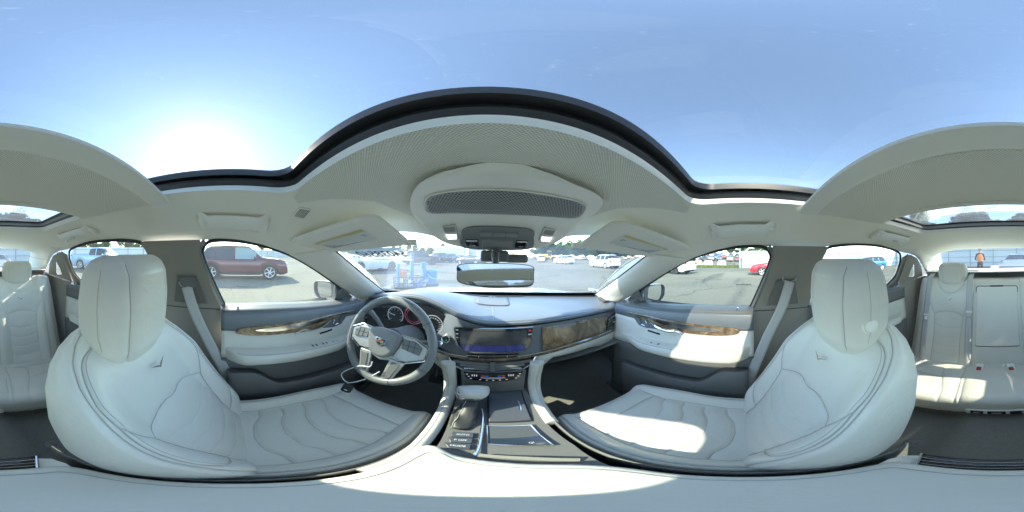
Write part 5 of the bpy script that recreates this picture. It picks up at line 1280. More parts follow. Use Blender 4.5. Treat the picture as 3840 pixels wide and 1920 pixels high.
    mo_ = obj('side_mirror', *loft(rows, False), mat('mirror_shell', (0.15, 0.155, 0.16), 0.3, coat=0.5), d, fixn=True)
    gl = [(mc[0] + 0.022 + (a - mc[0]) * 0.80, mc[1] + (b - mc[1]) * 0.84) for a, b in ol]
    rows = [[mm(mc[0] + (a - mc[0]) * 0.97, mc[1] + (b - mc[1]) * 0.97, 0.0) for a, b in ol], [mm(a, b, 0.008) for a, b in gl]]
    obj('mirror_rim', *loft(rows, False), DARK, mo_)
    obj('mirror_face', [mm(a, b, 0.010 + (0.06 * (a - 0.11) if s < 0 else 0.05 * (a - 0.11))) for a, b in gl], [tuple(range(len(gl)))], MIRROR, mo_, smooth=False)
    obj('mirror_arm', *tube([(s * 0.78, 0.655, -0.30), (s * 0.84, 0.63, -0.28)], 0.03, 10), DARK, mo_)
front_door(-1, 'driver'); front_door(1, 'passenger')

def rear_door(s):
    d = thing('rear_door', 'rear door with dark upper panel and pale armrest behind the ' + ('driver' if s < 0 else 'passenger') + ' seat', 'car door', (s * 0.74, -0.7, ZC - 1.0), 'rear doors')
    v, f = patch(RG, lambda a, b: (s * (sidex(b) + 0.012), a, b), 0.04); obj('window_pane', v, f, G_SIDE, d)
    ring = spline([(s * (sidex(b) - 0.004), a, b) for a, b in RG[:10]], 3)
    obj('window_seal', *tube(ring, 0.009, 6, flat=0.007), RUBBER, d)
    # wide dark post at the rear of the pane
    v, f = patch([(-0.95, -0.24), (-1.045, -0.155), (-1.048, -0.06), (-1.036, 0.0), (-1.10, 0.028), (-1.12, -0.1), (-1.10, -0.26)], lambda a, b: (s * (sidex(b) - 0.022), a, b), 0.03)
    obj('rear_post', v, f, DARKP, d, solid=0.004)
    rows = [[(s * (0.722 + (0.815 - 0.722) * q), y, -0.240 - 0.02 * sstep(-0.8, -0.3, y) + 0.012 * q) for q in np.linspace(0, 1, 4)] for y in np.linspace(-1.10, -0.33, 10)]
    sl = obj('window_sill', *grid(np.array(rows)), DARK, d, solid=0.004)
    obj('sill_slot', *box((s * 0.765, -0.90, -0.230), (0.02, 0.08, 0.004)), BLACK, sl)
    ysamp = np.linspace(-1.12, -0.33, 24)
    for nm, z0, z1, x0, x1, m in (('upper_panel', -0.242, -0.335, 0.722, 0.716, DARK), ('leather_panel', -0.335, -0.52, 0.722, 0.705, LEATHER), ('lower_panel', -0.52, -1.02, 0.704, 0.695, DARK)):
        rows = [[(s * (x0 + (x1 - x0) * q), y, z0 + (z1 - z0) * q) for q in np.linspace(0, 1, 5)] for y in ysamp]
        obj(nm, *grid(np.array(rows)), m, d, solid=0.004)
    rows = []
    for y in np.linspace(-1.05, -0.42, 26):
        q = (y + 1.05) / 0.63; prot = 0.065 * min(1, math.sin(min(1, q * 6) * math.pi / 2)) + 0.004
        rows.append([(s * (0.712 - prot * k), y, -0.445 - 0.06 * h) for k, h in ((0, 0), (0.85, 0.03), (1, 0.3), (0.95, 0.8), (0.5, 1), (0, 1))])
    obj('armrest', *loft(rows), LEATHER, d, fixn=True)
    obj('door_lever', *tube([(s * 0.70, -0.86, -0.36), (s * 0.695, -0.80, -0.352), (s * 0.70, -0.72, -0.35)], 0.012, 8, flat=0.008), WOOD, d)
    obj('lock_pin', *tube([(s * 0.745, -1.02, -0.245), (s * 0.745, -1.02, -0.215)], 0.005, 8), CHROME, d)
rear_door(-1); rear_door(1)

# auction paper behind the windshield: print reads the right way round from outside
def wpt(x, t):   # point on the inside of the windshield at lateral x and height fraction t
    s_ = x / (0.60 + 0.12 * t); return wsh(s_, t) + np.array([0, -0.008, -0.006])
st = thing('windshield_sticker', 'white paper number sticker seen from behind at the top of the windshield', 'sticker', (-0.5, 0.6, ZC - 0.05))
SX0, SX1, ST0, ST1 = -0.575, -0.365, 0.02, 0.235
rows = [[wpt(x, t) for t in np.linspace(ST0, ST1, 6)] for x in np.linspace(SX0, SX1, 12)]
PAPER = glass('sticker_paper', (0.05, 0.05, 0.05), 0.0, 0.93, (0.80, 0.81, 0.79))
sp_ = obj('paper', *grid(np.array(rows)), PAPER, st)
INK2 = mat('print_grey', (0.10, 0.11, 0.11), 0.8)
def sprint(body, size, cx, ct, stretch=1.0, squash=0.0):
    v, f = text_mesh(body, size, bold=size * 0.018); out = []
    for p in v:
        q = wpt(cx - p[0] * stretch, ct - p[1] / 0.62); out.append(q + np.array([0, -0.0012, -0.0008]))
    return out, f
for body, size, cx, ct, k in (('54038560', 0.082, -0.456, 0.118, 0.57), ('X', 0.034, -0.562, 0.165, 0.62), ('IIIIIIIII', 0.018, -0.378, 0.10, 0.42), ('IIIIIIIII', 0.018, -0.378, 0.165, 0.42)):
    v, f = sprint(body, size, cx, ct, k); obj('print', v, f, INK2, sp_, smooth=False)
for k in range(2):
    t = 0.204 + 0.014 * k
    obj('print', [wpt(x, tt) + np.array([0, -0.0012, -0.0008]) for x, tt in ((-0.54 + 0.05 * k, t), (-0.385, t), (-0.385, t + 0.005), (-0.54 + 0.05 * k, t + 0.005))], [(0, 1, 2, 3)], INK2, sp_, smooth=False)
# ================================================================ outside: ground, fences, trees, building
def ground_mat():
    m = mat('worn_asphalt', (0.2, 0.2, 0.17), 0.92, spec=0.2); n, l = m.node_tree.nodes, m.node_tree.links
    b = n['Principled BSDF']; tc = n.new('ShaderNodeTexCoord')
    def noise(sc, det, dist=0.0, stretch=None):
        ns = n.new('ShaderNodeTexNoise'); ns.inputs['Scale'].default_value = sc; ns.inputs['Detail'].default_value = det; ns.inputs['Distortion'].default_value = dist
        src = tc.outputs['Object']
        if stretch:
            mp = n.new('ShaderNodeMapping'); mp.inputs['Scale'].default_value = stretch; l.new(src, mp.inputs[0]); src = mp.outputs[0]
        l.new(src, ns.inputs['Vector']); return ns
    big = noise(0.12, 5, 0.6); streak = noise(0.5, 6, 0.3, (0.18, 1.4, 1)); fine = noise(9, 8); grit = noise(60, 2)
    cr = n.new('ShaderNodeValToRGB'); e = cr.color_ramp.elements; e[0].position = 0.32; e[0].color = (0.128, 0.124, 0.098, 1); e[1].position = 0.68; e[1].color = (0.212, 0.198, 0.150, 1)
    l.new(big.outputs['Fac'], cr.inputs[0])
    s1 = n.new('ShaderNodeValToRGB'); e = s1.color_ramp.elements; e[0].position = 0.33; e[0].color = (0.55, 0.57, 0.58, 1); e[1].position = 0.42; e[1].color = (1, 1, 1, 1)
    l.new(streak.outputs['Fac'], s1.inputs[0])
    m1 = n.new('ShaderNodeMix'); m1.data_type = 'RGBA'; m1.blend_type = 'MULTIPLY'; m1.inputs[0].default_value = 1; l.new(cr.outputs[0], m1.inputs[6]); l.new(s1.outputs[0], m1.inputs[7])
    f1 = n.new('ShaderNodeMapRange'); f1.inputs['To Min'].default_value = 0.72; f1.inputs['To Max'].default_value = 1.28; l.new(fine.outputs['Fac'], f1.inputs['Value'])
    m2 = n.new('ShaderNodeMix'); m2.data_type = 'RGBA'; m2.blend_type = 'MULTIPLY'; m2.inputs[0].default_value = 1; l.new(m1.outputs[2], m2.inputs[6]); l.new(f1.outputs[0], m2.inputs[7])
    g1 = n.new('ShaderNodeMapRange'); g1.inputs['To Min'].default_value = 0.85; g1.inputs['To Max'].default_value = 1.15; l.new(grit.outputs['Fac'], g1.inputs['Value'])
    m3 = n.new('ShaderNodeMix'); m3.data_type = 'RGBA'; m3.blend_type = 'MULTIPLY'; m3.inputs[0].default_value = 1; l.new(m2.outputs[2], m3.inputs[6]); l.new(g1.outputs[0], m3.inputs[7])
    # cracks and old oil stains
    wp = noise(1.2, 4); vo = n.new('ShaderNodeTexVoronoi'); vo.feature = 'DISTANCE_TO_EDGE'; vo.inputs['Scale'].default_value = 0.22
    va = n.new('ShaderNodeVectorMath'); va.operation = 'MULTIPLY_ADD'; va.inputs[1].default_value = (1.6, 1.6, 0); l.new(wp.outputs['Color'], va.inputs[0]); l.new(tc.outputs['Object'], va.inputs[2]); l.new(va.outputs[0], vo.inputs['Vector'])
    ck = n.new('ShaderNodeMapRange'); ck.inputs['From Min'].default_value = 0.002; ck.inputs['From Max'].default_value = 0.012; ck.inputs['To Min'].default_value = 0.55; l.new(vo.outputs['Distance'], ck.inputs['Value'])
    st = noise(0.9, 3, 0.4); sm = n.new('ShaderNodeMapRange'); sm.inputs['From Min'].default_value = 0.68; sm.inputs['From Max'].default_value = 0.76; sm.inputs['To Min'].default_value = 1.0; sm.inputs['To Max'].default_value = 0.62; l.new(st.outputs['Fac'], sm.inputs['Value'])
    mm_ = n.new('ShaderNodeMath'); mm_.operation = 'MULTIPLY'; l.new(ck.outputs[0], mm_.inputs[0]); l.new(sm.outputs[0], mm_.inputs[1])
    m4 = n.new('ShaderNodeMix'); m4.data_type = 'RGBA'; m4.blend_type = 'MULTIPLY'; m4.inputs[0].default_value = 1; l.new(m3.outputs[2], m4.inputs[6]); l.new(mm_.outputs[0], m4.inputs[7])
    l.new(m4.outputs[2], b.inputs['Base Color'])
    bp = n.new('ShaderNodeBump'); bp.inputs['Strength'].default_value = 0.5; bp.inputs['Distance'].default_value = 0.02; l.new(fine.outputs['Fac'], bp.inputs['Height']); l.new(bp.outputs['Normal'], b.inputs['Normal'])
    return m
ASPH = ground_mat()
# one sheet to the horizon; the far lot on the right climbs a low rise
def gz(x, y):
    return 3.2 * float(sstep(34, 95, x)) * float(sstep(-15, 8, y)) * float(1 - sstep(45, 75, y))
gx = np.concatenate([[-900, -400, -150], np.linspace(-70, 130, 51), [180, 400, 900]]); gy = np.concatenate([[-900, -400, -150], np.linspace(-60, 110, 44), [180, 400, 900]])
P = np.array([[(x, y, gz(x, y)) for y in gy] for x in gx])
g = obj('ground', *grid(P), ASPH, None, inside=False); tag(g, kind='structure')

def outthing(name, label, cat, loc, rz=0.0, group=None):
    o = thing(name, label, cat, loc, group); o.rotation_euler = (0, 0, rz); return o
def part(name, vf, m, parent, **k):
    """a mesh in its thing's own frame"""
    v, f = vf; bev = k.pop('bevel', 0); me = mesh(name, v, f, m, k.pop('smooth', True), k.pop('autos', 35)); o = bpy.data.objects.new(name, me)
    COL.objects.link(o); o.parent = parent; WL[o] = WL[parent]
    if k.pop('fixn', False):
        bm = bmesh.new(); bm.from_mesh(me); bmesh.ops.recalc_face_normals(bm, faces=bm.faces); bm.to_mesh(me); bm.free()
    if bev:
        md = o.modifiers.new('bevel', 'BEVEL'); md.width = bev; md.segments = 2; md.limit_method = 'ANGLE'; md.angle_limit = R(35)
    return o
def dup(root, label=None):
    r = root.copy(); COL.objects.link(r); WL[r] = WL[root]
    if label: r['label'] = label
    for ch in list(root.children):
        c = ch.copy(); COL.objects.link(c); c.parent = r
        for gch in ch.children:
            d = gch.copy(); COL.objects.link(d); d.parent = c
    return r

# ---------------- fences
GALV = mat('galvanised_sheet', (0.62, 0.66, 0.68), 0.5, metal=0.25, var=0.08, vscale=0.8)
POSTM = mat('fence_steel', (0.33, 0.36, 0.38), 0.5, metal=0.5)
def fence(p0, p1, label, h=2.35, L=3.0, rails=(0.55, 1.25, 2.05), flip=1):
    p0, p1 = np.array(p0, float), np.array(p1, float); d = p1 - p0; n = max(1, int(round(np.linalg.norm(d) / L))); L = np.linalg.norm(d) / n
    th = outthing('metal_fence', label, 'fence', (p0[0], p0[1], 0), math.atan2(d[1], d[0]), 'sheet metal fences round the lot')
    k = int(L / 0.15); xs = []; 
    for i in range(k):
        a = i * L / k; w = L / k; xs += [(a, 0), (a + 0.55 * w, 0), (a + 0.66 * w, 0.03), (a + 0.9 * w, 0.03)]
    xs.append((L - 0.004, 0))
    pv = [(x, flip * y, z) for x, y in xs for z in (0.05, h)]; pf = [(2 * i, 2 * i + 2, 2 * i + 3, 2 * i + 1) for i in range(len(xs) - 1)]
    pm = mesh('sheet_panel', pv, pf, GALV, True, 20)
    post = mesh('post', *box((0, -0.06 * flip, h / 2), (0.07, 0.07, h)), POSTM, False)
    rm_ = [mesh('rail', *box((L / 2, -0.05 * flip, z), (L, 0.045, 0.06)), POSTM, False) for z in rails]
    for i in range(n):
        for nm, me in [('sheet_panel', pm), ('post', post)] + [('rail', q) for q in rm_]:
            o = bpy.data.objects.new(nm, me); COL.objects.link(o); o.parent = th; o.location = (i * L, 0, 0)
    return th
fence((23.2, 0.2), (22.6, -11.5), 'white sheet metal fence with two rails beside the red sedan', 2.4, flip=1)
fence((22.6, -11.5), (15.6, -21.2), 'white sheet metal fence with posts behind the blue hatchback', 2.4, flip=1)
fence((15.6, -21.2), (-14, -20.0), 'long pale sheet metal fence behind the worker and the tan sedan', 2.35, flip=1)
fence((-14, -20.0), (-31, -10.0), 'pale sheet metal fence behind the light blue pickup', 2.4, flip=1)
fence((-31, -10.0), (-50, 13.0), 'bluish sheet metal fence far behind the red SUV', 2.4, flip=1)
fence((-50, 13.0), (-32, 64.0), 'bluish sheet metal fence far behind the white SUV', 2.5, 3.4, flip=1)

# ---------------- trees
BARK = mat('bark', (0.10, 0.075, 0.05), 0.95, bump=0.6, bscale=20)
LEAF = []
for i, c in enumerate(((0.065, 0.115, 0.030), (0.080, 0.135, 0.040), (0.050, 0.095, 0.030))):
    m = mat('foliage_%d' % i, c, 0.6, var=0.35, vscale=1.5, spec=0.2)
    n, l = m.node_tree.nodes, m.node_tree.links; b = n['Principled BSDF']
    tr = n.new('ShaderNodeBsdfTranslucent'); tr.inputs['Color'].default_value = (*[q * 1.5 for q in c], 1); mx = n.new('ShaderNodeMixShader'); mx.inputs[0].default_value = 0.3
    l.new(b.outputs[0], mx.inputs[1]); l.new(tr.outputs[0], mx.inputs[2]); l.new(mx.outputs[0], n['Material Output'].inputs['Surface'])
    LEAF.append(m)
def tree_mesh(seed, H, Rd, nl):
    rg = np.random.RandomState(seed); V, F = [], []
    # lobes arranged round the trunk
    lobes = [(np.array([rg.normal(0, Rd * 0.38), rg.normal(0, Rd * 0.38), H * (0.36 + 0.58 * rg.rand())]), Rd * (0.30 + 0.26 * rg.rand())) for _ in range(17)]
    for i in range(nl):
        c, r = lobes[rg.randint(len(lobes))]
        d = rg.normal(size=3); d /= np.linalg.norm(d); p = c + d * r * (0.55 + 0.5 * rg.rand()) * np.array([1, 1, 0.85])
        s = 0.16 + 0.16 * rg.rand(); a = rg.normal(size=3); a /= np.linalg.norm(a); b = np.cross(a, d); b /= (np.linalg.norm(b) + 1e-9); a = np.cross(b, a)
        k = len(V); V += [p - a * s - b * s * 0.6, p + a * s * 0.2 - b * s * 0.75, p + a * s + b * s * 0.3, p - a * s * 0.3 + b * s * 0.8]; F.append((k, k + 1, k + 2, k + 3))
    crown = (V, F)
    tp = [(0, 0, -0.1), (0.05, 0.02, H * 0.2), (-0.05, 0.05, H * 0.45), (0.05, 0, H * 0.75)]
    vv, ff = tube(spline(tp, 4), list(np.linspace(0.028 * H, 0.006 * H, 13)), 8); tr = [(vv, ff)]
    for c, r in lobes[:9]:
        tr.append(tube([(0, 0, c[2] * 0.45 + 0.3), tuple(c * np.array([0.5, 0.5, 0.75]) + np.array([0, 0, 0.2])), tuple(c)], [0.010 * H, 0.007 * H, 0.003 * H], 5))
    return crown, join(*tr)
TREES = []
for i, (H, Rd) in enumerate(((9.5, 3.2), (11.5, 3.6), (7.5, 3.0))):
    c, t = tree_mesh(11 + i, H, Rd, 5200)
    TREES.append((mesh('crown', c[0], c[1], LEAF[i], False), mesh('trunk', t[0], t[1], BARK, True)))
def tree(x, y, k, sc, label, group, rz=0):
    o = outthing('tree', label, 'tree', (x, y, gz(x, y)), rz, group); o.scale = (sc, sc, sc * (0.9 + 0.2 * random.random()))
    for nm, me in zip(('crown', 'trunk'), TREES[k]):
        p = bpy.data.objects.new(nm, me); COL.objects.link(p); p.parent = o
def tree_row(az0, az1, d0, d1, n, s0, s1, label, group):
    for i in range(n):
        az = R(az0 + (az1 - az0) * (i + random.uniform(-0.3, 0.3)) / max(1, n - 1)); d = random.uniform(d0, d1)
        tree(d * math.sin(az), d * math.cos(az), i % 3, random.uniform(s0, s1), label, group, random.uniform(0, 6))
tree_row(17, 58, 100, 125, 34, 0.95, 1.25, 'leafy green tree in the wood edge beyond the rows of parked cars', 'trees beyond the front lot')
tree_row(58, 110, 105, 125, 22, 0.85, 1.15, 'green tree in the wood edge beyond the raised lot and white fence', 'trees beyond the raised lot')
tree_row(-33, -12, 95, 110, 12, 0.55, 0.75, 'hazy green tree behind the white warehouse and dark cars', 'trees behind the warehouse')
tree_row(148, 200, 32, 38, 9, 0.95, 1.15, 'tall dark tree behind the rear fence, seen through the rear roof window', 'trees behind the rear fence')
tree_row(-148, -112, 38, 46, 8, 0.50, 0.72, 'tree behind the pale fence at the light blue pickup', 'trees behind the pickup')
tree(-61, 11.5, 0, 0.50, 'small feathery tree over the bluish fence beyond the red SUV hood', 'small trees over the bluish fence'); tree(-64, 21, 2, 0.42, 'small round tree over the bluish fence right of the feathery tree', 'small trees over the bluish fence')
tree(-52, -1.0, 2, 0.45, 'small tree over the bluish fence behind the red SUV roof', 'small trees over the bluish fence')

# ---------------- warehouse
wh = outthing('warehouse', 'long white metal warehouse with roller doors and pitched roof', 'building', (-15.5, 64, 0), R(4))
WW = mat('white_cladding', (0.72, 0.73, 0.74), 0.6, var=0.05, vscale=1)
part('wall', join(box((0, 4, 2.1), (12, 8, 4.2))), WW, wh, smooth=False)
part('roof', ([(-6.3, -0.3, 4.2), (6.3, -0.3, 4.2), (6.3, 4, 5.3), (-6.3, 4, 5.3), (6.3, 8.3, 4.2), (-6.3, 8.3, 4.2)], [(0, 1, 2, 3), (3, 2, 4, 5), (0, 3, 5), (1, 4, 2)]), mat('roof_metal', (0.5, 0.52, 0.53), 0.5), wh, smooth=False)
for x in (-4.2, -1.0, 2.4):
    dd = part('roller_door', box((x, -0.03, 1.5), (2.4, 0.08, 3.0)), mat('roller_white', (0.6, 0.62, 0.64), 0.5), wh, smooth=False)
    for k in range(5):
        o = part('door_rib', box((x, -0.08, 0.5 + 0.55 * k), (2.3, 0.03, 0.04)), POSTM, dd, smooth=False)
wh2 = outthing('warehouse', 'blue-grey end of a metal warehouse beside the white one', 'building', (-4.5, 66, 0), R(0))
part('wall', box((0, 4, 2.0), (7, 8, 4.0)), mat('blue_cladding', (0.30, 0.36, 0.42), 0.6), wh2, smooth=False)
part('roller_door', box((1.2, -0.03, 1.5), (2.6, 0.08, 3.0)), mat('roller_white', (0.6, 0.62, 0.64), 0.5), wh2, smooth=False)

# ---------------- lamp pole, concrete blocks, rack and weeds by the opening in the right fence
pl = outthing('light_pole', 'tall grey steel pole at the end of the white fence', 'pole', (23.3, 0.55, 0))
part('shaft', tube([(0, 0, 0), (0, 0, 6.5)], [0.14, 0.10], 12), POSTM, pl); part('base_plate', box((0, 0, 0.03), (0.4, 0.4, 0.06)), POSTM, pl); part('arm', tube([(0, 0, 6.4), (0.5, 0, 6.55), (1.1, 0, 6.55)], 0.05, 8), POSTM, pl)
CONC = mat('concrete_block', (0.42, 0.40, 0.35), 0.9, var=0.2, vscale=2, bump=0.4, bscale=12)
for i, (x, y, w, lab) in enumerate(((30.0, 6.6, 1.9, 'low concrete barrier block with rounded top at the lot opening'), (30.6, 4.2, 1.8, 'squat concrete block beside the steel rack at the lot opening'), (30.2, 8.6, 1.6, 'pale concrete block nearest the white sedan trunk'))):
    b = outthing('concrete_block', lab, 'concrete block', (x, y, 0), R(8 * i)); v, f = prism([(-w / 2, 0), (w / 2, 0), (w / 2 * 0.86, 0.75), (w / 2 * 0.6, 1.0), (-w / 2 * 0.6, 1.0), (-w / 2 * 0.86, 0.75)], lambda a, c, t: (t - 0.35, a, c), 0.7)
    part('block', (v, f), CONC, b, smooth=False, bevel=0.06, fixn=True)
    for q in (-1, 1): part('lifting_loop', tube([(0, q * w * 0.2 - 0.08, 0.98), (0, q * w * 0.2, 1.12), (0, q * w * 0.2 + 0.08, 0.98)], 0.02, 6), POSTM, b)
rk = outthing('steel_rack', 'empty rusty steel rack standing by the concrete blocks', 'rack', (29.5, 2.3, 0))
RUST = mat('rusty_steel', (0.12, 0.09, 0.07), 0.8)
for a in (-0.6, 0.6):
    for b_ in (-0.4, 0.4): part('upright', box((b_, a, 0.5), (0.06, 0.06, 1.0)), RUST, rk)
for z in (0.35, 0.95):
    for a in (-0.6, 0.6): part('cross_bar', box((0, a, z), (0.8, 0.05, 0.05)), RUST, rk)
    for b_ in (-0.4, 0.4): part('long_bar', box((b_, 0, z), (0.05, 1.2, 0.05)), RUST, rk)
GR = mat('weed_green', (0.10, 0.13, 0.03), 0.8, var=0.4, vscale=3, spec=0.1); V_, F_ = [], []
rg = np.random.RandomState(3)
for i in range(5200):
    x, y = rg.uniform(22.0, 29.5), rg.uniform(0.6, 11.5)
    if rg.rand() > 0.95 - 0.07 * (x - 22): continue
    h, w, a = rg.uniform(0.05, 0.30), rg.uniform(0.02, 0.06), rg.uniform(0, 6.3); k = len(V_)
    V_ += [(x - w * math.cos(a), y - w * math.sin(a), 0), (x + w * math.cos(a), y + w * math.sin(a), 0), (x + rg.normal(0, 0.06), y + rg.normal(0, 0.06), h)]; F_.append((k, k + 1, k + 2))
w = obj('weeds', V_, F_, GR, None, inside=False, smooth=False); tag(w, 'yellow-green weeds along the edge of the lot opening', 'weeds', kind='stuff')
# a sun-bleached plank lying on the asphalt
deb = tag(obj('plank', *box((8.1, 0.0, 0.03), (0.12, 0.75, 0.03), Euler((0, 0, R(6))).to_matrix()), mat('plank_dark', (0.06, 0.06, 0.055), 0.9), None, inside=False, bevel=0.004), 'dark board lying on the asphalt outside the passenger window', 'board')

# ---------------- wheeled service cart with blue poles and bucket
BLUE = mat('sky_blue_plastic', (0.01, 0.20, 0.70), 0.45); BLUE2 = mat('bucket_blue', (0.01, 0.30, 0.72), 0.35)
ct = outthing('service_crate', 'black wire crate of tools standing on the asphalt ahead of the car', 'crate', (-3.05, 5.75, 0), R(38))
WIRE = mat('black_wire', (0.03, 0.03, 0.03), 0.6)
for z in (0.04, 0.22, 0.44):
    for y in (-0.26, 0.26): part('wire_rail', box((0, y, z), (1.15, 0.03, 0.03)), WIRE, ct)
    for x in (-0.57, 0.57): part('wire_rail', box((x, 0, z), (0.03, 0.52, 0.03)), WIRE, ct)
for x in np.linspace(-0.57, 0.57, 8):
    for y in (-0.26, 0.26): part('wire_upright', box((x, y, 0.23), (0.02, 0.02, 0.42)), WIRE, ct)
part('crate_floor', box((0, 0, 0.03), (1.12, 0.5, 0.02)), WIRE, ct)
for i, (x, y, s_) in enumerate(((-0.4, 0, 0.16), (-0.18, 0.08, 0.2), (-0.28, -0.12, 0.15), (0.05, -0.1, 0.17), (0.22, 0.1, 0.16))):
    t_ = tag(obj('tool_case', *box((ct.location.x + (x * math.cos(R(38)) - y * math.sin(R(38))), ct.location.y + (x * math.sin(R(38)) + y * math.cos(R(38))), 0.05 + s_ / 2 + 0.06 * (i % 2)), (s_, s_ * 0.8, s_ * (1.0 + 0.5 * (i % 2))), Euler((0.1 * i, 0.2, i)).to_matrix()), mat('tool_%d' % i, ((0.05, 0.05, 0.05), (0.25, 0.24, 0.22), (0.10, 0.04, 0.03), (0.5, 0.5, 0.5), (0.06, 0.07, 0.09))[i], 0.6), None, inside=False, bevel=0.015),
             ('black tool case at the end of the wire crate', 'grey metal tool box inside the wire crate', 'dark red tool block lying low in the wire crate', 'white tool case in the middle of the wire crate', 'dark blue tool case at the bucket end of the wire crate')[i], 'tool case')
def loc(x, y): c, s_ = math.cos(R(38)), math.sin(R(38)); return (-3.05 + x * c - y * s_, 5.75 + x * s_ + y * c)
for x, h_, r_, lab in ((-0.42, 0.92, 0.062, 'short blue padded pole standing in the wire crate'), (0.13, 1.36, 0.078, 'tall blue padded pole standing in the wire crate')):
    X_, Y_ = loc(x, 0.0); p = outthing('padded_pole', lab, 'pole', (X_, Y_, 0.04))
    part('foam_sleeve', lathe([(0.01, 0.0), (r_, 0.0), (r_, h_ - 0.03), (r_ * 0.9, h_), (r_ * 0.45, h_), (r_ * 0.45, h_ - 0.1), (0.01, h_ - 0.1)], 16), BLUE, p)
    for k in range(int(h_ / 0.14)): part('foam_ring', lathe([(r_ * 1.0, 0.10 + 0.14 * k), (r_ * 1.03, 0.105 + 0.14 * k), (r_ * 1.0, 0.11 + 0.14 * k)], 14), BLUE2, p)
X_, Y_ = loc(-0.24, 0.06); ob = tag(obj('fuel_can', *prism([(-0.13, 0), (0.13, 0), (0.13, 0.20), (0.06, 0.26), (-0.11, 0.25), (-0.13, 0.2)], lambda a, b, t: (X_ + a * 0.8, Y_ + a * 0.6 + t, 0.42 + b), 0.14), mat('can_orange', (0.75, 0.20, 0.04), 0.5), None, inside=False, bevel=0.02, fixn=True), 'orange plastic can on top of the tools in the wire crate', 'can')
X_, Y_ = loc(0.62, 0.05); jk = outthing('trolley_jack', 'blue trolley jack with upright handle between the crate and the bucket', 'jack', (X_, Y_, 0), R(38))
part('chassis', prism([(-0.45, 0.05), (0.30, 0.30), (0.34, 0.24), (-0.30, 0.02)], lambda a, b, t: (a, t - 0.12, b), 0.24), BLUE, jk, fixn=True)
part('lift_arm', tube([(-0.35, 0, 0.12), (0.05, 0, 0.38), (0.22, 0, 0.44)], [0.06, 0.05, 0.04], 8), BLUE, jk)
part('handle_socket', tube([(0.06, 0, 0.34), (0.07, 0, 0.62), (0.02, 0, 0.80)], [0.10, 0.13, 0.09], 10), BLUE, jk)
part('handle_cap', lathe([(0.01, 0.80), (0.11, 0.80), (0.12, 1.0), (0.05, 1.04), (0.01, 1.04)], 14), BLUE, jk)
for y in (-0.14, 0.14):
    for x in (-0.35, 0.28): part('wheel', lathe([(0.01, -0.02), (0.055, -0.02), (0.055, 0.02), (0.01, 0.02)], 14, Matrix.Translation((x, y, 0.06)) @ Matrix.Rotation(R(90), 4, 'X')), RUBBER, jk)
X_, Y_ = loc(1.0, 0.0); bk_ = outthing('bucket', 'bright blue plastic bucket with white handle standing beside the jack', 'bucket', (X_, Y_, 0.14))
part('pail', lathe([(0.01, 0.0), (0.155, 0.0), (0.165, 0.03), (0.19, 0.48), (0.20, 0.50), (0.20, 0.54), (0.19, 0.56), (0.18, 0.56), (0.15, 0.05), (0.01, 0.04)], 28), BLUE2, bk_)
part('rim_rib', lathe([(0.192, 0.42), (0.205, 0.425), (0.205, 0.435), (0.192, 0.44)], 28), BLUE2, bk_); part('bail', tube([(-0.2, 0, 0.46), (-0.1, -0.21, 0.34), (0.05, -0.22, 0.26), (0.2, -0.02, 0.20)], 0.012, 6), WHITEP, bk_)
bs = tag(obj('bucket_shelf', *box((X_, Y_, 0.07), (0.42, 0.42, 0.14)), WIRE, None, inside=False, bevel=0.01), 'low black dolly platform under the blue bucket', 'platform')
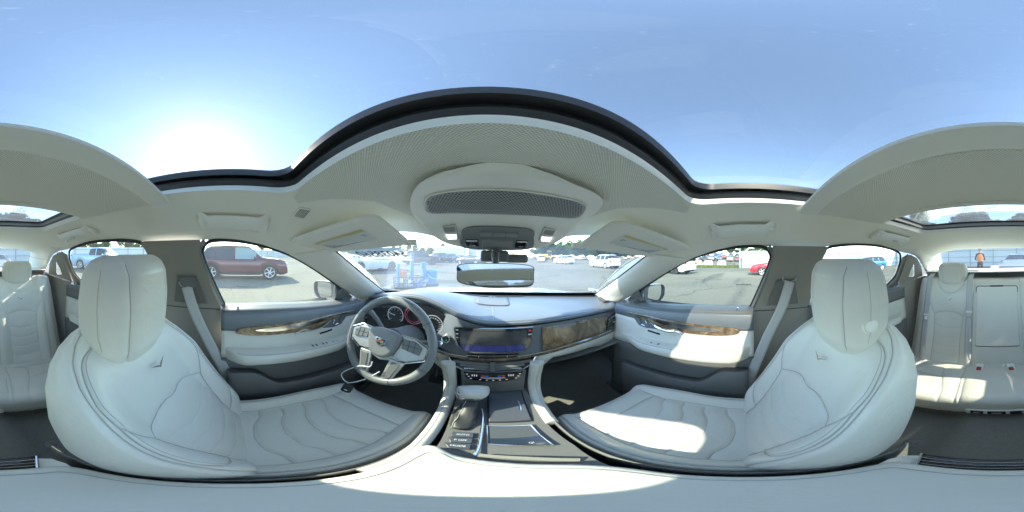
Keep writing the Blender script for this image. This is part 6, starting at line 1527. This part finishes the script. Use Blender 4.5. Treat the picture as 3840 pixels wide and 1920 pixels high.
# ================================================================ vehicles
TYRE = mat('tyre_rubber', (0.022, 0.022, 0.023), 0.8); CLAD = mat('black_cladding', (0.03, 0.03, 0.032), 0.6)
CGLASS = mat('car_glass', (0.03, 0.04, 0.045), 0.06, coat=0.4); CLEARG = mat('car_glass_light', (0.22, 0.30, 0.30), 0.08, coat=0.4)
LAMP = mat('head_lamp', (0.75, 0.77, 0.8), 0.1, coat=0.5); TAIL = mat('tail_lamp', (0.45, 0.02, 0.02), 0.15, coat=0.5)
ALLOY = mat('alloy_rim', (0.70, 0.71, 0.72), 0.35, metal=0.35); DALLOY = mat('dark_alloy', (0.10, 0.10, 0.105), 0.35, metal=0.7)
def paint(name, c, metal=0.15): return mat('paint_' + name, c, 0.32, metal=metal, coat=0.8)
SHAPES = {  # x: 0 rear .. 1 front; top line, belt line
 'suv':    dict(L=4.6, W=1.86, H=1.68, wr=0.36, wb=(0.185, 0.80), top=[(0, 0.62), (0.012, 0.95), (0.03, 1.06), (0.05, 1.12), (0.12, 1.58), (0.17, 1.655), (0.35, 1.68), (0.55, 1.65), (0.60, 1.60), (0.725, 1.10), (0.76, 1.07), (0.90, 1.0), (0.965, 0.90), (0.99, 0.74), (1, 0.55)], belt=[(0, 1.05), (0.3, 1.02), (0.75, 0.98), (1, 0.8)], gh=(0.055, 0.72), pil=(0.08, 0.22, 0.235, 0.42, 0.44, 0.66)),
 'sedan':  dict(L=4.65, W=1.80, H=1.46, wr=0.325, wb=(0.21, 0.80), top=[(0, 0.60), (0.01, 0.95), (0.03, 1.04), (0.13, 1.08), (0.18, 1.12), (0.30, 1.40), (0.36, 1.445), (0.45, 1.46), (0.56, 1.43), (0.60, 1.39), (0.73, 1.0), (0.76, 0.97), (0.90, 0.88), (0.965, 0.77), (0.99, 0.62), (1, 0.5)], belt=[(0, 0.98), (0.3, 0.97), (0.75, 0.90), (1, 0.7)], gh=(0.17, 0.74), pil=(0.24, 0.29, 0.30, 0.45, 0.465, 0.66)),
 'hatch':  dict(L=3.75, W=1.70, H=1.42, wr=0.315, wb=(0.17, 0.81), top=[(0, 0.60), (0.015, 0.92), (0.03, 0.98), (0.10, 1.36), (0.14, 1.40), (0.35, 1.42), (0.52, 1.38), (0.56, 1.34), (0.69, 0.98), (0.72, 0.95), (0.88, 0.88), (0.96, 0.76), (0.99, 0.6), (1, 0.5)], belt=[(0, 0.95), (0.4, 0.93), (0.75, 0.90), (1, 0.72)], gh=(0.035, 0.69), pil=(0.07, 0.25, 0.27, 0.43, 0.45, 0.62)),
 'pickup': dict(L=5.85, W=2.02, H=1.92, wr=0.41, wb=(0.20, 0.83), top=[(0, 0.70), (0.004, 1.30), (0.01, 1.36), (0.33, 1.36), (0.345, 1.40), (0.375, 1.86), (0.40, 1.91), (0.50, 1.92), (0.585, 1.88), (0.61, 1.83), (0.69, 1.30), (0.71, 1.26), (0.93, 1.18), (0.975, 1.10), (0.99, 0.8), (1, 0.6)], belt=[(0, 1.30), (0.3, 1.27), (0.72, 1.20), (1, 1.0)], gh=(0.345, 0.70), pil=(0.37, 0.372, 0.375, 0.485, 0.50, 0.64)),
}
def car_shell(S, ns=90):
    L, W = S['L'], S['W']; xs = sorted(set(list(np.linspace(0, 1, ns)) + list(S['pil']) + [p[0] for p in S['top']] + [S['gh'][0], S['gh'][1]]))
    tx, tz_ = zip(*S['top']); bx_, bz = zip(*S['belt']); wc = [S['wb'][0] * L, S['wb'][1] * L]; Ra = S['wr'] * 1.13
    rows = []; info = []
    for q in xs:
        x = q * L; zt = np.interp(q, tx, tz_); zb0 = 0.24 + 0.06 * sstep(0.94, 1, q) + 0.12 * (1 - sstep(0.0, 0.05, q))
        zb = zb0
        for w in wc:
            if abs(x - w) < Ra: zb = max(zb, S['wr'] + math.sqrt(Ra * Ra - (x - w) ** 2) - 0.02)
        e = min(1, q / 0.06); e2 = min(1, (1 - q) / 0.10)
        w = W / 2 * (1 - 0.16 * (1 - math.sqrt(max(0, 1 - (1 - e) ** 2)))) * (1 - 0.20 * (1 - math.sqrt(max(0, 1 - (1 - e2) ** 2))))
        zbelt = min(np.interp(q, bx_, bz), zt - 0.03); zm = zb + (zbelt - zb) * 0.55
        gh = zt - zbelt > 0.16
        if gh: k = min(1, (zt - zbelt) / 0.5); up = [(w * (0.945 - 0.20 * k), zt - 0.075 * k - 0.02), (w * (0.86 - 0.22 * k), zt - 0.012), (w * 0.3, zt), (0, zt + 0.004)]
        else: up = [(w * 0.90, zt - 0.012), (w * 0.72, zt - 0.004), (w * 0.35, zt + 0.004), (0, zt + 0.006)]
        sec = [(w * 0.93, zb), (w * 0.985, zb + (zm - zb) * 0.35), (w, zm), (w * 0.995, zbelt - 0.10), (w * 0.955, zbelt - 0.012), (w * 0.945, zbelt)] + up
        rows.append([(x - L / 2, y, z) for y, z in sec] + [(x - L / 2, -y, z) for y, z in reversed(sec[:-1])]); info.append((q, gh))
    return np.array(rows), info, xs
def classify(S, info, xs, nsec=10):
    """which faces are glass: returns dict name -> list of (i, j)"""
    g = {}; p = S['pil']; tx, tz_ = zip(*S['top']); n2 = 2 * nsec - 2
    for i in range(len(xs) - 1):
        q = (xs[i] + xs[i + 1]) / 2
        if info[i][1] and info[i + 1][1]:
            slope = (np.interp(xs[i + 1], tx, tz_) - np.interp(xs[i], tx, tz_)) / ((xs[i + 1] - xs[i]) * S['L'])
            for k, (a, b) in enumerate(((p[0], p[1]), (p[2], p[3]), (p[4], p[5]))):
                if a < q < b and b - a > 0.02:
                    for sd, j in (('L', 5), ('R', n2 - 6)): g.setdefault('side_window_%d%s' % (k, sd), []).append((i, j))
            if abs(slope) > 0.45:
                nm = 'windshield' if q > 0.5 else 'rear_window'
                for j in range(6, n2 - 6): g.setdefault(nm, []).append((i, j))
    return g
def wheel_parts(r, w, spokes, style):
    ty = lathe([(r * 0.70, -w / 2), (r * 0.94, -w / 2), (r, -w / 2 + 0.03), (r, w / 2 - 0.03), (r * 0.94, w / 2), (r * 0.70, w / 2)], 32, None, False)
    ri = [lathe([(r * 0.71, -w / 2 + 0.01), (r * 0.71, w / 2 - 0.005), (r * 0.66, w / 2 - 0.01), (r * 0.64, w / 2 - 0.05), (r * 0.64, -w / 2 + 0.01)], 28, None, False), lathe([(0.001, w / 2 - 0.02), (r * 0.14, w / 2 - 0.02), (r * 0.16, w / 2 - 0.05), (0.001, w / 2 - 0.06)], 14)]
    for k in range(spokes):
        a = 2 * math.pi * k / spokes; tw = 0.32 if style == 'twist' else 0.0
        for da in ((-0.13, 0.13) if style == 'double' else (0,)):
            p = [(r * q * math.cos(a + da * (q * 1.3) + tw * q), r * q * math.sin(a + da * (q * 1.3) + tw * q), w / 2 - 0.025) for q in (0.1, 0.4, 0.68)]
            ri.append(tube(p, [r * 0.075, r * 0.06, r * 0.075], 6, flat=0.014, up=(0, 0, 1)) if style != 'double' else tube(p, r * 0.045, 5))
    bk = lathe([(0.001, -0.02), (r * 0.64, -0.02), (r * 0.64, 0.0), (0.001, 0.0)], 20)
    return ty, join(*ri), bk
def make_car(kind, name, label, cat, paintm, x, y, heading, scale=1.0, cladding=False, spokes=7, rim=ALLOY, style='double', roof=None, parts=True, group='vehicles parked in the lot', clear_front=False):
    S = SHAPES[kind]; L, W = S['L'], S['W']
    rows, info, xs = car_shell(S); g = classify(S, info, xs); nr = rows.shape[1]
    glassset = {}
    for nm, fl in g.items():
        for ij in fl: glassset[ij] = nm
    root = outthing(name, label, cat, (x, y, gz(x, y)), heading, group); root.scale = (scale,) * 3
    V = rows.reshape(-1, 3); body_f, clad_f, roof_f, gl = [], [], [], {}
    for i in range(len(xs) - 1):
        for j in range(nr - 1):
            fc = (i * nr + j, i * nr + j + 1, (i + 1) * nr + j + 1, (i + 1) * nr + j)
            nm = glassset.get((i, j))
            if nm: gl.setdefault(nm, []).append(fc)
            elif cladding and j in (0, nr - 2): clad_f.append(fc)
            elif roof is not None and 6 <= j < nr - 7 and info[i][1] and info[i + 1][1]: roof_f.append(fc)
            else: body_f.append(fc)
    ends = [tuple(range(nr)), tuple((len(xs) - 1) * nr + k for k in range(nr - 1, -1, -1))]
    def sub(fs):
        idx = sorted({k for q in fs for k in q}); mp = {k: n for n, k in enumerate(idx)}
        return [V[k] for k in idx], [tuple(mp[k] for k in q) for q in fs]
    part('body', sub(body_f + ends), paintm, root, autos=28)
    if clad_f: part('sill_cladding', sub(clad_f), CLAD, root)
    if roof_f: part('roof', sub(roof_f), roof, root, autos=28)
    for nm, fs in gl.items():
        base = 'side_window' if nm.startswith('side') else nm
        part(base, sub(fs), CLEARG if (clear_front and nm.startswith('side_window_2')) else CGLASS, root)
    # dark underbody so nothing shows through the arches
    part('underbody', box((0, 0, 0.42), (L * 0.93, W * 0.70, 0.36)), CLAD, root, smooth=False)
    ty, ri, bk = wheel_parts(S['wr'], 0.23, spokes, style)
    me = [mesh('tyre', *ty, TYRE, True, 35), mesh('rim', *ri, rim, True, 35), mesh('wheel_back', *bk, CLAD, False)]
    for q in S['wb']:
        for sd in (-1, 1):
            o = bpy.data.objects.new('wheel', me[0]); COL.objects.link(o); o.parent = root
            o.location = ((q - 0.5) * L, sd * (W / 2 - 0.125), S['wr']); o.rotation_euler = (R(-90 * sd), 0, 0)
            for nm, m_ in (('rim', me[1]), ('wheel_back', me[2])):
                c = bpy.data.objects.new(nm, m_); COL.objects.link(c); c.parent = o
            if cladding or True:
                Ra = S['wr'] * 1.15; pts = [((q - 0.5) * L + Ra * math.cos(a), sd * (W / 2 * 0.985), S['wr'] + Ra * math.sin(a) - 0.01) for a in np.linspace(R(-8), R(188), 18)]
                part('arch_trim', tube(pts, 0.035 if cladding else 0.014, 6, flat=0.02), CLAD if cladding else paintm, root)
    # lamps, grille, bumper, plate, mirrors, handles
    tx, tz_ = zip(*S['top']); zl = np.interp(0.955, tx, tz_) - 0.14; zr = np.interp(0.02, tx, tz_) - 0.10
    for sd in (-1, 1):
        part('headlight', box((L / 2 - 0.19, sd * W * 0.36, zl), (0.34, 0.28, 0.11), Euler((0, 0.12, -sd * 0.62)).to_matrix()), LAMP, root, bevel=0.03)
        part('taillight', box((-L / 2 + 0.10, sd * W * 0.415, zr), (0.26, 0.20, 0.15), Euler((0, 0, sd * 0.5)).to_matrix()), TAIL, root, bevel=0.03)
        xm = (S['pil'][5] - 0.5) * L - 0.05; zb = np.interp(S['pil'][5], *zip(*S['belt'])) + 0.07
        part('side_mirror', box((xm, sd * (W / 2 + 0.06), zb), (0.12, 0.2, 0.14)), paintm, root, bevel=0.04)
        for q in (S['pil'][3] - 0.12, S['pil'][5] - 0.16) if kind != 'hatch' else (0.40,):
            part('door_handle', box(((q - 0.5) * L, sd * W * 0.497, zb - 0.17), (0.18, 0.03, 0.03)), CHROME if kind == 'pickup' else paintm, root, bevel=0.008)
        for q in (S['pil'][1] - 0.005, S['pil'][3] + 0.007, S['pil'][5] + 0.02):
            zz = np.interp(q, *zip(*S['belt'])) - 0.03
            part('door_gap', box(((q - 0.5) * L, sd * W * 0.4955, (0.42 + zz) / 2), (0.010, 0.012, zz - 0.42)), CLAD, root, smooth=False)
    part('grille', box((L / 2 - 0.055, 0, zl - 0.10), (0.08, W * 0.44, 0.20)), CLAD, root, bevel=0.03)
    part('front_bumper', box((L / 2 - 0.06, 0, 0.36), (0.12, W * 0.62, 0.16)), CLAD, root, bevel=0.04)
    part('rear_bumper', box((-L / 2 + 0.06, 0, 0.46), (0.14, W * 0.78, 0.24)), CLAD if (cladding or kind == 'pickup') else paintm, root, bevel=0.04)
    part('license_plate', box((-L / 2 - 0.005, 0, 0.78), (0.02, 0.32, 0.14)), WHITEP, root)
    if kind == 'pickup': part('bed_recess', box((-L / 2 + 0.98, 0, 1.365), (1.75, W * 0.76, 0.02)), CLAD, root, smooth=False)
    if kind in ('suv',):
        for sd in (-1, 1): part('roof_rail', tube([((q - 0.5) * L, sd * W * 0.33, np.interp(q, tx, tz_) + 0.02) for q in np.linspace(0.16, 0.56, 8)], 0.02, 6), CLAD, root)
    return root
def hd(dx, dy): return math.atan2(dy, dx)
make_car('suv', 'parked_car', 'dark red SUV with black sills parked outside the driver window', 'car', paint('maroon', (0.095, 0.016, 0.022), 0.3), -9.0, 0.55, hd(0.11, 1.0), 1.04, True, 6, ALLOY, 'twist', clear_front=True)
make_car('pickup', 'parked_car', 'light blue crew cab pickup truck by the rear fence', 'pickup truck', paint('iceblue', (0.32, 0.46, 0.62), 0.3), -10.2, -10.4, hd(-0.22, 0.975), 1.0, False, 8, ALLOY, 'double')
make_car('suv', 'parked_car', 'white SUV with grey alloy wheels seen past the number sticker', 'car', paint('white', (0.78, 0.80, 0.82), 0.0), -8.75, 10.05, hd(0.30, 0.954), 1.04, False, 6, DALLOY, 'double')
BLK = paint('black', (0.02, 0.021, 0.024), 0.2)
make_car('suv', 'parked_car', 'large black SUV side-on beyond the blue poles', 'car', BLK, -9.0, 20.6, hd(0.82, 0.57), 1.12, True, 6, DALLOY)
make_car('suv', 'parked_car', 'black SUV with its tail towards the camera before the warehouse', 'car', BLK, -8.3, 28.8, hd(0.35, 0.93), 1.05, False, 6, DALLOY)
make_car('suv', 'parked_car', 'dark grey SUV farther back beside the warehouse doors', 'car', paint('graphite', (0.05, 0.055, 0.06), 0.3), -7.6, 34.0, hd(0.30, 0.95), 1.0, False, 6, DALLOY)
make_car('sedan', 'parked_car', 'silver sedan half hidden behind the dark grey SUV', 'car', paint('silver', (0.45, 0.46, 0.47), 0.5), -6.6, 40.0, hd(0.5, 0.86), 1.0)
make_car('sedan', 'parked_car', 'dark navy sedan behind the rear view mirror stem', 'car', paint('navy', (0.03, 0.04, 0.07), 0.3), -2.6, 24.5, hd(-0.9, 0.44), 1.0)
make_car('suv', 'parked_car', 'white SUV seen from behind beside the yellow loader', 'car', paint('white', (0.78, 0.80, 0.82), 0.0), 13.4, 39.5, hd(-0.3, -0.95), 1.0)
make_car('suv', 'parked_car', 'white compact SUV with dark tailgate glass in the middle distance', 'car', paint('white', (0.78, 0.80, 0.82), 0.0), 14.1, 28.1, hd(-0.22, 0.975), 1.0)
make_car('suv', 'parked_car', 'white crossover with sloping tail near the right windshield pillar', 'car', paint('pearl', (0.80, 0.80, 0.79), 0.0), 14.0, 16.2, hd(0.08, 1.0), 1.03, False, 10)
make_car('sedan', 'parked_car', 'silver-white sedan with black wheels beyond the passenger mirror', 'car', paint('frost', (0.70, 0.72, 0.74), 0.2), 13.4, 6.55, hd(0.26, 0.966), 1.02, False, 10, DALLOY, 'double')
make_car('sedan', 'parked_car', 'bright red sedan parked before the white fence', 'car', paint('red', (0.55, 0.015, 0.03), 0.1), 13.35, -2.85, hd(0.06, 1.0), 1.0, False, 5, ALLOY, 'single')
make_car('hatch', 'parked_car', 'small blue hatchback with black roof behind the passenger seat', 'car', paint('blue', (0.02, 0.17, 0.52), 0.2), 12.3, -11.7, hd(0.22, 0.975), 1.02, False, 7, ALLOY, 'double', roof=BLK)
make_car('sedan', 'parked_car', 'tan-grey sedan facing the rear window', 'car', paint('tan', (0.42, 0.40, 0.36), 0.4), -1.3, -10.6, hd(0.28, 0.96), 1.0)

# ---------------- yellow wheel loader
ldr = outthing('wheel_loader', 'yellow wheel loader with black cab beyond the white SUV', 'loader', (18.6, 46.5, 0), hd(0.9, -0.43), None)
YEL = mat('loader_yellow', (0.75, 0.42, 0.03), 0.45)
part('engine_hood', box((-1.5, 0, 1.6), (2.0, 1.5, 1.1)), YEL, ldr, bevel=0.12); part('front_frame', box((0.9, 0, 1.1), (1.6, 0.9, 0.7)), YEL, ldr, bevel=0.08)
part('cab', box((-0.1, 0, 2.25), (1.2, 1.3, 1.6)), CGLASS, ldr, bevel=0.06); part('cab_roof', box((-0.1, 0, 3.1), (1.4, 1.5, 0.14)), YEL, ldr, bevel=0.05)
for s_ in (-1, 1): part('lift_arm', tube([(0.6, s_ * 0.5, 1.7), (1.6, s_ * 0.5, 1.5), (2.4, s_ * 0.5, 0.7)], 0.12, 8), YEL, ldr)
part('bucket', prism([(2.2, 0.2), (3.1, 0.2), (2.6, 0.45), (2.45, 1.2), (2.2, 1.2)], lambda a, b, t: (a, t - 1.2, b), 2.4), CLAD, ldr, fixn=True)
for x in (-1.4, 1.2):
    for s_ in (-1, 1): part('wheel', lathe([(0.2, -0.25), (0.68, -0.25), (0.75, -0.15), (0.75, 0.15), (0.68, 0.25), (0.2, 0.25)], 24, Matrix.Translation((x, s_ * 0.9, 0.75)) @ Matrix.Rotation(R(90), 4, 'X')), TYRE, ldr)

# ---------------- rows of far cars: one simple shell, own colour for each
def far_mat():
    m = mat('far_paint', (0.5, 0.5, 0.5), 0.35, coat=0.6); n, l = m.node_tree.nodes, m.node_tree.links
    oi = n.new('ShaderNodeObjectInfo'); l.new(oi.outputs['Color'], n['Principled BSDF'].inputs['Base Color']); return m
FARP = far_mat(); FAR = []
for kind in ('sedan', 'suv'):
    S = SHAPES[kind]; rows, info, xs = car_shell(S, 26); g = classify(S, info, xs); gs = {ij for fl in g.values() for ij in fl}
    v, f = grid(rows); nr = rows.shape[1]; me = mesh('far_car', v, f, [FARP, CGLASS, TYRE], True, 30)
    mi = []; k = 0
    for i in range(len(xs) - 1):
        for j in range(nr - 1): mi.append(1 if (i, j) in gs else 0)
    me.polygons.foreach_set('material_index', mi)
    bm = bmesh.new(); bm.from_mesh(me)
    for q in S['wb']:
        for sd in (-1, 1):
            vv, ff = lathe([(0.05, -0.11), (S['wr'], -0.11), (S['wr'], 0.11), (0.05, 0.11)], 12, Matrix.Translation(((q - 0.5) * S['L'], sd * (S['W'] / 2 - 0.12), S['wr'])) @ Matrix.Rotation(R(90), 4, 'X'))
            bv = [bm.verts.new(p) for p in vv]
            for q_ in ff: bm.faces.new([bv[t] for t in q_]).material_index = 2
    bm.to_mesh(me); bm.free(); FAR.append(me)
COLS = [(0.75, 0.76, 0.77), (0.45, 0.46, 0.48), (0.03, 0.03, 0.035), (0.10, 0.11, 0.12), (0.70, 0.70, 0.70), (0.35, 0.03, 0.03), (0.05, 0.10, 0.25), (0.25, 0.26, 0.27), (0.6, 0.6, 0.58)]
def far_row(x0, y0, dx, dy, n, h, label, group):
    for i in range(n):
        o = bpy.data.objects.new('far_car', random.choice(FAR)); COL.objects.link(o); x, y = x0 + dx * i + random.uniform(-0.3, 0.3), y0 + dy * i + random.uniform(-0.4, 0.4)
        o.location = (x, y, gz(x, y)); o.rotation_euler = (0, 0, h + random.uniform(-0.05, 0.05) + (math.pi if random.random() < 0.4 else 0)); o.color = (*random.choice(COLS), 1)
        tag(o, label, 'car', group)
far_row(22, 74, 2.9, -0.35, 24, R(80), 'small distant car in the row below the wood edge', 'cars in the far rows ahead')
far_row(30, 82, 2.9, -0.3, 20, R(80), 'small distant car in the rear row below the wood edge', 'cars in the far rear row ahead')
for r_ in range(5):
    far_row(50 + 9 * r_, 1.5 + 0.5 * r_, 0.05, 2.75, 9 + r_, R(5), ('front', 'second', 'third', 'fourth', 'rearmost')[r_] + ' row car on the raised lot beyond the concrete blocks', 'cars on the raised lot, row %d' % (r_ + 1))

# ---------------- the worker behind the car
wk = outthing('person', 'person in orange high visibility vest and dark trousers standing behind the car', 'person', (1.08, -9.1, 0), R(-90))
def skin_body(pts, edges, radii, name, m, parent):
    me = bpy.data.meshes.new(name); me.from_pydata(pts, edges, []); o = bpy.data.objects.new(name, me); COL.objects.link(o); o.parent = parent
    o.modifiers.new('skin', 'SKIN'); 
    for i, r_ in enumerate(radii): me.skin_vertices[0].data[i].radius = (r_, r_) if not isinstance(r_, tuple) else r_
    me.skin_vertices[0].data[0].use_root = True
    md = o.modifiers.new('sub', 'SUBSURF'); md.levels = 2; md.render_levels = 2
    dg = bpy.context.evaluated_depsgraph_get(); ev = o.evaluated_get(dg); nm = bpy.data.meshes.new_from_object(ev)
    o.modifiers.clear(); o.data = nm; nm.materials.clear(); nm.materials.append(m); nm.polygons.foreach_set('use_smooth', [True] * len(nm.polygons))
    return o
TROU = mat('dark_trousers', (0.03, 0.035, 0.05), 0.9); SKIN = mat('skin', (0.45, 0.28, 0.20), 0.6); VEST = mat('orange_vest', (0.85, 0.20, 0.04), 0.7); HAIR = mat('dark_hair', (0.03, 0.025, 0.02), 0.8)
# body: x forward, y left
pts = [(0, 0, 0.98), (0, 0, 1.15), (0, 0, 1.38), (0, 0, 1.50), (0.01, 0, 1.58), (0.03, 0, 1.68), (0.03, 0, 1.76),
       (0, 0.09, 0.92), (0.01, 0.10, 0.52), (0, 0.11, 0.10), (0.14, 0.12, 0.04), (0, -0.09, 0.92), (0.01, -0.10, 0.52), (0, -0.11, 0.10), (0.14, -0.12, 0.04),
       (0, 0.19, 1.43), (-0.03, 0.27, 1.14), (0.16, 0.20, 1.10), (0, -0.19, 1.43), (-0.03, -0.27, 1.14), (0.16, -0.20, 1.10)]
edges = [(0, 1), (1, 2), (2, 3), (3, 4), (4, 5), (5, 6), (0, 7), (7, 8), (8, 9), (9, 10), (0, 11), (11, 12), (12, 13), (13, 14), (2, 15), (15, 16), (16, 17), (2, 18), (18, 19), (19, 20)]
rad = [(0.15, 0.11), (0.15, 0.10), (0.17, 0.11), 0.07, 0.055, (0.085, 0.10), (0.07, 0.085), 0.095, 0.065, 0.045, 0.04, 0.095, 0.065, 0.045, 0.04, 0.06, 0.042, 0.03, 0.06, 0.042, 0.03]
bd = skin_body(pts, edges, rad, 'body', TROU, wk)
bd.data.materials.append(SKIN)
for p in bd.data.polygons:
    c = p.center
    if c.z > 1.5 or (abs(c.y) > 0.15 and c.z > 1.0 and c.x > 0.02 and c.z < 1.2): p.material_index = 1
vest = skin_body([(0, 0, 0.96), (0, 0, 1.15), (0, 0, 1.36), (0, 0, 1.44), (0, 0.13, 1.43), (0, -0.13, 1.43)], [(0, 1), (1, 2), (2, 3), (2, 4), (2, 5)], [(0.23, 0.17), (0.235, 0.16), (0.25, 0.165), (0.15, 0.12), (0.115, 0.115), (0.115, 0.115)], 'vest', VEST, wk)
for z in (1.08, 1.26): part('reflective_band', tube([(0.150 * math.cos(a) * 1.04, 0.212 * math.sin(a) * 1.05, z) for a in np.linspace(0, 2 * math.pi, 24, endpoint=False)], 0.022, 6, True, flat=0.008, up=(0, 0, 1)), mat('reflective_band', (0.7, 0.75, 0.3), 0.4), wk)
part('hair', lathe([(0.001, 0.125), (0.05, 0.11), (0.085, 0.07), (0.098, 0.01), (0.09, -0.02), (0.08, -0.02), (0.001, 0.0)], 18, Matrix.Translation((0.02, 0, 1.72))), HAIR, wk)
for s_ in (-1, 1):
    part('eye', lathe([(0.001, 0.004), (0.008, 0.003), (0.010, 0)], 8, Matrix.Translation((0.115, s_ * 0.032, 1.715)) @ Matrix.Rotation(R(90), 4, 'Y')), HAIR, wk)
    hand = []
    base = Vector((0.17, s_ * 0.195, 1.10))
    hand.append(box(base + Vector((0.03, 0, 0)), (0.08, 0.03, 0.075)))
    for k in range(4): hand.append(tube([base + Vector((0.06, 0, 0.028 - 0.019 * k)), base + Vector((0.10, -s_ * 0.01, 0.026 - 0.019 * k)), base + Vector((0.115 - 0.006 * abs(k - 1.5), -s_ * 0.04, 0.024 - 0.018 * k))], [0.009, 0.009, 0.007], 6))
    hand.append(tube([base + Vector((0.02, -s_ * 0.01, 0.035)), base + Vector((0.05, -s_ * 0.035, 0.05)), base + Vector((0.08, -s_ * 0.045, 0.045))], [0.011, 0.010, 0.008], 6))
    part('hand', join(*hand), SKIN, wk)
    part('shoe', box((0.07, s_ * 0.115, 0.045), (0.28, 0.10, 0.09)), CLAD, wk, bevel=0.03)
part('nose', tube([(0.125, 0, 1.70), (0.142, 0, 1.675), (0.125, 0, 1.665)], [0.008, 0.013, 0.008], 6), SKIN, wk)
